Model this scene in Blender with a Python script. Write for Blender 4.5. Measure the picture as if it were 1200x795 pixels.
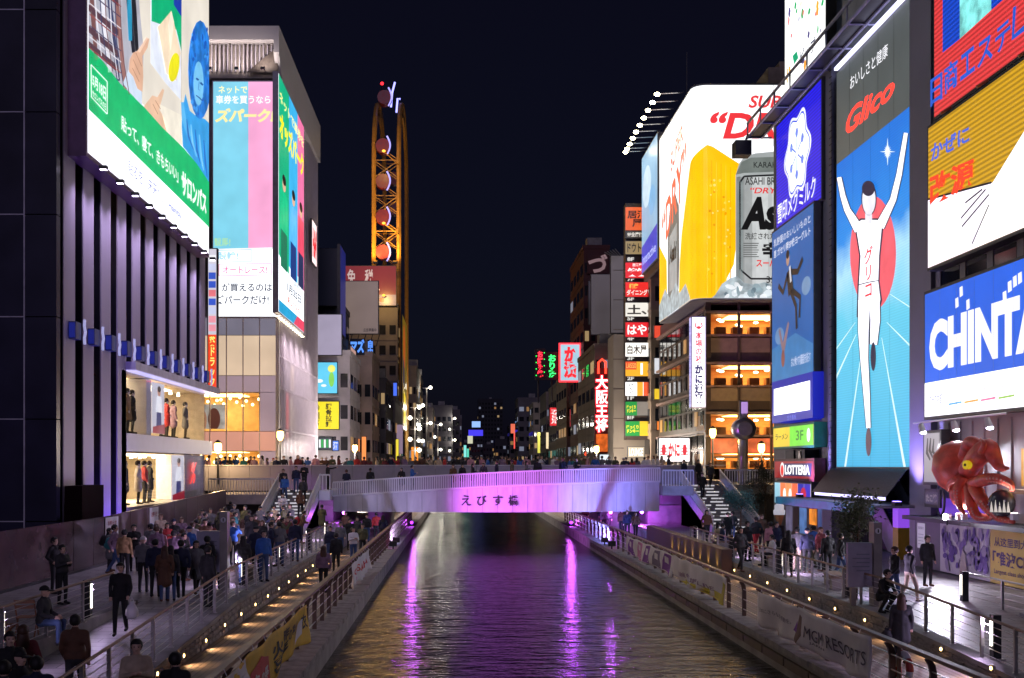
import bpy, bmesh, math, random
from mathutils import Vector, Matrix
R = math.radians
random.seed(7)
scene = bpy.context.scene
for o in list(bpy.data.objects): bpy.data.objects.remove(o)
C = scene.collection

# ---------------------------------------------------------------- camera, sky, city fill light, exposure
F, CX, CY, EYE = 1300.0, 540.0, 546.0, 5.3        # photo pixels: focal length, vanishing point; eye height over water
cam_d = bpy.data.cameras.new('camera'); cam = bpy.data.objects.new('camera', cam_d); C.objects.link(cam)
cam.location = (0, 0, EYE); cam.rotation_euler = (R(90), 0, 0)
cam_d.sensor_width = 36; cam_d.lens = 36 * F / 1200
cam_d.shift_x = (600 - CX) / 1200; cam_d.shift_y = (CY - 397.5) / 1200
cam_d.clip_start = 0.1; cam_d.clip_end = 6000
scene.camera = cam
w = bpy.data.worlds.new('World'); scene.world = w; w.use_nodes = True
nt = w.node_tree; bg = nt.nodes['Background']
sky = nt.nodes.new('ShaderNodeTexSky'); sky.sky_type = 'NISHITA'; sky.sun_disc = False
sky.sun_elevation = R(20); sky.sun_rotation = R(180); sky.altitude = 0; sky.air_density = 1.0; sky.dust_density = 3.0; sky.ozone_density = 8.0
# moonlit sky plus the even violet glow a city throws on its night sky
bg.inputs[1].default_value = 0.0007; nt.links.new(sky.outputs[0], bg.inputs[0])
glow = nt.nodes.new('ShaderNodeBackground'); glow.inputs[0].default_value = (0.0015, 0.0009, 0.0030, 1); glow.inputs[1].default_value = 1.0
add = nt.nodes.new('ShaderNodeAddShader'); nt.links.new(bg.outputs[0], add.inputs[0]); nt.links.new(glow.outputs[0], add.inputs[1])
nt.links.new(add.outputs[0], nt.nodes['World Output'].inputs[0])
sd = bpy.data.lights.new('city_fill', 'SUN'); sun = bpy.data.objects.new('city_fill', sd); C.objects.link(sun)
sd.energy = 0.17; sd.angle = R(14); sd.color = (0.72, 0.60, 1.0)  # added soft fill standing in for scattered city light, stronger than any moonlight
sun.rotation_euler = (R(70), 0, 0)
vs = scene.view_settings
vs.view_transform = 'Standard'; vs.look = 'None'; vs.gamma = 1; vs.use_curve_mapping = False; vs.exposure = 0.75
cy = scene.cycles
cy.use_denoising = True; cy.max_bounces = 6; cy.diffuse_bounces = 3; cy.glossy_bounces = 3; cy.transmission_bounces = 4
cy.transparent_max_bounces = 8; cy.sample_clamp_indirect = 3.0; cy.caustics_reflective = False; cy.caustics_refractive = False

# ---------------------------------------------------------------- helpers
def lin(c):
    return tuple(((v / 255) / 12.92 if v / 255 <= 0.04045 else ((v / 255 + 0.055) / 1.055) ** 2.4) for v in c)
_M = {}
def P(name, col, rough=0.6, metal=0.0, var=0.18, scale=2.0, bump=0.0, bscale=30.0, spec=0.5, stretch=None):
    """principled with uneven colour; col is linear base colour"""
    if name in _M: return _M[name]
    m = bpy.data.materials.new(name); m.use_nodes = True; t = m.node_tree; b = t.nodes['Principled BSDF']
    b.inputs['Roughness'].default_value = rough; b.inputs['Metallic'].default_value = metal
    b.inputs['Specular IOR Level'].default_value = spec
    tc = t.nodes.new('ShaderNodeTexCoord'); src = tc.outputs['Object']
    if stretch:
        mp = t.nodes.new('ShaderNodeMapping'); mp.inputs['Scale'].default_value = stretch
        t.links.new(src, mp.inputs[0]); src = mp.outputs[0]
    n = t.nodes.new('ShaderNodeTexNoise'); n.inputs['Scale'].default_value = scale; n.inputs['Detail'].default_value = 6
    t.links.new(src, n.inputs['Vector'])
    r = t.nodes.new('ShaderNodeMapRange'); r.inputs[1].default_value = 0.3; r.inputs[2].default_value = 0.7
    r.inputs[3].default_value = 1 - var; r.inputs[4].default_value = 1 + var
    t.links.new(n.outputs[0], r.inputs[0])
    mx = t.nodes.new('ShaderNodeVectorMath'); mx.operation = 'SCALE'; mx.inputs[0].default_value = col
    t.links.new(r.outputs[0], mx.inputs['Scale']); t.links.new(mx.outputs[0], b.inputs['Base Color'])
    rr = t.nodes.new('ShaderNodeMapRange'); rr.inputs[3].default_value = max(0.02, rough * 0.8); rr.inputs[4].default_value = min(1, rough * 1.2)
    t.links.new(n.outputs[0], rr.inputs[0]); t.links.new(rr.outputs[0], b.inputs['Roughness'])
    if bump:
        n2 = t.nodes.new('ShaderNodeTexNoise'); n2.inputs['Scale'].default_value = bscale; n2.inputs['Detail'].default_value = 4
        t.links.new(src, n2.inputs['Vector'])
        bp = t.nodes.new('ShaderNodeBump'); bp.inputs['Strength'].default_value = bump; bp.inputs['Distance'].default_value = 0.05
        t.links.new(n2.outputs[0], bp.inputs['Height']); t.links.new(bp.outputs[0], b.inputs['Normal'])
    _M[name] = m; return m
def E(col, s=1.0, pat=None, sample=True):
    """a lit sign face, tube or lamp: col is 0-255 sRGB"""
    if s <= 1.35: s = s * (1.05 if sample and min(col) > 222 else 0.65)      # exposure is +0.75;                 # white light boxes are the strongest lamps of the place
    key = ('E', tuple(col), s, pat, sample)
    if key in _M: return _M[key]
    m = bpy.data.materials.new('lit_%02x%02x%02x' % tuple(int(c) for c in col)); m.use_nodes = True; t = m.node_tree
    b = t.nodes['Principled BSDF']; l = lin(col)
    b.inputs['Base Color'].default_value = (*[0.3 * v + 0.02 for v in l], 1); b.inputs['Roughness'].default_value = 0.35
    b.inputs['Emission Color'].default_value = (*l, 1); b.inputs['Emission Strength'].default_value = s
    if pat:
        tc = t.nodes.new('ShaderNodeTexCoord')
        if pat == 'soft':
            n = t.nodes.new('ShaderNodeTexNoise'); n.inputs['Scale'].default_value = 0.45; n.inputs['Detail'].default_value = 2
            lo, hi = 0.88, 1.07; a, c2 = 0.3, 0.7
            out = n.outputs[0]; t.links.new(tc.outputs['Object'], n.inputs['Vector'])
        elif pat == 'led':
            n = t.nodes.new('ShaderNodeTexWave'); n.wave_type = 'BANDS'; n.bands_direction = 'Z'
            n.inputs['Scale'].default_value = 1.15; n.inputs['Distortion'].default_value = 0
            t.links.new(tc.outputs['Object'], n.inputs['Vector']); lo, hi = 0.82, 1.06; a, c2 = 0.0, 1.0; out = n.outputs['Fac']
        elif pat == 'tube':
            n = t.nodes.new('ShaderNodeTexWave'); n.wave_type = 'BANDS'; n.bands_direction = 'Z'
            n.inputs['Scale'].default_value = 1.7; n.inputs['Distortion'].default_value = 0
            t.links.new(tc.outputs['Object'], n.inputs['Vector']); lo, hi = 0.55, 1.15; a, c2 = 0.0, 1.0; out = n.outputs['Fac']
        elif pat == 'print':
            n = t.nodes.new('ShaderNodeTexNoise'); n.inputs['Scale'].default_value = 1.1; n.inputs['Detail'].default_value = 5
            lo, hi = 0.84, 1.08; a, c2 = 0.32, 0.68; out = n.outputs[0]; t.links.new(tc.outputs['Object'], n.inputs['Vector'])
        elif pat == 'mottle':
            n = t.nodes.new('ShaderNodeTexNoise'); n.inputs['Scale'].default_value = 1.6; n.inputs['Detail'].default_value = 5
            lo, hi = 0.5, 1.15; a, c2 = 0.35, 0.65; out = n.outputs[0]
            t.links.new(tc.outputs['Object'], n.inputs['Vector'])
        r = t.nodes.new('ShaderNodeMapRange'); r.inputs[1].default_value = a; r.inputs[2].default_value = c2
        r.inputs[3].default_value = lo * s; r.inputs[4].default_value = hi * s
        t.links.new(out, r.inputs[0]); t.links.new(r.outputs[0], b.inputs['Emission Strength'])
    if not sample: m.cycles.emission_sampling = 'NONE'
    _M[key] = m; return m
def glass(name, col=(0.8, 0.85, 0.9), clear=0.85, rough=0.03):
    if name in _M: return _M[name]
    m = bpy.data.materials.new(name); m.use_nodes = True; t = m.node_tree
    for n in list(t.nodes):
        if n.type == 'BSDF_PRINCIPLED': t.nodes.remove(n)
    out = [n for n in t.nodes if n.type == 'OUTPUT_MATERIAL'][0]
    tr = t.nodes.new('ShaderNodeBsdfTransparent'); tr.inputs[0].default_value = (*[c * clear for c in col], 1)
    gl = t.nodes.new('ShaderNodeBsdfGlossy'); gl.inputs['Roughness'].default_value = rough; gl.inputs[0].default_value = (0.9, 0.9, 0.9, 1)
    fr = t.nodes.new('ShaderNodeFresnel'); fr.inputs[0].default_value = 1.3
    mx = t.nodes.new('ShaderNodeMixShader')
    ge = t.nodes.new('ShaderNodeNewGeometry'); mm = t.nodes.new('ShaderNodeMath'); mm.operation = 'SUBTRACT'; mm.use_clamp = True      # the inner face of a pane adds no second mirror
    t.links.new(fr.outputs[0], mm.inputs[0]); t.links.new(ge.outputs['Backfacing'], mm.inputs[1]); t.links.new(mm.outputs[0], mx.inputs[0]); t.links.new(tr.outputs[0], mx.inputs[1]); t.links.new(gl.outputs[0], mx.inputs[2])
    t.links.new(mx.outputs[0], out.inputs[0]); _M[name] = m; return m

BASE = {}
def base(o): return BASE.get(o.name, Vector((0, 0, 0))) if o else Vector((0, 0, 0))
def tag(o, label=None, cat=None, group=None, kind=None):
    if label: o['label'] = label
    if cat: o['category'] = cat
    if group: o['group'] = group
    if kind: o['kind'] = kind
    return o
def thing(name, label, cat, loc, group=None, rz=0):
    o = bpy.data.objects.new(name, None); C.objects.link(o); o.location = loc; o.rotation_euler = (0, 0, rz)
    o.empty_display_size = 0.2; BASE[o.name] = Vector(loc)
    return tag(o, label, cat, group)
def place(name, mesh, parent=None, loc=None, rz=0):
    """link a mesh; loc is in world terms and is made local to the parent"""
    o = bpy.data.objects.new(name, mesh); C.objects.link(o)
    if parent: o.parent = parent
    l = Vector(loc) if loc is not None else base(parent)
    o.location = l - base(parent); o.rotation_euler = (0, 0, rz); BASE[o.name] = l
    return o
class MB:
    def __init__(s): s.v = []; s.f = []; s.m = []; s.mi = 0
    def add(s, vs, fs):
        n = len(s.v); s.v += [tuple(x) for x in vs]
        for f in fs: s.f.append(tuple(i + n for i in f)); s.m.append(s.mi)
        return s
    def box(s, x0, y0, z0, x1, y1, z1):
        x0, x1 = sorted((x0, x1)); y0, y1 = sorted((y0, y1)); z0, z1 = sorted((z0, z1))
        v = [(x0,y0,z0),(x1,y0,z0),(x1,y1,z0),(x0,y1,z0),(x0,y0,z1),(x1,y0,z1),(x1,y1,z1),(x0,y1,z1)]
        return s.add(v, [(0,3,2,1),(4,5,6,7),(0,1,5,4),(1,2,6,5),(2,3,7,6),(3,0,4,7)])
    def quad(s, a, b, c, d): return s.add([a, b, c, d], [(0, 1, 2, 3)])
    def prism(s, pts, d):
        n = len(pts); d = Vector(d); p = [Vector(q) for q in pts]
        return s.add(p + [q + d for q in p], [tuple(range(n))[::-1], tuple(range(n, 2 * n))] + [(i, (i + 1) % n, n + (i + 1) % n, n + i) for i in range(n)])
    def poly(s, pts): return s.add(pts, [tuple(range(len(pts)))])
    def cyl(s, a, b, ra, rb=None, k=10, cap=True):
        rb = ra if rb is None else rb; a = Vector(a); b = Vector(b); d = (b - a).normalized()
        x = d.orthogonal().normalized(); y = d.cross(x)
        c = [(x * math.cos(6.28318 * i / k) + y * math.sin(6.28318 * i / k)) for i in range(k)]
        fs = [(i, (i + 1) % k, k + (i + 1) % k, k + i) for i in range(k)]
        if cap: fs += [tuple(range(k))[::-1], tuple(range(k, 2 * k))]
        return s.add([a + q * ra for q in c] + [b + q * rb for q in c], fs)
    def tube(s, path, r, k=6):
        rs = r if isinstance(r, (list, tuple)) else [r] * len(path)
        pts = [Vector(p) for p in path]; vs = []; n = len(pts); px = None
        for i, p in enumerate(pts):
            d = (pts[min(i + 1, n - 1)] - pts[max(i - 1, 0)]).normalized()
            x = d.orthogonal().normalized() if px is None else (px - d * px.dot(d)).normalized()
            px = x; y = d.cross(x)
            vs += [p + (x * math.cos(6.28318 * j / k) + y * math.sin(6.28318 * j / k)) * rs[i] for j in range(k)]
        fs = [(i * k + j, i * k + (j + 1) % k, (i + 1) * k + (j + 1) % k, (i + 1) * k + j) for i in range(n - 1) for j in range(k)]
        fs += [tuple(range(k))[::-1], tuple(range((n - 1) * k, n * k))]
        return s.add(vs, fs)
    def loft(s, rings, k=12):
        """rings: (centre, rx, ry) horizontal ellipses"""
        vs = []
        for c, rx, ry in rings:
            vs += [(c[0] + rx * math.cos(6.28318 * j / k), c[1] + ry * math.sin(6.28318 * j / k), c[2]) for j in range(k)]
        n = len(rings)
        fs = [(i * k + j, i * k + (j + 1) % k, (i + 1) * k + (j + 1) % k, (i + 1) * k + j) for i in range(n - 1) for j in range(k)]
        fs += [tuple(range(k))[::-1], tuple(range((n - 1) * k, n * k))]
        return s.add(vs, fs)
    def ell(s, c, rx, ry, rz, k=10, q=7):
        rg = []
        for i in range(q):
            a = math.pi * (i + 0.15) / (q - 0.7) - math.pi / 2
            rg.append(((c[0], c[1], c[2] + rz * math.sin(a)), rx * math.cos(a) + 1e-4, ry * math.cos(a) + 1e-4))
        return s.loft(rg, k)
    def mesh(s, name, mats, off=(0, 0, 0), smooth=False):
        m = bpy.data.meshes.new(name); o = Vector(off)
        m.from_pydata([Vector(v) - o for v in s.v], [], s.f)
        for mm in (mats if isinstance(mats, (list, tuple)) else [mats]): m.materials.append(mm)
        m.polygons.foreach_set('material_index', s.m)
        if smooth: m.polygons.foreach_set('use_smooth', [True] * len(m.polygons))
        m.update(); return m
    def build(s, name, mats, parent=None, smooth=False):
        b = base(parent); return place(name, s.mesh(name, mats, b, smooth), parent, b)
def BX(name, m, parent, *b): return MB().box(*b).build(name, m, parent)
def PXL(px, py, Y): return Vector(((px - CX) / F * Y, Y, EYE - (py - CY) / F * Y))
def YX(px, X): return F * X / (px - CX)                   # depth where image column px meets the plane x = X
def ZY(py, Y): return EYE - (py - CY) / F * Y

class Fr:
    """a drawing plane: u to the right, v up, n towards the viewer"""
    def __init__(s, o, u, v=(0, 0, 1), W=1, H=1):
        s.o = Vector(o); s.u = Vector(u).normalized(); s.v = Vector(v).normalized(); s.n = s.u.cross(s.v); s.W = W; s.H = H
    def p(s, u, v, d=0): return s.o + s.u * u + s.v * v + s.n * d
    def px(s, x, y):
        d = Vector(((x - CX) / F, 1, -(y - CY) / F)); e = Vector((0, 0, EYE))
        t = (s.o - e).dot(s.n) / d.dot(s.n); q = e + d * t - s.o
        return q.dot(s.u), q.dot(s.v)
def frL(X, px0, px1, z0, z1): y0, y1 = YX(px0, X), YX(px1, X); return Fr((X, y0, z0), (0, 1, 0), W=y1 - y0, H=z1 - z0)     # left-bank wall
def frR(X, px0, px1, z0, z1): y0, y1 = YX(px0, X), YX(px1, X); return Fr((X, y0, z0), (0, -1, 0), W=y0 - y1, H=z1 - z0)   # right-bank wall
def frC(Y, px0, px1, py0, py1):
    a = PXL(px0, py1, Y); b = PXL(px1, py0, Y); return Fr(a, (1, 0, 0), W=b.x - a.x, H=b.z - a.z)                         # faces the camera
def slab(fr, u0, v0, u1, v1, d0, d1, name, m, parent):
    return MB().prism([fr.p(u0, v0, d0), fr.p(u1, v0, d0), fr.p(u1, v1, d0), fr.p(u0, v1, d0)], fr.n * (d1 - d0)).build(name, m, parent)
FRAME = P('sign_frame', (0.06, 0.06, 0.065), 0.45)
def sign(name, label, fr, face, cat='sign', s=1.0, pat='soft', depth=0.35, frame=FRAME, rim=0.12, group=None, sample=True):
    """cabinet, rim and a lit face; graphics are laid 6 mm apart in front"""
    t = thing(name, label, cat, fr.p(fr.W / 2, 0, -depth / 2), group)
    slab(fr, -rim, -rim, fr.W + rim, fr.H + rim, -depth, -0.01, 'cabinet', frame, t)
    slab(fr, 0, 0, fr.W, fr.H, -0.008, 0.004, 'face', E(face, s, pat, sample), t)
    return t
def clip(pts, W, H):
    for ax, lim, sg in ((0, 0, 1), (0, W, -1), (1, 0, 1), (1, H, -1)):
        out = []
        for i in range(len(pts)):
            a, b = pts[i - 1], pts[i]; ia = sg * (a[ax] - lim) >= 0; ib = sg * (b[ax] - lim) >= 0
            if ia != ib:
                t = (lim - a[ax]) / (b[ax] - a[ax]); out.append((a[0] + t * (b[0] - a[0]), a[1] + t * (b[1] - a[1])))
            if ib: out.append(b)
        pts = out
        if len(pts) < 3: return []
    return pts
def shp(t, fr, pts, col, layer=1, name='graphic', s=1.0, pat='print', px=False, sample=False, mat=None, cl=True):
    if px: pts = [fr.px(*p) for p in pts]
    if cl: pts = clip([tuple(p) for p in pts], fr.W, fr.H)
    if len(pts) < 3: return None
    bm = bmesh.new(); vs = [bm.verts.new(fr.p(p[0], p[1], 0.006 + 0.006 * layer) - base(t)) for p in pts]
    f = bm.faces.new(vs); f.normal_update()
    if f.normal.dot(fr.n) < 0: f.normal_flip()
    bmesh.ops.triangulate(bm, faces=[f])
    m = bpy.data.meshes.new(name); bm.to_mesh(m); bm.free(); m.materials.append(mat or E(col, s, pat, sample))
    return place(name, m, t)
def ellp(cu, cv, ru, rv, k=24, a0=0, a1=6.28318, rot=0):
    out = []
    for i in range(k):
        a = a0 + (a1 - a0) * i / k; x, y = ru * math.cos(a), rv * math.sin(a)
        out.append((cu + x * math.cos(rot) - y * math.sin(rot), cv + x * math.sin(rot) + y * math.cos(rot)))
    return out
def strip(path, w):
    """a polyline widened to an outline (w may vary per point)"""
    ws = w if isinstance(w, (list, tuple)) else [w] * len(path); L, Rr = [], []
    for i, p in enumerate(path):
        a = path[max(i - 1, 0)]; b = path[min(i + 1, len(path) - 1)]
        dx, dy = b[0] - a[0], b[1] - a[1]; l = math.hypot(dx, dy) or 1
        L.append((p[0] - dy / l * ws[i] / 2, p[1] + dx / l * ws[i] / 2)); Rr.append((p[0] + dy / l * ws[i] / 2, p[1] - dx / l * ws[i] / 2))
    return L + Rr[::-1]
_TX = {}
TMP = bpy.data.scenes.new('glyph_maker')          # letters are shaped here; removed at the end
def glyphs(s, bold, shear, sp):
    k = (s, bold, shear, sp)
    if k not in _TX:
        c = bpy.data.curves.new('t', 'FONT'); c.body = s; c.offset = bold; c.shear = shear; c.align_x = 'CENTER' if '\n' in s else 'LEFT'
        c.resolution_u = 3; c.space_line = sp
        o = bpy.data.objects.new('t', c); TMP.collection.objects.link(o); vl = TMP.view_layers[0]; vl.update()
        m = bpy.data.meshes.new_from_object(o.evaluated_get(vl.depsgraph))
        v = [x.co.copy() for x in m.vertices]; f = [tuple(p.vertices) for p in m.polygons]
        bpy.data.objects.remove(o); bpy.data.curves.remove(c); bpy.data.meshes.remove(m)
        xs = [q.x for q in v]; ys = [q.y for q in v]
        _TX[k] = ([((q.x - min(xs)) / max(1e-6, max(xs) - min(xs)), (q.y - min(ys)) / max(1e-6, max(ys) - min(ys))) for q in v], f)
    return _TX[k]
def txt(t, fr, s, u0, v0, u1, v1, col, layer=2, bold=0.02, shear=0, name='lettering', st=1.0, px=False, quad=None, sp=1.0, mat=None, thick=0):
    """lettering fitted to a box on the plane (or to a 4-corner quad: bl, br, tr, tl)"""
    if '|' in s: s = '\n'.join(s.replace('|', ''))
    V, f = glyphs(s, bold, shear, sp)
    if px and quad is None: a, b = fr.px(u0, v0), fr.px(u1, v1); u0, v0, u1, v1 = a[0], a[1], b[0], b[1]
    if quad is None: quad = [(u0, v0), (u1, v0), (u1, v1), (u0, v1)]
    elif px: quad = [fr.px(*q) for q in quad]
    q = [Vector((*p, 0)) for p in quad]; mb = MB(); d = 0.006 + 0.006 * layer
    def at(x, y, dd):
        w = q[0].lerp(q[1], x).lerp(q[3].lerp(q[2], x), y); return fr.p(w.x, w.y, dd)
    mb.add([at(x, y, d + thick) for x, y in V], f)
    if thick:                                        # channel letters: side walls round each outline
        cnt = {}
        for g in f:
            for i in range(len(g)):
                a, b = g[i - 1], g[i]; e = (min(a, b), max(a, b)); cnt.setdefault(e, []).append((a, b))
        n = len(mb.v); mb.add([at(x, y, 0.002) for x, y in V], [])
        for e, l in cnt.items():
            if len(l) == 1: a, b = l[0]; mb.f.append((b, a, n + a, n + b)); mb.m.append(0)
    return mb.build(name, mat or E(col, st, None, False), t)
def lamp(parent, kind, loc, energy, col, radius=0.05, spot=None, aim=None, blend=0.5):
    d = bpy.data.lights.new('bulb', kind); d.energy = energy; d.color = col
    d.shadow_soft_size = radius
    o = bpy.data.objects.new('bulb', d); C.objects.link(o); o.parent = parent; o.location = Vector(loc) - base(parent)
    if kind == 'SPOT': d.spot_size = R(spot); d.spot_blend = blend
    if aim is not None: o.rotation_euler = (Vector(aim) - Vector(loc)).to_track_quat('-Z', 'Y').to_euler()
    return o
# ---------------------------------------------------------------- ground, canal, quays
def gl(Y): return 1.4 if Y >= 32 else (1.4 - 0.65 * (32 - Y) / 15 if Y >= 17 else 0.75)      # left walk: ramp towards the near end
def gr(Y): return 1.2 if Y >= 31 else max(0.72, 1.2 - 0.3 * (31 - Y) / 7)
def GZ(X, Y):
    if X <= -9.2: return 1.4
    if X <= -6.5: return gl(Y)
    if X < 8.0: return 0.7
    if X < 11.5: return 0.7
    return gr(Y) if X < 15.4 else 1.2 if Y > 34 else max(0.95, 1.2 - 0.03 * (34 - Y))
def paving(name, col, bw, bh, rough, var=0.2, rot=0.0, mortar=0.5):
    m = bpy.data.materials.new(name); m.use_nodes = True; t = m.node_tree; b = t.nodes['Principled BSDF']
    tc = t.nodes.new('ShaderNodeTexCoord'); mp = t.nodes.new('ShaderNodeMapping'); mp.inputs['Rotation'].default_value = (0, 0, rot)
    t.links.new(tc.outputs['Object'], mp.inputs[0])
    br = t.nodes.new('ShaderNodeTexBrick'); br.inputs['Scale'].default_value = 1; br.inputs['Brick Width'].default_value = bw
    br.inputs['Row Height'].default_value = bh; br.inputs['Mortar Size'].default_value = 0.018; br.inputs['Bias'].default_value = 0.0
    br.inputs['Color1'].default_value = (*[c * (1 - var) for c in col], 1); br.inputs['Color2'].default_value = (*[c * (1 + var) for c in col], 1)
    br.inputs['Mortar'].default_value = (*[c * mortar for c in col], 1); t.links.new(mp.outputs[0], br.inputs['Vector'])
    n = t.nodes.new('ShaderNodeTexNoise'); n.inputs['Scale'].default_value = 0.7; n.inputs['Detail'].default_value = 8
    t.links.new(tc.outputs['Object'], n.inputs['Vector'])
    r = t.nodes.new('ShaderNodeMapRange'); r.inputs[1].default_value = 0.3; r.inputs[2].default_value = 0.7; r.inputs[3].default_value = 0.65; r.inputs[4].default_value = 1.25
    t.links.new(n.outputs[0], r.inputs[0])
    sc = t.nodes.new('ShaderNodeVectorMath'); sc.operation = 'SCALE'; t.links.new(br.outputs[0], sc.inputs[0]); t.links.new(r.outputs[0], sc.inputs['Scale'])
    t.links.new(sc.outputs[0], b.inputs['Base Color'])
    rr = t.nodes.new('ShaderNodeMapRange'); rr.inputs[3].default_value = rough * 0.6; rr.inputs[4].default_value = min(1, rough * 1.4)
    t.links.new(n.outputs[0], rr.inputs[0]); t.links.new(rr.outputs[0], b.inputs['Roughness'])
    bp = t.nodes.new('ShaderNodeBump'); bp.inputs['Strength'].default_value = 0.5; bp.inputs['Distance'].default_value = 0.01; bp.invert = True
    t.links.new(br.outputs['Fac'], bp.inputs['Height']); t.links.new(bp.outputs[0], b.inputs['Normal'])
    return m
ASPH = P('asphalt', (0.05, 0.05, 0.052), 0.85, bump=0.3)
CONC = P('concrete', (0.30, 0.29, 0.28), 0.8, var=0.3, scale=1.2, bump=0.25, bscale=14)
PAVE = paving('paving', (0.27, 0.25, 0.26), 0.9, 0.45, 0.45, 0.22, 0.0, 0.28)
DECK = paving('decking', (0.27, 0.21, 0.17), 2.4, 0.15, 0.55, 0.25, R(90))
STONE = P('stone', (0.34, 0.31, 0.30), 0.8, var=0.35, scale=3.0, bump=0.8, bscale=7)
STEEL = P('steel', (0.55, 0.53, 0.52), 0.32, 0.85, var=0.1)
BRONZE = P('bronze_steel', (0.17, 0.12, 0.10), 0.4, 0.5)
WOOD = P('rail_wood', (0.24, 0.14, 0.10), 0.5, var=0.3, stretch=(4, 0.4, 4))
DARK = P('dark_metal', (0.025, 0.025, 0.028), 0.45, 0.3)
BLACK = P('black', (0.008, 0.008, 0.01), 0.6)
WHITE = P('white_paint', (0.72, 0.72, 0.74), 0.5, var=0.08)
def st(o, kind='structure'): o['kind'] = kind; return o
st(MB().quad((-4000, -4000, -2.6), (4000, -4000, -2.6), (4000, 4000, -2.6), (-4000, 4000, -2.6)).build('ground', ASPH))
# canal water: small ripples smeared across the canal
wm = bpy.data.materials.new('canal_water'); wm.use_nodes = True; t = wm.node_tree; b = t.nodes['Principled BSDF']
b.inputs['Base Color'].default_value = (0.006, 0.007, 0.010, 1); b.inputs['Roughness'].default_value = 0.14; b.inputs['IOR'].default_value = 1.33
b.inputs['Specular IOR Level'].default_value = 0.55
tc = t.nodes.new('ShaderNodeTexCoord'); hs = None
for scl, dist, st3 in ((3.0, 0.075, (0.40, 1.0, 1)), (0.9, 0.12, (0.6, 1.0, 1)), (8.0, 0.026, (0.5, 1.0, 1))):
    mp = t.nodes.new('ShaderNodeMapping'); mp.inputs['Scale'].default_value = st3; t.links.new(tc.outputs['Object'], mp.inputs[0])
    n = t.nodes.new('ShaderNodeTexNoise'); n.inputs['Scale'].default_value = scl; n.inputs['Detail'].default_value = 3; t.links.new(mp.outputs[0], n.inputs['Vector'])
    mu = t.nodes.new('ShaderNodeMath'); mu.operation = 'MULTIPLY'; mu.inputs[1].default_value = dist; t.links.new(n.outputs[0], mu.inputs[0])
    if hs is None: hs = mu.outputs[0]
    else:
        ad = t.nodes.new('ShaderNodeMath'); t.links.new(hs, ad.inputs[0]); t.links.new(mu.outputs[0], ad.inputs[1]); hs = ad.outputs[0]
bp = t.nodes.new('ShaderNodeBump'); bp.inputs['Strength'].default_value = 1.0; bp.inputs['Distance'].default_value = 1.0
t.links.new(hs, bp.inputs['Height']); t.links.new(bp.outputs[0], b.inputs['Normal'])
st(MB().quad((-3.7, -40, 0), (8.3, -40, 0), (8.3, 900, 0), (-3.7, 900, 0)).build('water', wm))

ql = st(BX('quay_left', CONC, None, -6.45, -40, -2.5, -3.62, 900, 0.66))
qr = st(BX('quay_right', CONC, None, 8.22, -40, -2.5, 11.55, 900, 0.66))
st(MB().quad((-6.5, -40, 0.7), (-4.15, -40, 0.7), (-4.15, 900, 0.7), (-6.5, 900, 0.7)).build('boardwalk', DECK))
st(MB().quad((8.75, -40, 0.7), (11.6, -40, 0.7), (11.6, 900, 0.7), (8.75, 900, 0.7)).build('boardwalk', DECK))
# coping stones on the quay edges, one by one
cop = [MB().box(-0.31, -0.585, -0.14, 0.31, 0.585, 0.0).mesh('coping', STONE)]
for par, X in ((ql, -3.83), (qr, 8.43)):
    for i in range(62):
        o = place('coping_stone', cop[0], par, (X + random.uniform(-0.012, 0.012), 14.6 + i * 1.2, 0.72 + random.uniform(-0.008, 0.008)), random.uniform(-0.008, 0.008))
    BX('quay_edge', STONE, par, X - 0.3, 88.5, 0.55, X + 0.3, 400, 0.715)
    BX('quay_edge', STONE, par, X - 0.3, -40, 0.55, X + 0.3, 13.9, 0.715)
# timber fenders along the right quay face
for i in range(28):
    BX('fender_plank', P('wet_timber', (0.10, 0.07, 0.05), 0.6, var=0.4), qr, 8.13, 14 + i * 2.0, 0.24, 8.215, 15.9 + i * 2.0, 0.46)
# upper walks
mb = MB(); ys = [-40, 13, 17, 20, 23, 26, 29, 32, 900]
for a, c in zip(ys, ys[1:]): mb.quad((-9.2, a, gl(a)), (-6.5, a, gl(a)), (-6.5, c, gl(c)), (-9.2, c, gl(c)))
st(mb.build('promenade_left', PAVE))
st(MB().quad((-40, -40, 1.404), (-9.2, -40, 1.404), (-9.2, 900, 1.404), (-40, 900, 1.404)).build('promenade_left_upper', PAVE))
st(BX('ramp_wall', CONC, None, -9.32, -20, 0.4, -9.18, 31.5, 1.5))
mb = MB(); ys = [-40, 15, 18, 21, 24, 27.5, 31, 900]
for a, c in zip(ys, ys[1:]): mb.quad((11.6, a, gr(a)), (15.4, a, gr(a)), (15.4, c, gr(c)), (11.6, c, gr(c)))
st(mb.build('promenade_right', PAVE))
st(MB().quad((15.4, -40, 1.19), (60, -40, 1.19), (60, 900, 1.19), (15.4, 900, 1.19)).build('promenade_right_upper', PAVE))
st(BX('ramp_wall_right', CONC, None, 15.36, -20, 0.4, 15.5, 30.5, 1.26))
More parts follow.
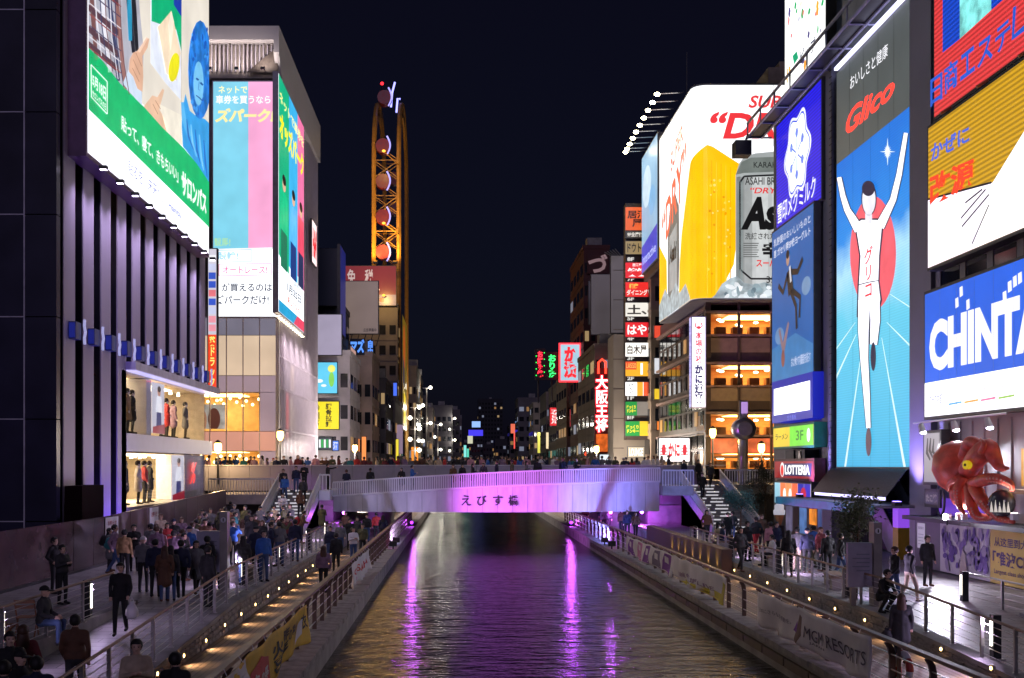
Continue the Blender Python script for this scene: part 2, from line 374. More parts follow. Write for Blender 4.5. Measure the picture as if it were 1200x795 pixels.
# retaining walls of rough stones
sm = []
for k in range(6):
    m_ = MB(); bm = bmesh.new(); bmesh.ops.create_cube(bm, size=1)
    bmesh.ops.bevel(bm, geom=list(bm.edges), offset=0.09, segments=1, affect='EDGES')
    for v in bm.verts: v.co += Vector([random.uniform(-0.05, 0.05) for _ in range(3)])
    me = bpy.data.meshes.new('stone'); bm.to_mesh(me); bm.free(); me.materials.append(STONE); sm.append(me)
def stone_wall(name, X, gz, sgn, y0, y1, rows, ln):
    w_ = BX(name, P('wall_core', (0.10, 0.095, 0.09), 0.9), None, X, y0 - 30, 0.4, X - sgn * 0.3, 400, 0.74); st(w_)
    mb = MB(); ys = [y0 - 20, 17, 20, 23, 26, 29, 31, 32, 400]
    for a, c in zip(ys, ys[1:]):
        mb.add([(X - sgn * 0.02, a, 0.6), (X - sgn * 0.02, c, 0.6), (X - sgn * 0.02, c, gz(c)), (X - sgn * 0.02, a, gz(a))], [(0, 1, 2, 3)])
        mb.add([(X + sgn * 0.07, a, gz(a) + 0.02), (X - sgn * 0.36, a, gz(a) + 0.02), (X - sgn * 0.36, c, gz(c) + 0.02), (X + sgn * 0.07, c, gz(c) + 0.02),
                (X + sgn * 0.07, a, gz(a) - 0.09), (X - sgn * 0.36, a, gz(a) - 0.09), (X - sgn * 0.36, c, gz(c) - 0.09), (X + sgn * 0.07, c, gz(c) - 0.09)],
               [(0, 1, 2, 3), (4, 7, 6, 5), (0, 3, 7, 4), (1, 5, 6, 2), (0, 4, 5, 1), (3, 2, 6, 7)])
    mb.build('wall_cap', CONC, w_)
    for r in range(rows):
        y = y0 + random.uniform(0, 0.3)
        while y < y1:
            l = ln * random.uniform(0.7, 1.35); h = (gz(y + l / 2) - 0.1 - 0.7) / rows
            if h > 0.05:
                o = place('stone', random.choice(sm), w_, (X + sgn * random.uniform(0.0, 0.03), y + l / 2, 0.7 + h * (r + 0.5)))
                o.scale = (0.12, l * 0.97, h * 0.95)
            y += l
    return w_
stone_wall('retaining_wall_left', -6.5, gl, 1, 18.5, 60, 3, 0.5)
stone_wall('retaining_wall_right', 11.6, gr, -1, 20, 62, 2, 0.72)
# recessed foot lights in both walls
def footlight(X, Y, sgn, z, where):
    t = thing('foot_light', 'small round warm light set in the ' + where, 'light', (X, Y, z), 'foot lights in the ' + where)
    MB().cyl((X + sgn * 0.06, Y, z), (X + sgn * 0.13, Y, z), 0.075, k=12).build('bezel', STEEL, t)
    MB().cyl((X + sgn * 0.12, Y, z), (X + sgn * 0.142, Y, z), 0.038, k=12).build('lens', E((255, 205, 120), 11, None, False), t)
    lamp(t, 'SPOT', (X + sgn * 0.17, Y, z), 20 if sgn > 0 else 34, (1.0, 0.60, 0.30), 0.04, 130, (X + sgn * 1.2, Y, z - 0.75), 0.9)
for i in range(16): footlight(-6.5, 23.3 + i * 2.22, 1, 1.0 if i > 2 else 0.93, 'stone wall of the left walk')
for i in range(15): footlight(11.6, 21.5 + i * 2.5, -1, 0.92, 'stone wall of the right walk')

# ---------------------------------------------------------------- railings
def railing(name, label, X, y0, y1, gz, h, n, wires, postm, railm, rr, kind='steel', group=None):
    t = thing(name, label, 'railing', (X, (y0 + y1) / 2, gz((y0 + y1) / 2)), group)
    ys = sorted(set([y0, y1] + [y for y in (17, 20, 23, 26, 29, 31, 32) if y0 < y < y1]))
    if kind == 'flat':
        mb = MB()
        for a, c in zip(ys, ys[1:]): mb.prism([(X - rr, a, gz(a) + h - 0.04), (X + rr, a, gz(a) + h - 0.04), (X + rr, a, gz(a) + h + 0.03), (X - rr, a, gz(a) + h + 0.03)], (0, c - a, 0))
        mb.build('handrail', railm, t)
    else: MB().tube([(X, y, gz(y) + h) for y in ys], rr, 8).build('handrail', railm, t)
    for k in range(n + 1):
        y = y0 + (y1 - y0) * k / n; z = gz(y)
        if kind == 'flat':
            mb = MB()
            pr = [(0.0, 0), (0.0, h * 0.72), (0.03, h * 0.86), (0.10, h - 0.04)]; s_ = 1 if X < 0 else -1
            for (a, za), (c, zc) in zip(pr, pr[1:]):
                mb.add([(X + s_ * (d0 + e), y + f, z + zz) for d0, zz in ((a, za), (c, zc)) for e in (-0.09, 0.03) for f in (-0.035, 0.035)],
                       [(0, 1, 5, 4), (2, 6, 7, 3), (0, 4, 6, 2), (1, 3, 7, 5), (0, 2, 3, 1), (4, 5, 7, 6)])
            mb.build('post', postm, t)
        else:
            mb = MB().box(X - 0.035, y - 0.03, z, X + 0.035, y + 0.03, z + h); mb.box(X - 0.08, y - 0.08, z, X + 0.08, y + 0.08, z + 0.02); mb.build('post', postm, t)
    for k in range(wires):
        dz = h * (k + 0.7) / (wires + 0.6)
        MB().tube([(X, y, gz(y) + dz) for y in ys], 0.009 if kind != 'flat' else 0.015, 4).build('wire', STEEL, t)
    return t
fl = lambda Y: 0.72
railing('quay_railing', 'brown handrail on curved steel posts along the left quay edge', -4.07, 12.5, 92, fl, 1.12, 47, 3, BRONZE, WOOD, 0.075, 'flat')
railing('quay_railing', 'brown handrail on curved steel posts along the right quay edge', 8.62, 14.5, 92, fl, 1.08, 40, 3, BRONZE, WOOD, 0.075, 'flat')
railing('walk_railing', 'steel wire railing on top of the stone wall of the left walk', -6.66, 15, 58.5, gl, 0.95, 29, 6, STEEL, WOOD, 0.035)
railing('walk_railing', 'steel wire railing on top of the stone wall of the right walk', 11.8, 16, 57, gr, 0.95, 27, 5, STEEL, WOOD, 0.035)
railing('ramp_railing', 'steel wire railing beside the folding chairs above the left ramp', -9.25, 20, 29.5, lambda Y: 1.47, 0.98, 4, 6, STEEL, WOOD, 0.032)
railing('ramp_railing', 'short steel wire railing in front of the yellow and flower posters', 15.43, 22, 34, lambda Y: 1.05, 0.98, 5, 5, STEEL, STEEL, 0.03)

# ---------------------------------------------------------------- bridge over the canal
BRW = P('bridge_panel', (0.54, 0.52, 0.56), 0.45, var=0.16, scale=1.4, stretch=(1.5, 1, .35), bump=.05)
BRT = P('baluster_white', (0.66, 0.65, 0.68), 0.4, var=0.05)
def deckz(X): t = (X + 8.3) / 21.3; t = max(0, min(1, t)); return 3.28 + 0.92 * math.sin(t * math.pi / 2) ** 1.0
def bry(X): t = (X - 1.5) / 11.5; return 70.9 + 1.6 * t * t
br = thing('footbridge', 'pale panelled bridge with slatted balustrade and Japanese characters over the canal', 'bridge', (2.35, 72, 0.7))
N = 22; xs = [-8.3 + 21.3 * i / N for i in range(N + 1)]
for i in range(N):
    a, c = xs[i] + 0.015, xs[i + 1] - 0.015
    m_ = MB(); th = 0.14
    vs_ = []
    for X in (a, c):
        for (z, dy) in ((2.32 + 0.10 * abs(X - 2.3) / 11 * 0, 0.14), (deckz(X) - 0.02, 0)):
            vs_ += [(X, bry(X) + dy, z), (X, bry(X) + dy + th, z)]
    m_.add(vs_, [(0, 4, 6, 2), (1, 3, 7, 5), (2, 6, 7, 3), (0, 1, 5, 4), (0, 2, 3, 1), (4, 5, 7, 6)])
    m_.build('fascia_panel', BRW, br)
m_ = MB()
for i in range(N):
    a, c = xs[i], xs[i + 1]
    m_.add([(X, bry(X) + dy, z(X)) for X in (a, c) for dy, z in ((0.16, lambda q: 2.35), (4.6, lambda q: 2.35), (4.6, lambda q: deckz(q)), (0.02, lambda q: deckz(q)))],
           [(0, 4, 5, 1), (3, 2, 6, 7), (0, 3, 7, 4), (1, 5, 6, 2), (0, 1, 2, 3), (4, 7, 6, 5)])
m_.build('deck', CONC, br)
MB().tube([(X, bry(X) - 0.05, deckz(X) + 0.94) for X in xs], 0.05, 8).build('handrail', BRT, br)
MB().tube([(X, bry(X) - 0.02, deckz(X) + 0.05) for X in xs], 0.07, 6).build('bottom_rail', BRT, br)
bal = MB().prism([(-0.035, -0.05, 0), (0.035, -0.05, 0), (0.035, 0.05, 0), (-0.035, 0.05, 0)], (0.0, -0.02, 0.88)).mesh('baluster', BRT)
NB = 148
for i in range(NB + 1):
    X = -8.3 + 21.3 * i / NB; o = place('baluster', bal, br, (X, bry(X) - 0.03, deckz(X) + 0.06), 0.0)
for i, (ch, px) in enumerate(zip('えびす橋', (547, 565, 584, 602))):
    X = (px - CX) / F * 71; fr = Fr((X - 0.35, bry(X) - 0.0, 2.75), (1, 0, 0), W=0.7, H=0.7)
    txt(br, fr, ch, 0, 0, 0.62, 0.66, (10, 10, 10), 0, 0.01, name='character', mat=BLACK, thick=0.03)
# main road deck with a panel parapet behind
mbg = thing('road_bridge', 'long pale panel parapet and road deck behind the slatted bridge', 'bridge', (0, 85, 0.7))
BX('deck', CONC, mbg, -16, 78.4, 2.5, 19.2, 96, 4.25)
for i in range(26):
    a = -19.2 + i * 1.45
    if a > 16: break
    BX('parapet_panel', P('parapet', (0.30, 0.28, 0.32), 0.35, var=0.07), mbg, a + 0.012, 78.0, 3.55 if a < -8.5 else 2.6, a + 1.438, 78.22, 5.28)
BX('coping', P('coping_steel', (0.5, 0.49, 0.5), 0.35), mbg, -19.25, 77.95, 5.29, 18.6, 78.3, 5.36)
for X in (-6.2, 11.0):
    BX('pier', CONC, mbg, X - 0.5, 80, 0.4, X + 0.5, 95, 2.5)
# street behind the bridge, on both banks
st(BX('street_left', ASPH, None, -60, 78.3, 1.45, -16, 89.3, 4.0)); st(BX('street_right', ASPH, None, 19.2, 78.3, 1.3, 60, 88, 4.0))
# bank walls under the bridge
st(BX('abutment_left', CONC, None, -13.8, 78.25, 0.75, -9.0, 96, 2.5)); st(BX('abutment_right', P('purple_wall', (0.30, 0.26, 0.30), 0.6), None, 13.2, 78.25, 0.75, 19.1, 96, 2.5))
def stairs(name, label, x0, x1, yb, yt, zb, zt, n, colr):
    t = thing(name, label, 'stairs', ((x0 + x1) / 2, yb, zb)); dy = (yt - yb) / n; dz = (zt - zb) / n
    for k in range(n):
        s_ = BX('step', P('step_stone', (0.20, 0.19, 0.19), 0.6), t, x0, yb + k * dy, zb - 0.2 if k == 0 else zb, x1, yt, zb + (k + 1) * dz - 0.002 * (n - k))
        for (a, c) in (((0.12, 0.38), (0.5, 0.82)) if k % 2 else ((0.05, 0.28), (0.42, 0.74))):
            w_ = x1 - x0; BX('white_nosing', E((235, 232, 240), 0.55, None, False), s_, x0 + a * w_, yb + k * dy - 0.012, zb + (k + 1) * dz - 0.10, x0 + c * w_, yb + k * dy + 0.004, zb + (k + 1) * dz - 0.012)
    for X in (x0 - 0.14, x1 + 0.02):
        m_ = MB().prism([(X, yb - 0.5, zb - 0.1), (X, yt, zt - 0.4), (X, yt, zt + 0.25), (X, yb - 0.5, zb + 0.45)], (0.12, 0, 0)); m_.build('side_panel', colr, t)
        MB().tube([(X + 0.06, yb - 0.6, zb + 0.98), (X + 0.06, yt, zt + 1.0)], 0.06, 8).build('handrail', BRT, t)
        nb = 34
        for k in range(nb + 1):
            q = k / nb; y = yb - 0.5 + (yt - yb + 0.5) * q; z = zb + (zt - zb) * q
            BX('baluster', BRT, t, X + 0.03, y - 0.02, z + 0.40 - 0.1 * q, X + 0.09, y + 0.02, z + 0.98)
    return t
stairs('canal_stairs', 'stone stairs with white edge strips from the left walk to the bridge', -11.7, -9.2, 64.5, 72.0, 1.4, 3.75, 13, BRT)
stairs('canal_stairs', 'stone stairs with white edge strips beside the right end of the bridge', 15.2, 17.8, 67.0, 76.5, 1.2, 4.0, 14, P('blue_panel', (0.35, 0.42, 0.55), 0.5))
# landings beside both stairs
def landing(name, label, x0, x1, y0, y1, z, col):
    t = thing(name, label, 'landing', ((x0 + x1) / 2, y0, z - 0.6)); BX('platform', col, t, x0, y0, z - 0.62, x1, y1, z)
    MB().tube([(x0, y0 + 0.05, z + 1.0), (x1, y0 + 0.05, z + 1.0)], 0.05).build('handrail', BRT, t)
    n = int((x1 - x0) / 0.17)
    for k in range(n + 1): BX('baluster', BRT, t, x0 + (x1 - x0) * k / n - 0.025, y0 + 0.02, z, x0 + (x1 - x0) * k / n + 0.025, y0 + 0.08, z + 0.98)
    return t
landing('stair_landing', 'small railed landing between the left stairs and the bridge', -9.02, -8.34, 70.6, 78, 3.72, BRT)
landing('stair_landing', 'small railed landing between the bridge and the right stairs', 13.05, 15.02, 71.6, 78, 4.0, CONC)
landing('street_fence', 'long beige baluster fence left of the left stairs', -16.2, -11.95, 71.2, 78, 3.45, P('fence_beige', (0.42, 0.36, 0.32), 0.6))
landing('street_fence', 'pale baluster fence right of the right stairs', 18.0, 22.3, 75.6, 78, 4.0, CONC)
BX('support_wall', P('dark_stone', (0.09, 0.08, 0.085), 0.5), mbg, -16.2, 73, 1.41, -11.95, 77.9, 2.83)
BX('support_wall', P('dark_stone', (0.09, 0.08, 0.085), 0.5), mbg, 18.0, 76.2, 1.2, 22.3, 77.9, 3.4)
# purple floodlights on the quays beneath the road deck, and the floods that wash the fascia
def flood(X, Y, z, col, emi, en, aim, label, spot=110, r=0.11, es=5):
    t = thing('floodlight', label, 'floodlight', (X, Y, z - 0.35))
    MB().box(X - 0.05, Y - 0.05, z - 0.35, X + 0.05, Y + 0.05, z - r * 0.7).build('stand', DARK, t)
    MB().cyl((X, Y + 0.12, z), (X, Y - 0.02, z), r * 0.8, r * 1.25, 12).build('housing', DARK, t)
    MB().ell((X, Y - 0.05, z), r, r * 0.5, r, 12).build('lens', E(emi, es, None, False), t, True)
    lamp(t, 'SPOT', (X, Y - 0.2, z), en, col, 0.25, spot, aim, 0.8); return t
flood(-3.72, 84, 1.0, (0.62, 0.1, 1.0), (160, 40, 255), 90, (1.5, 60, 0.4), 'purple floodlight on the left quay edge under the bridge')
flood(8.35, 84, 1.0, (0.62, 0.1, 1.0), (160, 40, 255), 90, (3.5, 60, 0.4), 'purple floodlight on the right quay edge under the bridge')
# ---------------------------------------------------------------- generic pieces for buildings
PANE = P('dark_pane', (0.015, 0.017, 0.025), 0.08, var=0.3, scale=0.6)
GL = glass('shop_glass', (0.97, 0.98, 1.0), 0.97)
def Egrad(name, stops, z0, z1, s=1.0, lines=True):
    m = bpy.data.materials.new(name); m.use_nodes = True; t = m.node_tree; b = t.nodes['Principled BSDF']
    ge = t.nodes.new('ShaderNodeNewGeometry'); sx = t.nodes.new('ShaderNodeSeparateXYZ'); t.links.new(ge.outputs['Position'], sx.inputs[0])
    r = t.nodes.new('ShaderNodeMapRange'); r.inputs[1].default_value = z0; r.inputs[2].default_value = z1; t.links.new(sx.outputs[2], r.inputs[0])
    n = t.nodes.new('ShaderNodeTexNoise'); n.inputs['Scale'].default_value = 0.5; n.inputs['Detail'].default_value = 4
    t.links.new(ge.outputs['Position'], n.inputs['Vector'])
    ad = t.nodes.new('ShaderNodeMath'); ad.operation = 'MULTIPLY_ADD'; ad.inputs[1].default_value = 0.22; t.links.new(n.outputs[0], ad.inputs[0]); t.links.new(r.outputs[0], ad.inputs[2])
    su = t.nodes.new('ShaderNodeMath'); su.operation = 'SUBTRACT'; su.inputs[1].default_value = 0.11; t.links.new(ad.outputs[0], su.inputs[0])
    cr = t.nodes.new('ShaderNodeValToRGB'); el = cr.color_ramp.elements
    while len(el) < len(stops): el.new(0.5)
    for e, (p, c) in zip(el, stops): e.position = p; e.color = (*lin(c), 1)
    t.links.new(su.outputs[0], cr.inputs[0]); t.links.new(cr.outputs[0], b.inputs['Emission Color'])
    b.inputs['Base Color'].default_value = (0.03, 0.04, 0.05, 1); b.inputs['Emission Strength'].default_value = s
    if lines:
        wv = t.nodes.new('ShaderNodeTexWave'); wv.bands_direction = 'Z'; wv.inputs['Scale'].default_value = 2.6; t.links.new(ge.outputs['Position'], wv.inputs[0])
        q = t.nodes.new('ShaderNodeMapRange'); q.inputs[3].default_value = 0.90 * s; q.inputs[4].default_value = 1.04 * s; t.links.new(wv.outputs['Fac'], q.inputs[0]); t.links.new(q.outputs[0], b.inputs['Emission Strength'])
    return m
_WIN = {}
def winmesh(w, h, ax, m):
    k = (round(w, 2), round(h, 2), ax, m.name)
    if k not in _WIN:
        mb = MB()
        if ax == 'y': mb.box(-w / 2, -0.06, -h / 2, w / 2, 0.05, h / 2)
        else: mb.box(-0.06, -w / 2, -h / 2, 0.05, w / 2, h / 2)
        _WIN[k] = mb.mesh('window', m)
    return _WIN[k]
WARM = [E((255, 214, 150), 0.30, None, False), E((255, 190, 110), 0.22, None, False), E((215, 225, 255), 0.2, None, False)]
def block(name, label, X0, X1, Y0, Y1, z0, z1, col, fh=3.4, nf=3, ns=4, wh=1.5, lit=0.12, ww=0.62, group=None, cat='building', rough=0.7, roof=True, top=0, seed=1):
    """building: walls, floor bands, parapet, roof plant, and every window of the two faces that show"""
    rnd = random.Random(seed); left = X1 <= 0
    xc = X1 if left else X0; t = thing(name, label, cat, ((X0 + X1) / 2, (Y0 + Y1) / 2, z0), group)
    m = P('wall_%d_%s' % (seed, name), col, rough, var=0.25, scale=0.4, bump=0.1, bscale=3)
    BX('wall', m, t, X0, Y0, z0, X1, Y1, z1)
    if roof:
        BX('parapet', m, t, X0 - 0.1, Y0 - 0.1, z1 + 0.003, X1 + 0.1, Y1 + 0.1, z1 + 0.6)
        cx = (X0 + X1) / 2; BX('roof_plant', CONC, t, cx - 1.2, Y0 + 1.5, z1 + 0.61, cx + 1.0, Y0 + 4.0, z1 + 2.0)
    n = int((z1 - z0 - 1.0 - top) / fh); sd = 1 if left else -1
    for k in range(n):
        zc = z0 + 1.2 + k * fh + fh / 2
        BX('floor_band', m, t, X0 - 0.07, Y0 - 0.07, zc - fh / 2 - 0.12, X1 + 0.07, Y1 + 0.0, zc - fh / 2 + 0.12)
        for i in range(nf):
            wd = (X1 - X0) / nf; mm = rnd.choice(WARM) if rnd.random() < lit else PANE
            place('window', winmesh(wd * ww, wh, 'y', mm), t, (X0 + (i + 0.5) * wd, Y0 - 0.01, zc))
        for i in range(ns):
            wd = (Y1 - Y0) / ns; mm = rnd.choice(WARM) if rnd.random() < lit else PANE
            place('window', winmesh(wd * ww, wh, 'x', mm), t, (xc + sd * 0.01, Y0 + (i + 0.5) * wd, zc))
    return t
def people_free_room(t, x0, x1, y0, y1, z0, z1, wall, glow, open_='y', s=1.0):
    """lit room behind a shop window: floor, back wall, ceiling light panels"""
    e = 0.05
    m = MB(); m.quad((x0, y0, z0), (x1, y0, z0), (x1, y1, z0), (x0, y1, z0))
    m.quad((x0, y0, z1), (x0, y1, z1), (x1, y1, z1), (x1, y0, z1))
    if open_ == 'y': m.quad((x0, y1, z0), (x1, y1, z0), (x1, y1, z1), (x0, y1, z1)); m.quad((x0, y0, z0), (x0, y1, z0), (x0, y1, z1), (x0, y0, z1)); m.quad((x1, y0, z0), (x1, y0, z1), (x1, y1, z1), (x1, y1, z0))
    else: m.quad((x0, y0, z0), (x0, y1, z0), (x0, y1, z1), (x0, y0, z1)); m.quad((x0, y0, z0), (x0, y0, z1), (x1, y0, z1), (x1, y0, z0)); m.quad((x0, y1, z0), (x1, y1, z0), (x1, y1, z1), (x0, y1, z1))
    r = m.build('room', wall, t)
    cx, cy_ = (x0 + x1) / 2, (y0 + y1) / 2
    BX('ceiling_light', E(glow, s, None, True), r, cx - (x1 - x0) * 0.3, cy_ - (y1 - y0) * 0.3, z1 - 0.06, cx + (x1 - x0) * 0.3, cy_ + (y1 - y0) * 0.3, z1 - 0.03)
    return r

# ================================================================ LEFT BANK
# ---- department store with fins
XF = -14.8
ds = thing('department_store', 'tall dark store with pale vertical fins and lit shop windows', 'building', (-20, 53, 1.4))
NAVY = P('navy_panel', (0.020, 0.018, 0.050), 0.3, var=0.3, scale=0.5); SLOT = P('slot_wall', (0.012, 0.011, 0.018), 0.3)
FIN = P('fin_mauve', (0.36, 0.31, 0.40), 0.45, var=0.10, scale=0.5, stretch=(1, 1, 0.25))
BX('wall', SLOT, ds, -34, 41.0, 1.41, -15.45, 49.2, 38)
BX('wall', SLOT, ds, -34, 49.2, 9.9, -15.45, 66.0, 38)
BX('wall', SLOT, ds, -34, 49.2, 1.41, -20.6, 66.0, 9.9)
BX('wall', SLOT, ds, -20.6, 64.9, 1.41, -16.2, 66.0, 9.88)
ph = 120 * 40.6 / F
SEAM = P('seam_metal', (0.55, 0.52, 0.6), 0.4, 0.4)
for k in range(-4, 7):
    zt = ZY(132, 40.6) - k * ph
    if zt < 1.5 or zt > 37: continue
    for (a, c) in ((-23.5, -18.55), (-18.5, -16.0), (-15.95, XF)):
        BX('cladding_panel', NAVY, ds, a, 40.6, max(1.42, zt - ph + 0.04), c, 40.98, zt)
    BX('seam', SEAM, ds, -23.5, 40.585, zt, -16.0, 40.6, zt + 0.04)
BX('seam', SEAM, ds, -16.0, 40.58, 1.42, -15.95, 40.62, 38)
finY = [41.95 + 2.165 * i for i in range(11)]
for i, y in enumerate(finY):
    z0 = 1.42 if y < 49 else 9.95
    fn = BX('fin', SLOT, ds, -15.44, y - 0.60, z0, XF - 0.06, y + 0.60, 37.8); BX('fin_face', FIN, fn, XF - 0.055, y - 0.62, z0, XF, y + 0.62, 37.8)
    if i:
        for k in range(9):
            zz = z0 + 0.05 + k * (37.5 - z0) / 9; lit_ = (i, k) in ((3, 3), (4, 3), (2, 1), (6, 5), (5, 2))
            place('window', winmesh(0.86, (37.5 - z0) / 9 - 0.12, 'x', E((190, 150, 80), 0.22, None, False) if lit_ else PANE), ds, (-15.42, y - 1.083, zz + (37.5 - z0) / 18))
            BX('transom', SEAM, ds, -15.44, y - 1.5, zz - 0.10, -15.3, y - 0.64, zz - 0.03)
    # blue lantern on the fin
    t = thing('wall_lantern', 'small blue lit box with a white zigzag edge on a mauve fin', 'lantern', (XF + 0.2, y, 10.0), 'blue lanterns across the fins')
    BX('box', P('blue_box', (0.02, 0.03, 0.15), 0.4), t, XF + 0.005, y - 0.12, 10.1, XF + 0.28, y + 0.5, 10.75)
    BX('glow_panel', E((30, 44, 160), 0.4, None, False), t, XF + 0.03, y - 0.125, 10.14, XF + 0.26, y - 0.155, 10.7)
    m_ = MB(); zz = [(0.54, 9.95), (0.50, 10.2), (0.62, 10.42), (0.50, 10.65), (0.54, 10.9)]
    for (a, za), (c, zc) in zip(zz, zz[1:]): m_.prism([(XF + 0.34, y + a, za), (XF + 0.34, y + a + 0.1, za), (XF + 0.34, y + c + 0.1, zc), (XF + 0.34, y + c, zc)], (0.08, 0, 0))
    m_.build('zigzag_tube', E((190, 190, 245), 0.6, None, False), t)
# shop windows
BX('canopy_edge', P('canopy_white', (0.6, 0.58, 0.66), 0.4), ds, -15.6, 49.0, 9.55, -14.35, 66.1, 9.9)
BX('canopy_light', E((205, 200, 255), 0.75, None, True), ds, -15.0, 49.1, 9.525, -14.4, 66.0, 9.545)
BX('fascia_band', P('fascia_lilac', (0.50, 0.49, 0.60), 0.4, var=0.05), ds, -16.1, 49.15, 5.95, XF, 66.05, 6.75)
BX('corner_post', DARK, ds, -15.6, 48.4, 1.42, XF, 49.1, 9.5)
BX('shop_sill', P('sill', (0.25, 0.23, 0.24), 0.4), ds, -16.1, 49.15, 3.0, XF, 64.9, 3.45)
SHOPW = P('shop_wall_cream', (0.62, 0.54, 0.42), 0.7)
r1 = people_free_room(ds, -20.5, -15.0, 49.25, 64.85, 6.76, 9.5, SHOPW, (255, 226, 178), 'x', 7)
r2 = people_free_room(ds, -20.5, -15.0, 49.25, 64.85, 3.42, 5.9, SHOPW, (255, 226, 178), 'x', 7)
for (z0, z1, ns) in ((6.76, 9.52, 6), (3.46, 5.94, 6)):
    for k in range(ns):
        y0 = 49.2 + k * 2.6; y1 = min(y0 + 2.57, 64.9)
        BX('shop_pane', GL, ds, -14.93, y0, z0, -14.91, y1, z1)
    for k in range(9):
        for X in (-16.2, -18.4): MB().cyl((X, 50 + k * 1.7, z1 - 0.05), (X, 50 + k * 1.7, z1 - 0.24), 0.07, 0.1, 8).build('spot_lamp', E((255, 236, 200), 6, None, False), ds)
BX('partition', WHITE, ds, -16.8, 53.1, 6.78, -15.05, 53.9, 9.45); BX('partition', WHITE, ds, -16.6, 60.4, 3.46, -15.05, 64.9, 5.9)
def poster_panel(t_, X, y0, y1, z0, z1, seed):
    rr = random.Random(seed); fr = Fr((X, y0, z0), (0, 1, 0), W=y1 - y0, H=z1 - z0)
    p_ = slab(fr, 0, 0, fr.W, fr.H, -0.05, 0, 'poster', E((215, 212, 225), 0.8, None, True), t_)
    W_, H_ = fr.W, fr.H
    shp(p_, fr, [(W_ * .3, 0), (W_ * .75, 0), (W_ * .7, H_ * .45), (W_ * .35, H_ * .45)], (40, 50, 110), 1, 'jeans')
    shp(p_, fr, [(W_ * .25, H_ * .42), (W_ * .8, H_ * .42), (W_ * .72, H_ * .74), (W_ * .35, H_ * .74)], (238, 238, 245), 2, 'shirt')
    shp(p_, fr, ellp(W_ * .53, H_ * .83, W_ * .13, H_ * .09), (190, 140, 120), 2, 'head'); shp(p_, fr, ellp(W_ * .53, H_ * .88, W_ * .14, H_ * .06), (35, 25, 25), 3, 'hair')
    shp(p_, fr, [(0, 0), (W_, 0), (W_, H_ * .2), (0, H_ * .12)], (150, 30, 50), 4, 'caption_band')
poster_panel(ds, -15.02, 54.0, 56.2, 6.9, 9.4, 1); poster_panel(ds, -15.02, 57.7, 60.2, 3.5, 5.85, 2)
fr = Fr((-14.88, 60.6, 4.0), (0, 1, 0), W=4, H=2)
txt(ds, fr, '%', 0.3, 0.3, 1.9, 1.5, (255, 80, 75), 1, 0.03, shear=0.4, name='red_print', st=0.9)
# uplights behind the hoarding at the foot of the fins
for i, y in enumerate((44.5, 46.4, 48.2)):
    t = thing('uplight', 'violet uplight at the foot of a mauve fin behind the hoarding', 'light', (-14.4, y, 1.41), 'violet uplights behind the hoarding')
    BX('housing', DARK, t, -14.55, y - 0.2, 1.41, -14.25, y + 0.2, 1.6); BX('lens', E((120, 90, 255), 6, None, False), t, -14.52, y - 0.17, 1.6, -14.28, y + 0.17, 1.62)
    lamp(t, 'SPOT', (-14.38, y, 1.7), 420, (0.26, 0.16, 1.0), 0.1, 120, (-14.9, y, 6.5), 0.9)
BX('plant_cabinet', P('cabinet_maroon', (0.012, 0.005, 0.006), 0.9, spec=0.05), ds, -14.75, 41.3, 1.42, -14.1, 43.8, 4.55)
# big patch billboard
fr = frL(-14.1, 103, 244.5, 17.15, 37.0)
sb = sign('billboard', 'huge lit billboard with green wave, hands and product box on the finned store', fr, (236, 236, 246), 'billboard', 1.0, 'soft', 0.75, P('billboard_frame_purple', (0.16, 0.07, 0.18), 0.4), 0.18)
A = lambda pts, col, l=1, n='graphic', **k: shp(sb, fr, pts, col, l, n, px=True, **k)
A([(90, -80), (260, -80), (260, 230), (244, 213), (215, 172), (190, 150), (165, 120), (140, 100), (103, 56), (90, 50)], (226, 218, 205), 1, 'cream_backdrop', sample=True, pat='soft')
A([(90, 40), (103, 56), (120, 72), (140, 98), (165, 122), (190, 150), (215, 174), (230, 192), (250, 222), (250, 275), (243, 265), (103, 128), (90, 115)], (8, 186, 110), 3, 'green_wave', sample=True)
A([(95, -60), (158, -60), (164, 20), (168, 60), (166, 100), (166, 124), (140, 100), (120, 74), (95, 50)], (176, 176, 188), 2, 'plaid_shirt')
for i, (a, c, col) in enumerate([((104, -40), (112, 70), (120, 80, 80)), ((115, -40), (128, 85), (225, 225, 235)), ((123, -40), (138, 95), (60, 66, 104)), ((132, -40), (146, 105), (150, 105, 100)),
                                 ((146, -40), (156, 62), (34, 34, 48)), ((153, -40), (160, 60), (26, 28, 38)), ((150, -20), (152, 48), (40, 150, 190))]):
    A(strip([a, ((a[0] + c[0]) / 2, (a[1] + c[1]) / 2), c], [3.0, 5.5, 4.0]), col, 3 + (i == 6), 'shirt_stripe')
for i, yy in enumerate((-30, 5, 30, 48)): A([(103, yy), (138, yy + 30), (138, yy + 38), (103, yy + 8)], (90, 62, 74), 4, 'shirt_stripe')
A([(143, 98), (150, 82), (157, 78), (164, 88), (166, 124), (158, 116)], (205, 220, 240), 4, 'cuff')
A([(150, 84), (151, 70), (155, 62), (160, 60), (171, 44), (174, 46), (172, 56), (166, 66), (167, 90), (166, 108), (160, 104), (155, 90)], (222, 176, 148), 5, 'hand')
A([(168, 125), (178, 112), (184, 114), (190, 104), (192, 106), (189, 118), (186, 128), (194, 142), (196, 160), (185, 146)], (230, 190, 160), 2, 'hand')
A([(186, 122), (212, 135), (214, 172), (196, 158)], (240, 232, 215), 2, 'sleeve')
A([(176, -60), (212, -60), (212, 118), (194, 98), (176, 74)], (226, 232, 246), 2, 'product_box')
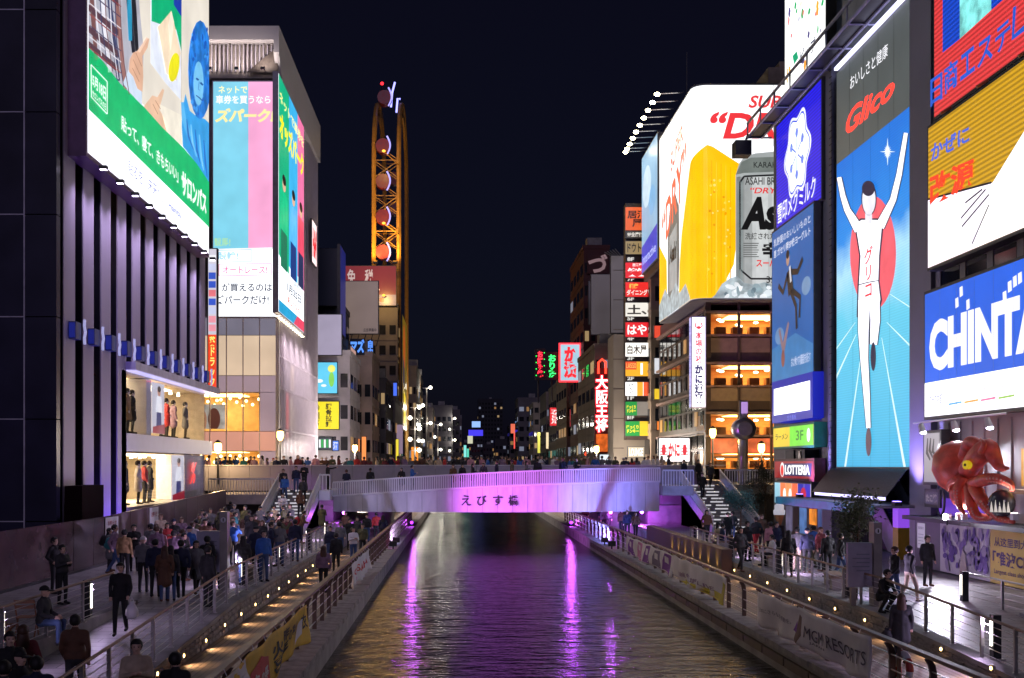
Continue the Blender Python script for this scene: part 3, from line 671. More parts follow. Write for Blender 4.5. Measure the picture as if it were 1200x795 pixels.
A([(177, -60), (212, -60), (212, 60), (206, 35), (177, 25)], (10, 176, 118), 3, 'box_green')
A([(200, -60), (212, -60), (212, 20), (203, 6)], (28, 60, 170), 4, 'box_blue')
A([(184, 32), (200, 13), (211, 62), (206, 95), (194, 86)], (243, 220, 190), 5, 'patch')
A(ellp(203, 79, 6, 17, rot=0.15), (232, 224, 30), 6, 'yellow_badge')
A([(211.4, -60), (212.6, -60), (212.6, 170), (211.4, 168)], (200, 190, 175), 2, 'seam_line')
A([(214, 125), (217, 110), (222, 130), (228, 135), (240, 140), (250, 150), (250, 225), (230, 192), (214, 172), (212, 150)], (52, 158, 226), 2, 'blue_shirt')
A(ellp(234, 82, 14, 58, 20), (40, 128, 222), 3, 'blue_hair', pat='mottle'); A(ellp(232, 98, 6, 26, 16), (120, 196, 240), 4, 'blue_face')
A(strip([(229, 112), (233, 115), (236, 118)], 1.2), (20, 80, 160), 5, 'mouth'); A(strip([(229, 92), (232, 94)], 2), (20, 80, 160), 5, 'eye'); A(strip([(234, 97), (237, 100)], 2), (20, 80, 160), 5, 'eye')
A(strip([(213, 120), (215, 140), (222, 160)], [3, 5, 6]), (90, 180, 235), 4, 'blue_arm')
for i in range(9):
    yy = -48 + i * 13; A(strip([(104, yy), (122, yy + 15), (141, yy + 30)], [1.0, 1.4, 1.0]), [(70, 60, 92), (220, 214, 222), (150, 70, 70)][i % 3], 5, 'shirt_check')
for i in range(6): A(strip([(107 + i * 6, -60), (112 + i * 6, 20 + i * 8), (118 + i * 6.5, 66 + i * 9)], [.7, 1.2, .8]), [(225, 222, 230), (58, 62, 100), (120, 84, 88)][i % 3], 5, 'shirt_check')
for a, c in (((158, 62), (165, 78)), ((155, 70), (163, 88)), ((154, 80), (162, 96)), ((181, 118), (187, 128)), ((178, 122), (184, 134))): A(strip([a, c], .8), (176, 126, 100), 6, 'finger_crease')
A([(160, 60), (171, 44), (172.5, 45), (163, 62)], (240, 204, 180), 6, 'finger_light'); A([(196, 30), (200, 13), (203, 26), (199, 60)], (255, 240, 216), 6, 'patch_light')
for i in range(5): A(strip([(218 + i * 5, 140 + i * 6), (220 + i * 5, 160 + i * 8), (226 + i * 4, 176 + i * 8)], [1, 2.2, .8]), [(34, 110, 196), (120, 196, 240)][i % 2], 5, 'shirt_fold')
rr_ = random.Random(5)
for i in range(40): an = rr_.uniform(0, 6.28); q = rr_.uniform(.5, 1.0); A(ellp(234 + 13.5 * q * math.cos(an), 80 + 57 * q * math.sin(an), rr_.uniform(.8, 1.8), rr_.uniform(1.5, 4), 7), rr_.choice([(30, 100, 200), (70, 156, 236), (24, 84, 178)]), 4 if q > .62 else 3.5, 'curl')
A(ellp(232, 98, 6, 26, 16), (120, 196, 240), 4.6, 'blue_face'); A(strip([(229, 112), (233, 115), (236, 118)], 1.2), (20, 80, 160), 5.5, 'mouth'); A(strip([(229, 92), (232, 94)], 2), (20, 80, 160), 5.5, 'eye'); A(strip([(234, 97), (237, 100)], 2), (20, 80, 160), 5.5, 'eye'); A(strip([(232.5, 96), (231.5, 105), (233.5, 106)], .8), (60, 130, 200), 5.5, 'nose')
B = lambda s, q, col, l=6, bold=0.02, **k: txt(sb, fr, s, 0, 0, 0, 0, col, l, bold, px=True, quad=q, **k)
B('貼って、寝て、きもちいい」', [(141, 152), (208, 215), (208, 197), (141, 134)], (245, 255, 250))
B('サロンパス', [(212, 228), (241, 252), (241, 228), (212, 198)], (255, 255, 255), bold=0.04)
B('貼るを、未来へ。', [(149, 203), (190, 238), (190, 222), (149, 187)], (120, 130, 190), bold=0.0)
B('Hisamitsu', [(197, 244), (211, 256), (211, 249), (197, 236)], (80, 100, 190)); B('5月18日', [(107, 100), (123, 120), (123, 103), (107, 86)], (235, 255, 245), bold=0.03)
B('サロンパスの日', [(107, 113), (123, 130), (123, 122), (107, 105)], (235, 255, 245))
for a, c in (((105.5, 76), (124.5, 96)), ((124.5, 96), (124.5, 134)), ((124.5, 134), (106, 114)), ((106, 114), (105.5, 76))): A(strip([a, c], 1.1), (235, 255, 245), 6, 'badge_outline')
# blade sign at the corner of the store
fr = frC(66.4, 244, 253.5, 292, 455)
t = sign('blade_sign', 'narrow vertical directory sign at the corner of the finned store', fr, (226, 222, 236), s=0.8, depth=0.4, rim=0.06)
for i in range(9): shp(t, fr, [(0.03, 3.4 + i * 0.52), (fr.W - 0.03, 3.4 + i * 0.52), (fr.W - 0.03, 3.8 + i * 0.52), (0.03, 3.8 + i * 0.52)], random.choice([(235, 150, 165), (200, 205, 235), (240, 240, 245), (230, 120, 130), (60, 90, 200)]), 1, 'panel')
shp(t, fr, [(0, 0), (fr.W, 0), (fr.W, 3.2), (0, 3.2)], (238, 70, 35), 1, 'panel'); txt(t, fr, '薬|ド|ラ|ッ|ク', 0.06, 0.1, fr.W - .06, 3.1, (255, 235, 120), 2, 0.03)

# ---- hoarding along the walk
hd = thing('hoarding', 'glossy brown panel hoarding along the left walk below the finned store', 'hoarding', (-14, 45, 1.4))
HP = P('hoarding_panel', (0.085, 0.05, 0.055), 0.13, var=0.2, scale=1.2)
BX('panel', P('louvre_panel', (0.22, 0.20, 0.26), 0.4), hd, -14.08, 24.0, 1.42, -14.0, 33.0, 3.3)
ys = [33.05, 35.3, 37.75, 40.1, 42.3, 44.5]
for a, c in zip(ys, ys[1:]): BX('panel', HP, hd, -14.08, a + 0.015, 1.42, -14.0 + random.uniform(-0.01, 0.01), c - 0.015, 3.3)
BX('base_rail', DARK, hd, -14.1, 24, 1.405, -13.96, 44.5, 1.5)
for k in range(9):
    a = 44.55 + k * 2.4; zt = 3.32 + 0.06 * k
    if a > 66: break
    MB().prism([(-14.06, a, 1.42), (-14.06, a + 2.37, 1.42), (-14.06, a + 2.37, zt + 0.06), (-14.06, a, zt)], (0.08, 0, 0)).build('panel', P('wall_brown', (0.085, 0.052, 0.052), 0.3), hd)
for (a, c, z0, z1) in ((43.6, 45.2, 2.1, 3.25), (49.8, 51.2, 1.9, 3.4)):
    fr = Fr((-13.955, a, z0), (0, 1, 0), W=c - a, H=z1 - z0); t = thing('notice', ['white paper notice where the smooth hoarding panels meet the rising brown wall', 'narrow white paper notice on the rising brown wall behind the crowd'][a > 47], 'notice', fr.p(fr.W / 2, 0))
    slab(fr, 0, 0, fr.W, fr.H, -0.02, 0, 'sheet', WHITE, t); txt(t, fr, 'お知らせ', .25, fr.H * .72, fr.W - .25, fr.H * .88, (0, 0, 0), 0, .02, mat=P('print_red', (0.4, 0.05, 0.05)))
    for k in range(5): slab(fr, .18, .15 + k * .13, fr.W - .2 - .1 * (k % 2), .19 + k * .13, 0.003, 0.006, 'print_line', P('print_grey', (0.2, 0.2, 0.25)), t)

# ---- glass fashion building with the wrap-round LED screens
YG, XG = 89.5, -14.8
gb = thing('fashion_store', 'pale glass corner building with white frame behind the finned store', 'building', (-20, 100, 4))
WF = P('frame_white', (0.58, 0.55, 0.56), 0.5, var=0.06, scale=0.5); RIB = P('rib_silver', (0.62, 0.57, 0.62), 0.4, 0.2, var=0.06)
s_ = YG / F
BX('core', P('core_grey', (0.25, 0.23, 0.26), 0.6), gb, -32, YG + 1.2, 17.2, XG - 0.5, 114.2, 39.2)
BX('core', P('core_grey', (0.25, 0.23, 0.26), 0.6), gb, -32, YG + 6.2, 4.0, XG - 0.5, 114.2, 17.2)
BX('core', P('core_grey', (0.25, 0.23, 0.26), 0.6), gb, XG - 1.45, YG + 0.7, 4.0, XG - 0.5, YG + 6.2, 17.2)
BX('roof_frame', WF, gb, -32, YG - 1.0, 39.3, XG + 0.3, 114.6, 40.4)
MB().prism([(XG + 0.3, YG - 1.0, 39.3), (XG + 0.3, YG - 1.0, 38.3), (XG + 0.3, YG + 0.5, 36.6), (XG + 0.3, 114.6, 36.6), (XG + 0.3, 114.6, 39.3)], (-0.45, 0, 0)).build('side_frame', WF, gb)
for k in range(22): BX('soffit_louvre', RIB, gb, -22 + k * 0.32, YG - 0.3, 37.0, -21.9 + k * 0.32, YG - 0.15, 39.2)
BX('soffit', P('soffit_panel', (0.40, 0.35, 0.31), 0.5), gb, -32, YG + 0.1, 36.6, XG - 0.2, YG + 1.2, 39.25)
m_ = MB().prism([(-17.2, YG - 0.4, 36.9), (XG + 0.1, YG - 0.4, 39.0), (XG + 0.1, YG - 0.4, 36.9)], (0, 0.1, 0)); m_.build('mesh_panel', P('mesh_panel', (0.16, 0.13, 0.11), 0.5, bump=0.5, bscale=20), gb)
# ribs on the canal side
BX('side_wall', P('side_glass', (0.46, 0.42, 0.48), 0.3), gb, XG - 0.5, YG + 0.4, 4.0, XG - 0.1, 114.3, 36.6)
for k in range(32):
    y = YG + 0.5 + k * 0.77; BX('rib', RIB, gb, XG - 0.1, y, 4.0, XG + 0.12, y + 0.1, 17.3 if y < 106.5 else 36.5)
for z in (8.2, 11.6, 14.2): BX('band', RIB, gb, XG - 0.1, YG + 0.4, z, XG + 0.06, 114.2, z + 0.15)
for (y0, z0, z1, col, s2) in ((93.2, 7.6, 11.4, (250, 90, 85), 0.9), (95.3, 8.4, 11.2, (235, 215, 180), 0.6), (97.0, 8.4, 10.6, (225, 205, 180), 0.45), (96.0, 11.9, 14.0, (240, 215, 170), 0.6), (104.0, 5, 5.7, (240, 220, 170), .7)):
    BX('lit_window', E(col, s2, 'soft', False), gb, XG - 0.09, y0, z0, XG - 0.04, y0 + 1.6, z1)
# front curtain wall
rows = [(17.25, 15.85, 'grey'), (15.8, 12.6, 'warm'), (12.55, 11.25, 'lilac'), (11.2, 8.1, 'shop'), (8.05, 6.5, 'pink'), (6.45, 4.05, 'shop')]
pm = {'grey': E((150, 146, 166), 0.5, 'soft', False), 'warm': E((222, 196, 168), 0.85, 'soft', True), 'lilac': E((190, 164, 178), 0.55, 'soft', False), 'pink': E((236, 170, 150), 0.62, 'soft', False)}
for zt, zb, kd in rows:
    for i in range(7):
        x1 = XG - 0.12 - i * 1.34; BX('curtain_pane', (GL if i else pm['lilac']) if kd == 'shop' else pm[kd], gb, x1 - 1.28, YG - 0.02, zb, x1, YG + 0.03, zt)
for i in range(8): BX('mullion', RIB, gb, XG - 0.12 - i * 1.34, YG - 0.07, 4.0, XG - 0.04 - i * 1.34, YG + 0.1, 17.3)
BX('corner_post', WF, gb, XG - 0.12, YG - 0.12, 4.0, XG + 0.14, YG + 0.4, 17.3)
for z0, z1 in ((8.1, 11.2), (4.05, 6.45)):
    people_free_room(gb, -24.5, XG - 1.5, YG + 0.12, YG + 6, z0, z1, P('shop_wall_gold', (0.66, 0.50, 0.28), 0.6), (255, 206, 130), 'y', 5)
    for k in range(26): MB().ell((-23.5 + (k * 0.37) % 8, YG + 0.6 + (k % 5) * 0.8, z1 - 0.35 - 0.25 * (k % 3)), 0.12, 0.12, 0.12, 8, 5).build('pendant_lamp', E((255, 226, 160), 5, None, False), gb)
fr = Fr((-23.0, YG + 0.9, 8.3), (1, 0, 0), W=4.5, H=2.1)       # fashion picture in the upper shop window
t_ = slab(fr, 0, 0, 3.8, 2.0, -0.05, 0, 'display_board', E((196, 190, 180), 0.7, 'mottle', False), gb)
shp(t_, fr, ellp(2.9, 0.8, 0.5, 0.9), (90, 50, 40), 1, 'figure'); shp(t_, fr, ellp(2.0, 0.7, 0.3, 0.8), (170, 120, 90), 2, 'figure'); shp(t_, fr, ellp(1.0, 0.9, 0.5, 0.7), (70, 90, 80), 1, 'figure')
# front screen
fr = frC(YG - 0.45, 250, 323.5, 96, 371)
sc_ = sign('led_screen', 'pink and blue lit screen with white lower panel facing the bridge', fr, (244, 247, 250), 'screen', 1.0, 'soft', 0.4, P('screen_frame', (0.35, 0.33, 0.4), 0.4), 0.12)
A = lambda pts, col, l=1, n='graphic', **k: shp(sc_, fr, pts, col, l, n, px=True, **k)
A([(240, 90), (291, 90), (291, 292), (240, 292)], (128, 208, 232), 1, 'blue_half', sample=True, pat='soft'); A([(291, 90), (330, 90), (330, 292), (291, 292)], (248, 170, 212), 1, 'pink_half', sample=True, pat='soft')
B = lambda s, x0, y1, x1, y0, col, l=3, bold=0.02, **k: txt(sc_, fr, s, x0, y1, x1, y0, col, l, bold, px=True, **k)
B('ネットで', 256, 110, 290, 101, (255, 250, 190)); B('車券を買うなら', 253, 122, 317, 112, (255, 255, 250)); B('ズパーク!', 252, 144, 322, 127, (255, 236, 160), bold=0.05, shear=0.2)
B('競馬!', 251, 289, 270, 279, (170, 220, 170)); B('競輪!', 255, 305, 279, 295, (150, 205, 240)); B('オートレース!', 261, 321, 313, 312, (250, 120, 170)); B('が買えるのは', 260, 342, 319, 332, (50, 55, 80)); B('ズパークだけ!', 253, 357, 315, 346, (50, 55, 80))
for (x0, y0, x1, y1, col) in ((252, 307.5, 295, 293, (150, 205, 240)), (257, 323.5, 318, 309, (250, 120, 170))):
    for a, c in (((x0, y0), (x1, y0 - 1)), ((x1, y0 - 1), (x1, y1)), ((x1, y1), (x0, y1 + 1)), ((x0, y1 + 1), (x0, y0))): A(strip([a, c], 0.8), col, 3, 'outline')
A([(250, 292), (323, 290), (323, 292), (250, 294)], (250, 250, 255), 2, 'edge')
# side screen
fr = frL(XG + 0.55, 326.5, 356, 17.4, 36.0)
sd_ = sign('led_screen', 'tall green, blue and pink screen on the canal side of the glass building', fr, (240, 246, 252), 'screen', 0.95, 'soft', 0.45, P('screen_frame', (0.35, 0.33, 0.4), 0.4), 0.12)
W_, H_ = fr.W, fr.H
for i, (a, c, col) in enumerate(((0, .37, (20, 180, 130)), (.37, .72, (60, 180, 235)), (.72, 1, (240, 120, 170)))):
    shp(sd_, fr, [(a * W_, H_ * .24), (c * W_, H_ * .2), (c * W_, H_), (a * W_, H_)], col, 1, 'colour_band', sample=True, pat='soft')
    u = (a + c) / 2 * W_; k = W_ * .12
    shp(sd_, fr, [(u - k, H_ * .2), (u + k, H_ * .2), (u + k * .9, H_ * .38), (u - k * .9, H_ * .38)], [(30, 120, 90), (30, 60, 130), (40, 50, 90)][i], 2, 'figure_legs')
    shp(sd_, fr, [(u - k * 1.2, H_ * .36), (u + k * 1.2, H_ * .36), (u + k, H_ * .53), (u - k, H_ * .53)], [(10, 200, 140), (90, 190, 250), (240, 80, 110)][i], 3, 'figure_coat')
    shp(sd_, fr, ellp(u, H_ * .565, k * .5, H_ * .03), (225, 180, 150), 3, 'figure_head'); shp(sd_, fr, ellp(u, H_ * .585, k * .55, H_ * .022), (40, 28, 25), 4, 'figure_hair')
txt(sd_, fr, 'オッズパーク', .3, H_ * .74, W_ - .3, H_ * .86, (255, 240, 40), 4, .05); txt(sd_, fr, 'ネットで車券を', .3, H_ * .89, W_ - .3, H_ * .94, (255, 250, 160), 4, .02)
shp(sd_, fr, [(0, 0), (W_, 0), (W_, H_ * .05), (0, H_ * .05)], (30, 160, 210), 2, 'bottom_band'); shp(sd_, fr, [(W_ * .55, 0), (W_, 0), (W_, H_ * .05), (W_ * .7, H_ * .05)], (235, 70, 100), 3, 'bottom_band')
txt(sd_, fr, '1月25日', W_ * .3, H_ * .12, W_ * .85, H_ * .16, (30, 40, 60), 3); txt(sd_, fr, '楽しくなる。', W_ * .3, H_ * .07, W_ * .85, H_ * .1, (240, 90, 60), 3); txt(sd_, fr, 'オッズパークは新規会員', W_ * .1, H_ * .175, W_ * .9, H_ * .2, (30, 90, 110), 3, 0)
for k in range(12): BX('bulb_light', E((255, 240, 205), 4, None, False), sd_, XG + 0.2, fr.o.y + 0.6 + k * 1.25, 17.05, XG + 0.5, fr.o.y + 0.8 + k * 1.25, 17.12)
for k in range(5): lamp(sd_, 'SPOT', (XG + 1.6, 92 + k * 3.4, 16.6), 560, (1, .84, .88), .3, 150, (XG - .1, 92.5 + k * 3.4, 6), .9)
fr = frL(XG + 0.5, 366, 371, 25, 29); t = sign('logo_sign', 'small red script sign high on the edge of the glass building', fr, (255, 225, 225), s=0.9, depth=0.2); txt(t, fr, 'H&M', 0.1, .5, fr.W - .1, 3.4, (235, 40, 50), 1, .06, shear=.3)

# ---- further left bank
def px_block(name, label, px0, px1, py, Y, depth, col, seed, **k):
    a = PXL(px0, py, Y); b_ = PXL(px1, py, Y); left = px1 < CX
    return block(name, label, a.x, b_.x, Y, Y + depth, 1.41, a.z, col, seed=seed, **k)
FAR = 'buildings along the far canal'
b1 = px_block('canal_building', 'light grey building with cyan screen and yellow sign past the glass store', 330, 410, 417, 120, 12, (0.62, 0.58, 0.62), 11, nf=6, ns=3, lit=0.05)
px_block('canal_building', 'dark stepped building with blank black hoarding on its roof behind the white panel', 340, 400, 360, 128, 9, (0.05, 0.055, 0.07), 12, nf=4, ns=2)
b2 = px_block('canal_building', 'beige building with blue roof letters past the grey building', 405, 436, 418, 136, 12, (0.55, 0.42, 0.33), 13, nf=3, ns=3)
b3 = px_block('canal_building', 'slim dark grey office with small windows beside the beige building', 432, 452, 448, 152, 20, (0.10, 0.095, 0.10), 14, nf=3, ns=4, lit=.2)
b4 = px_block('discount_store', 'tall grey store block under the red tax-free sign', 395, 466, 360, 186, 6, (0.12, 0.11, 0.12), 15, nf=6, ns=2)
lb = [(452, 463, 470, 168, (0.20, 0.17, 0.16)), (479, 488, 432, 236, (0.30, 0.24, 0.19)), (486, 492, 442, 262, (0.26, 0.22, 0.2)), (490, 499, 472, 290, (0.16, 0.14, 0.13)), (498, 507, 480, 330, (0.22, 0.18, 0.16)),
      (505, 530, 477, 380, (0.13, 0.12, 0.13)), (527, 539, 482, 420, (0.17, 0.15, 0.15)), (536, 541, 492, 470, (0.22, 0.19, 0.18))]
lbl = ['narrow grey brown building below the wheel', 'slim tan building just past the wheel', 'thin brown building beside the slim tan one', 'low dark brown building by the tall floodlight pole', 'small lit-fronted building past the floodlight pole', 'broad dark grey block with flat roof far up the canal', 'grey block with lighter edge at the far end of the left row', 'last thin building of the left row']
for i, (a, c, y, Y, col) in enumerate(lb): px_block('canal_building', lbl[i], a, c, y, Y, 22, col, 20 + i, nf=2 if c - a < 15 else 4, ns=4, lit=.3, group=FAR)
def csign(name, label, Y, x0, x1, y0, y1, col, text=None, tcol=(255, 255, 255), s=0.9, bold=.03, depth=.4, pat='soft', vert=False, sample=True, rim=.08, group=None, tb=(.08, .12, .92, .88), cat='sign', frame=FRAME):
    fr = frC(Y, x0, x1, y0, y1); t = sign(name, label, fr, col, cat, s, pat, depth, frame, rim, group, sample)
    if text: txt(t, fr, text, fr.W * tb[0], fr.H * tb[1], fr.W * tb[2], fr.H * tb[3], tcol, 1, bold, st=s)
    return t, fr
# hoardings, screen and signs on the grey building
t, fr = csign('hoarding_board', 'blank white panel on the front of the grey building', 119.4, 369, 400, 369, 416, (196, 186, 215), s=0.55)
t, fr = csign('led_screen', 'small cyan screen with green sprout picture on the grey building', 119.4, 369, 395, 425, 461, (96, 200, 236), s=1.0, cat='screen')
shp(t, fr, ellp(fr.W * .75, fr.H * .45, .3, .8), (130, 205, 90), 1, 'sprout'); shp(t, fr, ellp(fr.W * .75, fr.H * .8, .4, .4), (235, 235, 110), 2, 'sprout_head'); shp(t, fr, ellp(fr.W * .2, fr.H * .4, .4, .2), (235, 245, 255), 1, 'cloud'); shp(t, fr, ellp(fr.W * .4, fr.H * .25, .3, .15), (235, 245, 255), 1, 'cloud')
t, fr = csign('shop_sign', 'square yellow sign with black characters under the cyan screen', 119.4, 368.5, 397, 471, 503, (240, 218, 40), s=1.0)
txt(t, fr, '豚|骨|拉|麺', fr.W * .45, .2, fr.W * .72, fr.H - .2, (30, 28, 20), 1, .03); txt(t, fr, '金|龍|軒', fr.W * .08, .3, fr.W * .22, fr.H - .3, (60, 70, 30), 1, .02)
t, fr = csign('shop_sign', 'small striped green and white shop sign by the canopy under the yellow sign', 119.3, 372, 388, 513, 527, (60, 70, 80), s=.7)
for i, col in enumerate(((230, 235, 240), (40, 170, 80), (235, 240, 240), (40, 160, 80), (230, 235, 240))): shp(t, fr, [(.15 + i * .27, .2), (.36 + i * .27, .2), (.36 + i * .27, fr.H - .2), (.15 + i * .27, fr.H - .2)], col, 1, 'stripe')
csign('shop_sign', 'small blue lit sign beside the striped shop sign', 119.3, 390, 396.5, 517, 528, (60, 120, 235), '酒', s=.9)
csign('roof_hoarding', 'blank dark hoarding on the roof with two lamp arms', 127, 368, 398, 292, 358, (12, 14, 26), s=0.6, sample=False, cat='hoarding')
fr = frL(-13.2, 399, 405, 20, 29.5); sign('roof_hoarding', 'narrow blue edged side of the roof hoarding', fr, (40, 46, 130), s=.5, sample=False, cat='hoarding')
fr = frL(-14.75 + 2.6, 411, 417, 6.2, 18.5); t = sign('blade_sign', 'tall pale orange lit side sign of the grey building', fr, (226, 176, 160), s=.6, depth=.3)
for (a, b_) in ((440, 453), (492, 514), (532, 541)): csign('shop_sign', 'lit cream shop sign on the canal corner of the grey building', 131, 410, 417, a, b_, (255, 222, 160), s=.9, group='lit cream corner signs')
# beige board with lattice feet, blue letters
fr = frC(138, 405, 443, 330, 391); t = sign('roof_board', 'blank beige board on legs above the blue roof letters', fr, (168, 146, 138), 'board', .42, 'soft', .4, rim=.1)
for k in range(5): MB().tube([fr.p(.4 + k * .85, -1.6, -.3), fr.p(.8 + k * .85, -.1, -.3)], .06, 5).build('leg', DARK, t)
txt(t, fr, '広告募集中', fr.W * .55, .2, fr.W * .95, .65, (60, 50, 50), 1, .02, st=.4)
fr = frC(135.6, 411, 427, 398, 414); t = thing('roof_letters', 'glowing blue roof letters on the beige building', 'sign', fr.p(1, 0)); txt(t, fr, 'マズ', 0, 0, fr.W, fr.H, (90, 150, 255), 1, .05, thick=.15, st=1.1); BX('rack', DARK, t, fr.o.x - .1, 135.7, fr.o.z - .2, fr.o.x + fr.W, 135.8, fr.o.z + fr.H + .1)
fr = frC(137.6, 431, 437, 399, 417); t = thing('roof_letters', 'glowing blue side letters round the corner of the beige building', 'sign', fr.p(.3, 0)); txt(t, fr, '自|由', 0, 0, fr.W, fr.H, (90, 150, 255), 1, .04, thick=.1, st=1.0); BX('rack', DARK, t, fr.o.x - .05, 137.7, fr.o.z - .2, fr.o.x + fr.W, 137.8, fr.o.z + fr.H + .1)
t, fr = csign('rooftop_sign', 'wide dark red rooftop sign reading tax free in two white characters', 185.4, 405, 464, 312, 358, (118, 22, 34), s=.75, tb=(.0, .45, .62, .9))
txt(t, fr, '免', fr.W * .03, fr.H * .52, fr.W * .2, fr.H * .92, (205, 190, 195), 2, .02, st=.6); txt(t, fr, '税', fr.W * .38, fr.H * .52, fr.W * .55, fr.H * .92, (205, 190, 195), 2, .02, st=.6)
shp(t, fr, [(fr.W * .6, 0), (fr.W, 0), (fr.W, fr.H * .27), (fr.W * .6, fr.H * .27)], (150, 132, 138), 1, 'white_strip', s=.6); shp(t, fr, ellp(fr.W * .72, fr.H * .14, .42, .42), (150, 30, 40), 2, 'red_dot', s=.6)
for i in range(8): BX('lamp_bead', E((255, 210, 180), 1.2, None, False), t, fr.o.x + 1.2 + i * .62, 185.25, fr.o.z + fr.H * .38, fr.o.x + 1.35 + i * .62, 185.3, fr.o.z + fr.H * .38 + .2)
# little lit signs up the left row
for i, (x0, x1, y0, y1, Y, col, lb_) in enumerate([(461, 465, 449, 464, 150, (70, 110, 240), 'small blue blade sign on the dark office'), (424, 429, 512, 541, 134, (255, 150, 80), 'orange lit doorway sign at the foot of the beige building'),
        (464, 472, 498, 532, 172, (130, 110, 130), 'tall dim poster panel below the wheel'), (482, 490, 524, 540, 230, (255, 150, 50), 'bright orange shop front beyond the wheel'), (464, 467, 515, 540, 170, (235, 215, 60), 'yellow strip sign at the foot of the wheel'),
        (549, 566, 504, 511, 600, (70, 60, 235), 'blue and violet neon sign across the far end of the canal'), (553, 563, 494, 501, 600, (150, 190, 255), 'pale blue neon letters above the violet neon sign'), (548, 554, 511, 520, 560, (200, 200, 170), 'dim cream sign under the far neon'),
        (543.5, 546.5, 522, 536, 430, (130, 230, 220), 'thin pale green strip sign at the far end'), (547, 549.5, 526, 536, 440, (90, 210, 180), 'thin sea-green strip sign at the far end')]):
    csign('shop_sign', lb_, Y, x0, x1, y0, y1, col, s=1.0, sample=False, pat=None, rim=.05)

# ---- oval ferris wheel on the discount store
fw = thing('ferris_wheel', 'tall oval amber lattice ferris wheel with red gondola discs and neon arcs', 'ferris wheel', (-12.8, 206, 1.4))
AMB = P('amber_steel', (0.50, 0.27, 0.06), 0.5)
YA, YB, ZT = 191.0, 219.0, 58.0; rad = (YB - YA) / 2
def ovalpath(off, n=14):
    p = [(YA - off, 1.5), (YA - off, 20), (YA - off, 40), (YA - off, ZT)]
    for i in range(1, n): a = math.pi - math.pi * i / n; p.append(((YA + YB) / 2 + (rad + off) * math.cos(a), ZT + (rad + off) * 0.95 * math.sin(a)))
    return p + [(YB + off, ZT), (YB + off, 40), (YB + off, 20), (YB + off, 1.5)]
LAMPA = E((255, 150, 30), 0.10, None, False)
for X in (-15.0, -10.7):
    for off in (0.0, -2.2):
        MB().tube([(X, y, z) for y, z in ovalpath(off)], 0.42 if off == 0 else 0.26, 6).build('track_rim', AMB, fw)
    pa, pb = ovalpath(0.0), ovalpath(-2.2)
    m_ = MB()
    def seg(p, n):
        out = []
        for a, c in zip(p, p[1:]):
            for i in range(n): out.append((a[0] + (c[0] - a[0]) * i / n, a[1] + (c[1] - a[1]) * i / n))
        return out
    qa = seg(pa[:4], 8) + pa[3:-3] + seg(pa[-4:], 8); qb = seg(pb[:4], 8) + pb[3:-3] + seg(pb[-4:], 8)
    for i in range(len(qa) - 1):
        a = qa[i]; c = qb[i + 1] if i % 2 else qb[i]; d = qa[i + 1] if not i % 2 else qa[i]
        m_.tube([(X, *(qb[i] if i % 2 == 0 else qa[i])), (X, *(qa[i + 1] if i % 2 == 0 else qb[i + 1]))], 0.12, 4)
    m_.build('lattice', AMB, fw)['kind'] = 'stuff'
for yy in (YA, YA + 2.2):
    m_ = MB()
    for k in range(19):
        z = 3 + k * 3.05; m_.tube([(-15, yy, z), (-10.7, yy, z + 3.05 if k % 2 else z)], 0.12, 4); m_.tube([(-10.7, yy, z), (-15, yy, z + 3.05)], 0.09, 4)
    m_.build('cross_brace', AMB, fw)['kind'] = 'stuff'
for k in range(12):
    if k < 7: y, z = YA - 0.8, ZT + 8 - k * 6.05 + (0 if k else 1.5)
    if k == 0: y, z = YA + 3.0, ZT + 11.5
    if k >= 7: y, z = YB + 0.5, ZT + 4 - (k - 7) * 6.05
    g = MB().cyl((-13.3, y - 0.9, z), (-13.3, y + 0.9, z), 1.25, k=16).build('gondola_disc', P('gondola_red', (0.16, 0.012, 0.02), 0.4), fw)
    MB().tube([(-12.6 + 0.55 * math.sin(a / 8 * math.pi), y - 1.0, z - 1.6 + 3.2 * a / 8) for a in range(9)], 0.14, 6).build('neon_arc', E((170, 165, 255), 1.3, None, False), g)
MB().tube([(-13, 204, 71), (-13, 204, 74.5)], .1, 5).build('mast', DARK, fw); MB().ell((-14.2, 200, 74.2), .3, .3, .3).build('beacon', E((255, 40, 50), 2, None, False), fw); MB().tube([(-14.2, 200, 68), (-14.2, 200, 74)], .08, 5).build('mast', DARK, fw)
for k, (a, c) in enumerate((((-12.4, 0.5), 71.5), ((-11.6, 0), 70.2))): MB().tube([(a[0], 197 + k * 3, 69), (a[0] + .2, 197 + k * 3, 71.5), (a[0] + .7, 197 + k * 3, 73.4 - k * 2)], .18, 6).build('neon_arc', E((150, 150, 255), 1.6, None, False), fw)
fr = Fr((-10.3, 196, 12), (0, 1, 0), W=16, H=20); t = sign('relief_panel', 'yellow and red relief panel hung on the canal side of the wheel', fr, (150, 120, 30), s=.5, pat='mottle', depth=.6, cat='panel', sample=False)
shp(t, fr, ellp(6, 15, 4, 4), (190, 90, 30), 1, 'orange_patch', s=.7); shp(t, fr, [(4, 1), (12, 0.5), (11, 6), (5, 7)], (235, 205, 25), 1, 'yellow_patch'); shp(t, fr, [(2, 8), (7, 7), (6, 12), (2, 13)], (30, 40, 90), 1, 'blue_patch', s=.6)
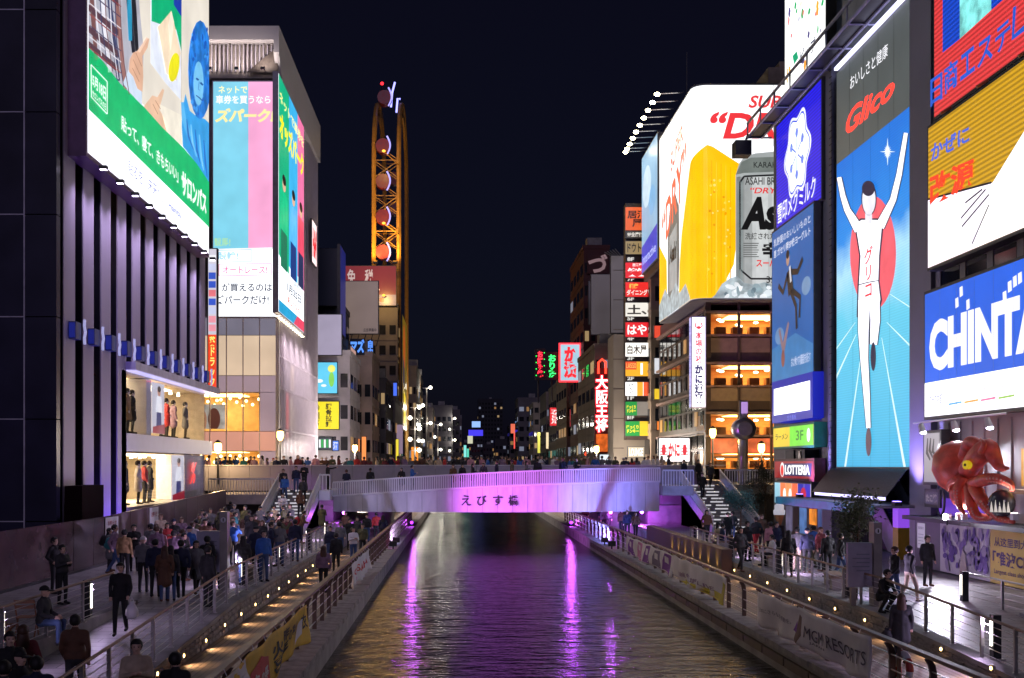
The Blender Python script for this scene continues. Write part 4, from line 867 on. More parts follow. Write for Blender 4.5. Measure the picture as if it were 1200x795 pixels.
# floodlight poles on the far left bank
for i, (px, py, Y, n) in enumerate([(500, 455, 260, 4), (530, 491, 380, 4), (486, 478, 215, 5), (513, 498, 330, 3)]):
    p = PXL(px, py, Y); t = thing('floodlight_pole', 'tall pole of white floodlights on the far left bank', 'lamp post', (p.x, Y, .7), 'floodlight poles on the far left bank')
    MB().tube([(p.x, Y, .7), (p.x, Y, p.z)], [.22, .12], 6).build('pole', STEEL, t)
    for k in range(n):
        z = p.z - k * (p.z - 5) / n * .9; sx_ = .9 * (-1 if k % 2 else 1); MB().tube([(p.x - .9, Y, z), (p.x + .9, Y, z)], .06, 4).build('arm', STEEL, t)
        MB().ell((p.x + sx_, Y - .2, z + .1), .42, .3, .42, 8, 5).build('lamp', E((255, 246, 222), 4, None, False), t)
        if k % 2 == 0: lamp(t, 'POINT', (p.x + sx_, Y - 1.2, z), 350, (1, .93, .8), .4)
# skyscraper far up the canal
block('skyscraper', 'dark tower with scattered lit windows far beyond the canal', 15, 36, 950, 985, 1.4, 62, (0.02, 0.02, 0.03), fh=3.6, nf=8, ns=3, wh=1.8, lit=.10, seed=60)
for i, (a, c, y, Y) in enumerate(((541, 552, 520, 600), (552, 566, 512, 700), (566, 580, 522, 640), (580, 598, 516, 560))): px_block('far_building', 'low dark building closing the far end of the canal', a, c, y, Y, 20, (0.035, 0.033, 0.04), 70 + i, nf=4, ns=1, lit=.22, group='low dark buildings closing the canal view')
# ================================================================ RIGHT BANK
# ---- crab restaurant building with the wrap-round beer billboard
YK, XK = 89.0, 19.75
kb = thing('restaurant_building', 'brown restaurant building with lit window bands under the beer billboard', 'building', (26, 98, 4))
BRN = P('restaurant_frame', (0.085, 0.06, 0.05), 0.5, var=0.2); TAN = P('restaurant_tan', (0.30, 0.22, 0.15), 0.6, var=0.15); BEAM = P('restaurant_beam', (0.30, 0.20, 0.17), 0.5)
kz = lambda py: ZY(py, YK)
BX('core', BRN, kb, XK + 5.0, YK + 4.5, 4.0, 34, 111, 18.8); BX('core', BRN, kb, XK + 0.45, YK + 5, 4.0, XK + 5.0, 111, 18.8); BX('roof_slab', BRN, kb, XK + 0.2, YK + 0.25, 18.3, 34, 111, 19.2)
WOODR = P('dining_wood', (0.50, 0.27, 0.11), 0.6, var=0.25, scale=1.5, stretch=(.5, 1, 3))
wx = [(829, 865), (867, 903), (905, 941)]
bands = [(368, 391, 'lit'), (396, 413, 'tan'), (413, 424, 'dark'), (428, 451, 'lit'), (455, 470, 'tan'), (470, 482, 'dark'), (486, 509, 'lit'), (514, 531, 'mural'), (532, 549, 'lit')]
for y0, y1, kd in bands:
    zt, zb = kz(y0), max(4.02, kz(y1))
    for (a, c) in wx:
        xa, xc = PXL(a, 0, YK).x, PXL(c, 0, YK).x
        if kd == 'lit': BX('window_pane', GL, kb, xa + .05, YK + .02, zb, xc - .05, YK + .05, zt); BX('window_frame', BRN, kb, xa - .06, YK - .06, zb, xa + .04, YK + .12, zt)
        elif kd == 'mural': BX('mural_panel', E((236, 112, 66), .75, 'mottle', True), kb, xa + .05, YK + .0, zb, xc - .05, YK + .08, zt)
        else: BX('spandrel_panel', TAN if kd == 'tan' else BRN, kb, xa + .03, YK + (.05 if kd == 'tan' else .1), zb, xc - .03, YK + .3, zt)
    if kd == 'lit':
        people_free_room(kb, PXL(828, 0, YK).x + .1, 29.5, YK + .12, YK + 4.3, zb - .02, zt + .02, WOODR, (255, 196, 110), 'y', 7)
        for k in range(7):
            x = XK + 1.2 + (k * 1.73) % 6.5; z = zt - .35 - .3 * (k % 2); MB().ell((x, YK + 1.0 + (k % 3) * .9, z), .22, .22, .10, 10, 5).build('pendant_lamp', E((255, 232, 180), 6, None, False), kb)
        for k in range(5): x = XK + .9 + k * 1.35; BX('table', P('table_wood', (.25, .12, .05), .4), kb, x, YK + .7, zb + .01, x + .8, YK + 1.5, zb + .6)
for py in (366, 393.5, 426, 453, 484, 511): BX('beam', BEAM, kb, XK - .15, YK - .25, kz(py + 1.2), 34, YK - .08, kz(py - 1.2))
for px in (828, 866, 904): x = PXL(px, 0, YK).x; BX('column', BRN, kb, x - .09, YK - .07, 4.0, x + .09, YK + .2, 18.4)
BX('corner_column', BRN, kb, XK - .1, YK - .06, 4.0, XK + .3, YK + .6, 18.4)
BX('side_wall', BRN, kb, XK + .1, YK + .62, 4.0, XK + .44, 111, 18.3)
for fl_ in range(4):
    z0 = 5.2 + fl_ * 3.3
    BX('side_beam', BEAM, kb, XK - .22, YK - .05, z0 + 2.75, XK + .08, 111, z0 + 2.95)
    for k in range(9):
        y = YK + 1.6 + k * 2.3; lit_ = (fl_ * 9 + k * 5) % 7 == 0
        BX('side_window', E((255, 190, 110), .35, 'soft', False) if lit_ else PANE, kb, XK + .02, y, z0 + .1, XK + .08, y + 1.0, z0 + 1.3); BX('side_window', PANE, kb, XK + .02, y, z0 + 1.5, XK + .08, y + 1.9, z0 + 2.6)
BX('entrance_soffit', BRN, kb, 20.2, YK - .5, 5.9, 29, YK + .02, 6.05)
# vertical restaurant sign on the corner
fr = frC(87.3, 811, 826.5, 372, 477); t = sign('blade_sign', 'tall white vertical sign with red and blue brush characters on the restaurant corner', fr, (246, 244, 255), s=1.0, depth=.7, frame=P('sign_lilac', (.4, .4, .7), .4), rim=.07)
txt(t, fr, '本|場|の|味', .25, fr.H * .49, .8, fr.H * .84, (225, 60, 75), 1, .02); txt(t, fr, 'か|に|道|楽', .18, fr.H * .04, .88, fr.H * .47, (28, 26, 90), 1, .05)
for sg in (-1, 1): shp(t, fr, strip([(.52 + sg * .08, fr.H * .88), (.52 + sg * .28, fr.H * .9), (.52 + sg * .2, fr.H * .94)], .09), (225, 60, 75), 1, 'claw')
shp(t, fr, ellp(.52, fr.H * .885, .16, .12), (225, 60, 75), 1, 'crab_body')
fr2 = Fr((fr.o.x - .075, 88.0, fr.o.z), (0, -1, 0), W=.66, H=fr.H); slab(fr2, .03, 0, .63, fr.H, 0, .01, 'side_face', E((205, 200, 255), .9, None, False), t); txt(t, fr2, '本|場|の|味|か|に|道|楽', .15, .2, .5, fr.H - .5, (60, 60, 170), 1, .02)
t, fr = csign('shop_sign', 'white sign with red crabs and letters at the restaurant corner', 84.0, 772.5, 808, 514, 541, (252, 244, 244), s=1.05)
txt(t, fr, 'かに', fr.W * .3, fr.H * .2, fr.W * .68, fr.H * .8, (225, 50, 60), 1, .05)
for cu in (.15, .84):
    shp(t, fr, ellp(fr.W * cu, fr.H * .5, .16, .42), (225, 60, 70), 1, 'crab_body')
    for k in range(4): shp(t, fr, [(fr.W * cu - .3, fr.H * (.28 + k * .14)), (fr.W * cu + .3, fr.H * (.28 + k * .14)), (fr.W * cu + .3, fr.H * (.28 + k * .14) + .06), (fr.W * cu - .3, fr.H * (.28 + k * .14) + .06)], (225, 60, 70), 2, 'crab_leg')
# beer billboard
YB_, XB_ = 87.6, 18.35
bb = thing('billboard', 'huge wrap-round beer billboard, white over yellow with a silver can', 'billboard', (22, 93, 18.7))
zb0, zb1 = 18.55, ZY(100, YB_)
arc = [(XB_ + 1.1 - 1.1 * math.cos(a * math.pi / 12), YB_ + 1.1 - 1.1 * math.sin(a * math.pi / 12)) for a in range(7)]
path = [(XB_, 102.4)] + arc + [(30.0, YB_)]
def wrap(path, off, zt, zb, name, m):
    m_ = MB(); n = len(path); P_ = []
    for i, (x, y) in enumerate(path):
        a = path[max(i - 1, 0)]; c = path[min(i + 1, n - 1)]; dx, dy = c[0] - a[0], c[1] - a[1]; l = math.hypot(dx, dy); P_.append((x + dy / l * off, y - dx / l * off))
    zt = zt if isinstance(zt, list) else [zt] * n; zb = zb if isinstance(zb, list) else [zb] * n
    for i in range(n - 1): m_.quad((*P_[i], zb[i]), (*P_[i + 1], zb[i + 1]), (*P_[i + 1], zt[i + 1]), (*P_[i], zt[i]))
    return m_.build(name, m, bb)
wrap(path, 0, zb1, zb0, 'face', E((238, 240, 244), 1.0, 'soft', True))
wrap(path, -.5, zb1 + .1, zb0 - .1, 'backing', P('board_back', (.2, .2, .22), .6)); MB().prism([(x, y, zb1 + .02) for x, y in path] + [(30, 111, zb1 + .02), (XB_ + 1, 111, zb1 + .02)], (0, 0, .12)).build('top_cap', P('board_back', (.2, .2, .22), .6), bb)
MB().prism([(x + .02, y + .02, zb0 - .14) for x, y in path] + [(30, 90, zb0 - .14), (XB_ + 1.5, 102, zb0 - .14)], (0, 0, .1)).build('bottom_cap', P('board_back', (.2, .2, .22), .6), bb)
fr = Fr((XB_ + 1.1, YB_, zb0), (1, 0, 0), W=10.5, H=zb1 - zb0); frs = Fr((XB_, 102.4, zb0), (0, -1, 0), W=13.7, H=zb1 - zb0)
YEL = E((255, 190, 0), 1.08, 'soft', True)
zy = ZY(170, YB_); y_top = zy
zs = [y_top - .0 - .0] * 7
wrap(arc, .02, [y_top - 1.2 + .2 * i for i in range(7)], zb0, 'yellow_corner', YEL)
fx = lambda x, y: fr.px(x, y)
c0 = (0, y_top - zb0)
shp(bb, fr, [(0, 0), (0, y_top - zb0), fx(835, 172), fx(866, 192), fx(866, 260), fx(860, 310), fx(850, 330), fx(838, 352)], (0, 0, 0), 1, 'yellow_field', mat=YEL)
shp(bb, frs, [(13.7, 0), (13.7, y_top - 1.2 - zb0), (12.4, y_top - 3.0 - zb0), (10.2, y_top - 6.2 - zb0), (9.4, y_top - 8.5 - zb0), (9.0, 0)], (0, 0, 0), 1, 'yellow_field', mat=YEL); shp(bb, frs, [(0, 0), (4.0, 0), (3.6, 5), (0, 7)], (0, 0, 0), 1, 'yellow_field', mat=YEL)
B = lambda s, x0, y1, x1, y0, col, l=4, bold=0.02, **k: txt(bb, fr, s, x0, y1, x1, y0, col, l, bold, px=True, **k)
B('SUPER', 877, 127, 937, 112, (232, 62, 66), shear=.25, bold=.03); B('“DRY”', 832, 163, 962, 131, (236, 56, 62), shear=.25, bold=.035)
txt(bb, frs, '“DRY”', 0, 0, 0, 0, (240, 110, 80), 4, .03, quad=[(1.4, 6.2), (12.2, 9.5), (12.2, 13.4), (1.4, 9.6)]); txt(bb, frs, 'SUPER', 0, 0, 0, 0, (240, 110, 90), 4, .03, quad=[(5.5, 12.2), (11, 13.6), (11, 15.2), (5.5, 14)])
CAN = E((172, 178, 178), .9, 'soft', True); 
shp(bb, fr, [fx(*p) for p in ((862, 345), (862, 206), (866, 192), (872, 184), (885, 180), (905, 178), (925, 178), (950, 178), (950, 345))], (0, 0, 0), 2, 'can', mat=CAN, cl=False)
shp(bb, fr, [fx(*p) for p in ((862, 205), (869, 190), (880, 185), (950, 183), (950, 200), (872, 203))], (120, 128, 124), 3, 'can_shoulder', s=.9)
shp(bb, fr, [fx(*p) for p in ((868, 318), (866, 215), (871, 207), (950, 205), (950, 330), (880, 328))], (188, 194, 194), 4, 'can_label', s=.95)
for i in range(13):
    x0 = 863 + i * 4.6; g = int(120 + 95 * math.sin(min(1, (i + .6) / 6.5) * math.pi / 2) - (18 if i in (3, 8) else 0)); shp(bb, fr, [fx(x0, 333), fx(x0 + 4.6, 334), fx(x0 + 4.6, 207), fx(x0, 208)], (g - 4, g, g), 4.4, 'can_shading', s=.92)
rb_ = random.Random(8)
for i in range(70):
    a, b_ = fx(rb_.uniform(812, 860), rb_.uniform(195, 340)); shp(bb, fr, ellp(a, b_, *([rb_.uniform(.03, .12)] * 2), 7), rb_.choice([(255, 214, 70), (255, 226, 120), (236, 160, 0)]), 2, 'bubble')
for i in range(9): shp(bb, fr, strip([fx(812 + i * 5.5, 180 + i * 2), fx(812 + i * 5.5, 345)], [.05, .16 if i % 2 else .08]), (255, 206, 50) if i % 2 else (240, 172, 0), 1.5, 'light_streak')
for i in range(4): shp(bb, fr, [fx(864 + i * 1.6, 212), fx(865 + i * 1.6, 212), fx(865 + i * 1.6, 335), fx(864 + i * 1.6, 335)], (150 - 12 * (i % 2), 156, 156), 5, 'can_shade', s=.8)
for a, c in (((867, 316), (867, 214)), ((867, 214), (872, 207)), ((872, 207), (940, 204)), ((867, 316), (880, 327)), ((880, 327), (940, 327))): shp(bb, fr, strip([fx(*a), fx(*c)], .14), (25, 25, 28), 5, 'label_outline')
B('Asahi', 868, 270, 955, 231, (18, 18, 20), 6, .05, shear=.25); B('“DRY”', 879, 227, 915, 220, (225, 60, 60), 6, .02, shear=.2); B('ASAHI BREWERIES', 873, 217, 940, 208, (40, 40, 40), 6, .01); B('KARAKUCHI', 883, 197, 930, 190, (40, 42, 42), 6, .01)
B('洗練されたクリアな味', 873, 281, 945, 273, (40, 40, 40), 6, .01); B('辛口', 893, 303, 935, 284, (20, 20, 22), 6, .05); B('スーパードライ', 886, 313, 940, 304, (225, 50, 50), 6, .03); B('350ml', 898, 332, 925, 324, (40, 40, 40), 6, .01)
for k in range(7): shp(bb, fr, [fx(871, 286 + k * 2.6), fx(889 - k % 3, 286 + k * 2.6), fx(889 - k % 3, 285 + k * 2.6), fx(871, 285 + k * 2.6)], (90, 92, 92), 6, 'small_print')
ICE = E((190, 206, 212), .85, 'mottle', False)
shp(bb, fr, [fx(*p) for p in ((828, 354), (838, 346), (846, 333), (856, 326), (864, 324), (872, 332), (884, 334), (896, 331), (910, 336), (950, 334), (950, 354))], (0, 0, 0), 7, 'ice', mat=ICE, cl=True)
rr = random.Random(3)
for k in range(26):
    a, b_ = fx(rr.uniform(846, 908), rr.uniform(336, 351)); shp(bb, fr, ellp(a, b_, rr.uniform(.15, .5), rr.uniform(.12, .35), 7, rot=rr.uniform(0, 3)), rr.choice([(225, 235, 240), (150, 170, 178), (110, 130, 140), (240, 246, 250)]), 8 + k % 4, 'ice_cube', s=.9)
shp(bb, frs, [(4.2, 1.5), (9.0, 1.5), (9.4, 4), (9.2, 8.5), (7.4, 10.2), (5.0, 9.2), (4.2, 7.5)], (120, 124, 122), 2, 'can', s=.8); shp(bb, frs, [(4.9, 2), (8.3, 2), (8.3, 7.4), (4.9, 6.8)], (176, 180, 180), 3, 'can_label', s=.85); txt(bb, frs, 'Asahi', 5.0, 4.4, 8.2, 6.0, (20, 20, 20), 4, .05, shear=.2)
shp(bb, frs, [(0, 0), (13.7, 0), (13.7, .2), (12.0, 1.6), (9.5, 1.2), (8, 2.4), (5, 1.5), (3.0, 2.6), (0, 1.5)], (0, 0, 0), 5, 'ice', mat=ICE)
for x in (3.2, 5.2, 7.4): slab(fr, x, 12, x + .03, fr.H, .008, .012, 'sheet_seam', P('seam_grey', (.5, .5, .52)), bb)
# rooftop plant, lamp arms and blue board beyond
BX('roof_house', P('roof_house', (.32, .25, .2), .7), kb, 25.5, 92, zb1 - .5, 30, 97, zb1 + 3.0); BX('roof_house', P('roof_house', (.32, .25, .2), .7), kb, 27, 94, zb1 + 3, 29, 97, zb1 + 4.2)
for k in range(3): MB().cyl((22.6 + k * 1.3, 94, zb1), (22.6 + k * 1.3, 94, zb1 + 1.1), .6, k=12).build('roof_fan', CONC, kb)
MB().tube([(XB_ + .8, 94, zb1), (XB_ + .8, 94, zb1 + 5)], .04, 4).build('aerial', DARK, kb)
fr = Fr((18.2, 111.5, 24.6), (0, -1, 0), W=8.7, H=11.5); t = sign('roof_board', 'pale blue sky board with dark blue foot beyond the beer billboard', fr, (150, 196, 232), s=.8, depth=.6, cat='board'); shp(t, fr, [(0, 0), (8.7, 0), (8.7, 3.2), (0, 2.6)], (48, 60, 196), 1, 'blue_band'); txt(t, fr, 'interactive', .5, .7, 8, 1.6, (190, 200, 255), 2, .01)
shp(t, fr, ellp(3, 8, 2.4, 2), (196, 220, 238), 1, 'cloud'); shp(t, fr, ellp(6, 6, 1.8, 1.4), (120, 176, 222), 1, 'sky_patch'); slab(fr, 0, -.8, 8.7, -.15, -.5, -.2, 'lattice_foot', BRN, t)
lr = thing('lamp_arms', 'row of ten floodlights on arms above the beer billboard', 'floodlights', (17, 100, zb1 - .2))
for k in range(10):
    q = k / 9; p = PXL(770 + (733 - 770) * (1 - (1 - q) ** 1.35) , 110 + (178 - 110) * (1 - (1 - q) ** 1.3), 92.5 + 19 * q)
    a = MB().tube([(p.x, p.y, p.z), (XB_ + .2, p.y, p.z + .1)], .05, 5).build('arm', STEEL, lr); MB().ell((p.x, p.y, p.z - .05), .24, .2, .16, 10, 6).build('lamp', E((255, 240, 196), 22, None, False), a)
    lamp(lr, 'SPOT', (p.x + .1, p.y, p.z - .3), 160, (1, .9, .72), .2, 100, (XB_ + .1, p.y, p.z - 5), .6)
# steel clock column on the bridge corner
cc = thing('steel_column', 'polished steel column with ring head at the bridge corner', 'column', (20.0, 78.5, 4.0))
MB().cyl((20, 78.5, 4), (20, 78.5, 9.9), .32, k=16).build('shaft', STEEL, cc, True); MB().cyl((20, 78.0, 7.9), (20, 79.0, 7.9), .78, k=20).build('ring', STEEL, cc, True); MB().cyl((20, 77.96, 7.9), (20, 78.0, 7.9), .5, k=20).build('ring_face', P('ring_face', (.3, .3, .34), .3, .6), cc); BX('top_light', E((190, 150, 220), .8, None, False), cc, 19.78, 78.3, 9.0, 20.22, 78.17, 9.8)
for X, z1_ in ((22.4, 10.6),):
    t = thing('thin_pole', 'thin grey lamp pole right of the steel column', 'pole', (X, 78.5, 4)); MB().tube([(X, 78.5, 4), (X, 78.5, z1_)], .06, 6).build('shaft', STEEL, t); MB().ell((X, 78.5, z1_), .16, .16, .16).build('cap', STEEL, t)
MB().ell((21.9, 86.5, 7.2), .3, .3, .3).build('lantern', E((255, 190, 90), 5, None, True), kb)

# ---- sign tower building
sg_ = thing('sign_tower', 'beige building edge carrying a ladder of restaurant signs', 'building', (20, 120, 1.4))
YT = 116.0; BEI = P('tower_beige', (.27, .235, .19), .6, var=.15, scale=.4)
BX('wall', BEI, sg_, PXL(719, 0, YT).x, YT, 1.41, 30, 120.5, ZY(392, YT)); BX('sign_fin', BRN, sg_, PXL(731, 0, YT).x, YT - 1.4, ZY(516, YT), PXL(762.5, 0, YT).x, YT - .02, ZY(242, YT))
for k in range(8): BX('floor_line', BRN, sg_, PXL(719, 0, YT).x - .03, YT - .03, 4 + k * 3.1, PXL(731, 0, YT).x, YT, 4.08 + k * 3.1)
tw = [(243, 270, (226, 96, 46), '居酒|屋', (40, 20, 20), 'orange topmost sign with black brush characters'), (271, 279, (60, 54, 50), '9F全席個室', (220, 215, 205), 'dark strip sign under the topmost orange sign'), (283, 298, (150, 128, 88), 'ドウトン', (30, 25, 20), 'tan wooden sign with dark katakana'), (308, 326, (226, 40, 44), '笑笑', (255, 250, 250), 'red sign with two white brush characters'),
      (331, 348, (230, 44, 40), '相席ダイニング', (255, 236, 225), 'red sign with small cream dining letters'), (355, 371, (236, 232, 222), '土、', (40, 34, 30), 'cream sign with one black brush character'), (378, 395, (226, 36, 44), 'はや', (255, 250, 250), 'red sign with two large white hiragana'), (402, 418, (242, 238, 230), '白木屋', (50, 40, 36), 'cream sign with three thin black characters'),
      (424, 441, (246, 176, 40), 'ＬＡＳＳＯ', (190, 50, 30), 'orange and yellow double sign'), (448, 464, (246, 246, 248), 'けんど', (40, 40, 46), 'white sign beside an orange strip'), (471, 487, (20, 140, 60), 'びっくり|ドンキー', (250, 232, 60), 'green sign beside a blank grey panel'), (494, 511, (20, 150, 60), 'びっくり|ドンキー', (250, 236, 60), 'bottom green sign with yellow side panel')]
for y0, y1, col, s_t, tc_, lb_ in tw:
    t, fr = csign('shop_sign', lb_ + ' on the sign tower', YT - 1.75, 733, 760, y0, y1, col, s=1.0, depth=.3, rim=.05)
    W_, H_ = fr.W, fr.H; s_t = s_t.replace('|', '\n')
    if y0 == 424: shp(t, fr, [(0, H_ * .45), (W_ * .48, H_ * .45), (W_ * .48, H_), (0, H_)], (226, 80, 40), 1, 'orange_half'); txt(t, fr, s_t, .1, H_ * .55, W_ * .45, H_ * .9, (255, 220, 120), 2, .02); shp(t, fr, [(W_ * .65, H_ * .1), (W_ * .75, H_ * .1), (W_ * .75, H_ * .9), (W_ * .65, H_ * .9)], (255, 255, 240), 1, 'tube', s=1.3)
    elif y0 == 448: txt(t, fr, 'け|ん|ど', W_ * .15, H_ * .1, W_ * .35, H_ * .9, tc_, 1, .02); shp(t, fr, [(W_ * .5, 0), (W_ * .76, 0), (W_ * .76, H_), (W_ * .5, H_)], (245, 170, 50), 1, 'orange_strip'); shp(t, fr, [(W_ * .78, 0), (W_, 0), (W_, H_), (W_ * .78, H_)], (235, 90, 50), 1, 'red_strip')
    elif y0 == 471: shp(t, fr, [(W_ * .5, 0), (W_, 0), (W_, H_), (W_ * .5, H_)], (128, 120, 112), 1, 'blank_half'); txt(t, fr, s_t, W_ * .05, H_ * .2, W_ * .45, H_ * .75, tc_, 2, .04)
    elif y0 == 494: shp(t, fr, [(W_ * .62, 0), (W_, 0), (W_, H_), (W_ * .62, H_)], (244, 196, 40), 1, 'yellow_half'); txt(t, fr, s_t, W_ * .04, H_ * .2, W_ * .58, H_ * .75, tc_, 2, .04)
    elif y0 == 331: txt(t, fr, '相席', W_ * .15, H_ * .55, W_ * .55, H_ * .92, (255, 190, 80), 1, .04); txt(t, fr, 'ダイニング', W_ * .05, H_ * .1, W_ * .95, H_ * .5, tc_, 1, .03)
    elif y0 == 308: txt(t, fr, s_t, W_ * .08, H_ * .1, W_ * .92, H_ * .66, tc_, 1, .05); txt(t, fr, '居酒屋', W_ * .3, H_ * .75, W_ * .7, H_ * .95, tc_, 1, .02)
    else: txt(t, fr, s_t, W_ * .08, H_ * .14, W_ * .92, H_ * .86, tc_, 1, .03)
for y, s_t in ((304, '8F'), (327.5, '7F'), (350.5, '6F'), (373.5, '5F'), (397, '4F'), (420, '3F'), (443.5, '2F'), (466.5, '1F'), (489.5, 'B1F')):
    fr = frC(YT - 1.45, 735, 743, y - 2.2, y + 2.2); txt(sg_, fr, s_t, 0, 0, fr.W, fr.H, (235, 232, 225), 1, .04, name='floor_number', st=.8)
# signs between tower and restaurant
for (x0, x1, y0, y1, col, lb_) in ((767, 778, 382, 396, (240, 80, 55), 'small red lit sign under the beer billboard'), (767, 777, 420, 438, (226, 226, 232), 'small white lit sign on the restaurant side wall'), (767, 776, 456, 468, (248, 206, 50), 'small yellow lit sign on the restaurant side wall'), (770, 775, 494, 504, (255, 140, 60), 'tiny orange lit sign on the restaurant side wall')): csign('shop_sign', lb_, 111.6, x0, x1, y0, y1, col, s=.9, sample=False)
block('canal_building', 'tan building squeezed between the sign tower and the restaurant', PXL(762, 0, 113).x, 30, 112.5, 117, 1.4, ZY(250, 113), (.26, .2, .15), fh=3.1, nf=5, ns=1, seed=31)

# ---- further right bank
rb = [(697, 720, 408, 140, (.22, .19, .17), 'building with the red neon dumpling sign beside the sign tower'), (684, 700, 292, 166, (.09, .025, .025), 'tall dark red building with a white curl on its wall'), (664, 690, 440, 190, (.16, .13, .12), 'brown office behind the crab and bar neons'),
      (652, 668, 452, 225, (.20, .17, .15), 'grey brown office with red blade sign'), (640, 655, 462, 265, (.22, .19, .17), 'pale office further up the right bank'), (625, 642, 474, 320, (.25, .21, .19), 'light grey block with corner tank on the right bank'), (607, 627, 468, 380, (.14, .13, .14), 'flat grey block with white frame on the roof'), (597, 608, 500, 450, (.15, .13, .13), 'last low building of the right row')]
for i, (a, c, y, Y, col, lb_) in enumerate(rb): px_block('canal_building', lb_, a, c + 14, y, Y, 20, col, 40 + i, nf=4, ns=4, lit=.22, group=FAR)
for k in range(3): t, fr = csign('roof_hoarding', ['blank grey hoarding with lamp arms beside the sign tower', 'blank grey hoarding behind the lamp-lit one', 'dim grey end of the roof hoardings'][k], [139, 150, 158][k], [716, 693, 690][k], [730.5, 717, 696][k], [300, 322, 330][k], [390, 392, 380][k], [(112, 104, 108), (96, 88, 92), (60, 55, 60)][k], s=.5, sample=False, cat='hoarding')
for k in range(5): MB().tube([PXL(716 + k * 3, 300, 139), PXL(709 + k * 3, 296 - k, 136)], .06, 4).build('lamp_arm', STEEL, sg_)
fr = frC(165.5, 689, 712, 298, 320); t = thing('wall_mark', 'white painted curl character on the dark red building', 'sign', fr.p(fr.W / 2, 0)); txt(t, fr, 'づ', 0, 0, fr.W, fr.H, (150, 120, 122), 1, .04, st=.6); BX('backing', P('redwall', (.09, .025, .025), .7), t, fr.o.x - .1, 165.55, fr.o.z - .1, fr.o.x + fr.W + .1, 165.7, fr.o.z + fr.H + .1)
# red neon dumpling sign
fr = frC(138.6, 697.5, 713, 440, 507); t = thing('neon_sign', 'large red and white vertical neon characters beside the sign tower', 'sign', fr.p(fr.W / 2, 0))
slab(fr, -.1, -2.6, fr.W + .1, fr.H + .9, -.4, -.02, 'backing', P('neon_back', (.2, .02, .02), .4), t)
txt(t, fr, '大|阪|王|将', -.08, -.05, fr.W + .08, fr.H + .05, (255, 30, 45), 1, .09, st=2.2, name='red_halo'); txt(t, fr, '大|阪|王|将', .06, .04, fr.W - .06, fr.H - .04, (255, 240, 236), 4, .015, st=1.6, thick=.08)
slab(fr, .1, -2.4, fr.W - .1, -.2, 0, .06, 'picture_panel', E((240, 110, 40), .9, 'mottle', True), t); MB().tube([fr.p(.4, fr.H + .2, .1), fr.p(.4, fr.H + 1.6, .1), fr.p(.85, fr.H + 2.0, .1), fr.p(1.3, fr.H + 1.6, .1), fr.p(1.3, fr.H + .2, .1)], .14, 6).build('neon_arch', E((255, 60, 40), 1.8, None, False), t)
# crab and bar neons
fr = frC(172, 629, 637, 411, 443); t = thing('neon_sign', 'thin red neon characters with green dots high on the right bank', 'sign', fr.p(.5, 0)); slab(fr, -.3, -.3, fr.W + .3, fr.H + .3, -.4, -.05, 'backing', BLACK, t); txt(t, fr, 'お|好|み|焼', .05, .1, fr.W - .05, fr.H - .1, (255, 40, 60), 1, .05, st=1.5)
for k in range(8): BX('green_dot', E((40, 255, 90), 1.5, None, False), t, fr.o.x - .15 + (k % 2) * (fr.W + .2), 171.9, fr.o.z + .3 + k * .5, fr.o.x - .02 + (k % 2) * (fr.W + .2), 171.95, fr.o.z + .45 + k * .5)
fr = frC(172, 641, 653, 415, 443); t = thing('neon_sign', 'green neon characters beside the thin red neon', 'sign', fr.p(.5, 0)); slab(fr, -.2, -.3, fr.W + .2, fr.H + .3, -.4, -.05, 'backing', BLACK, t); txt(t, fr, 'お|り|房', .15, .1, fr.W - .15, fr.H - .1, (40, 255, 110), 1, .04, st=1.5)
fr = frC(170, 657, 679, 404, 446); t = sign('neon_sign', 'red bordered pale blue sign with large red hiragana on the right bank', fr, (176, 214, 232), s=.9, depth=.4, frame=E((255, 50, 60), 1.6, None, True), rim=.25); txt(t, fr, 'か|濱', fr.W * .15, fr.H * .06, fr.W * .85, fr.H * .94, (240, 40, 50), 1, .07, st=1.1)
for x in (631, 647, 668): p = PXL(x, 446, 173); MB().tube([(p.x, 173.5, p.z), (p.x, 173.5, p.z - 3.5)], .12, 5).build('post', DARK, t)
for (x0, x1, y0, y1, Y, col, s_t, lb_) in ((644.5, 655.5, 478, 499, 222, (232, 52, 58), 'アサヒ|ビル', 'red blade sign with white letters on the grey brown office'), (598.5, 603.5, 497, 508, 445, (235, 110, 80), None, 'orange sign at the far end of the right bank'), (602, 604, 508, 526, 445, (255, 90, 80), None, 'thin red strip sign under the far orange sign'), (640, 645, 507, 526, 262, (250, 226, 180), None, 'cream lit blade sign on the pale office'),
        (630, 633.5, 507, 531, 300, (226, 220, 90), None, 'tall yellow green strip light on the right bank'), (683, 690, 487, 517, 162, (200, 160, 110), None, 'plain tan hanging panel on the dark red building'), (703, 721, 533, 546, 120, (226, 240, 250), None, 'white shop front light beyond the bridge'), (736, 755, 524, 536, 113, (190, 176, 150), 'LOUNGE', 'grey shop fascia under the sign tower'), (668, 671.5, 480, 500, 186, (200, 60, 70), None, 'dim red strip sign on the brown office')):
    csign('shop_sign', lb_, Y, x0, x1, y0, y1, col, s_t, s=1.0, sample=False, rim=.06)
for k, (px, py, Y) in enumerate(((690, 528, 150), (694, 526, 150), (688, 533, 150))): p = PXL(px, py, Y); t = thing('paper_lantern', 'glowing red paper lantern over a shop front beyond the bridge', 'lantern', p, 'red lanterns beyond the bridge'); MB().ell(p, .35, .35, .45, 10, 6).build('shade', E((255, 70, 40), 1.6, None, False), t, True); MB().tube([p + Vector((0, 0, .4)), p + Vector((0, 0, 1.5))], .03, 4).build('cord', DARK, t)
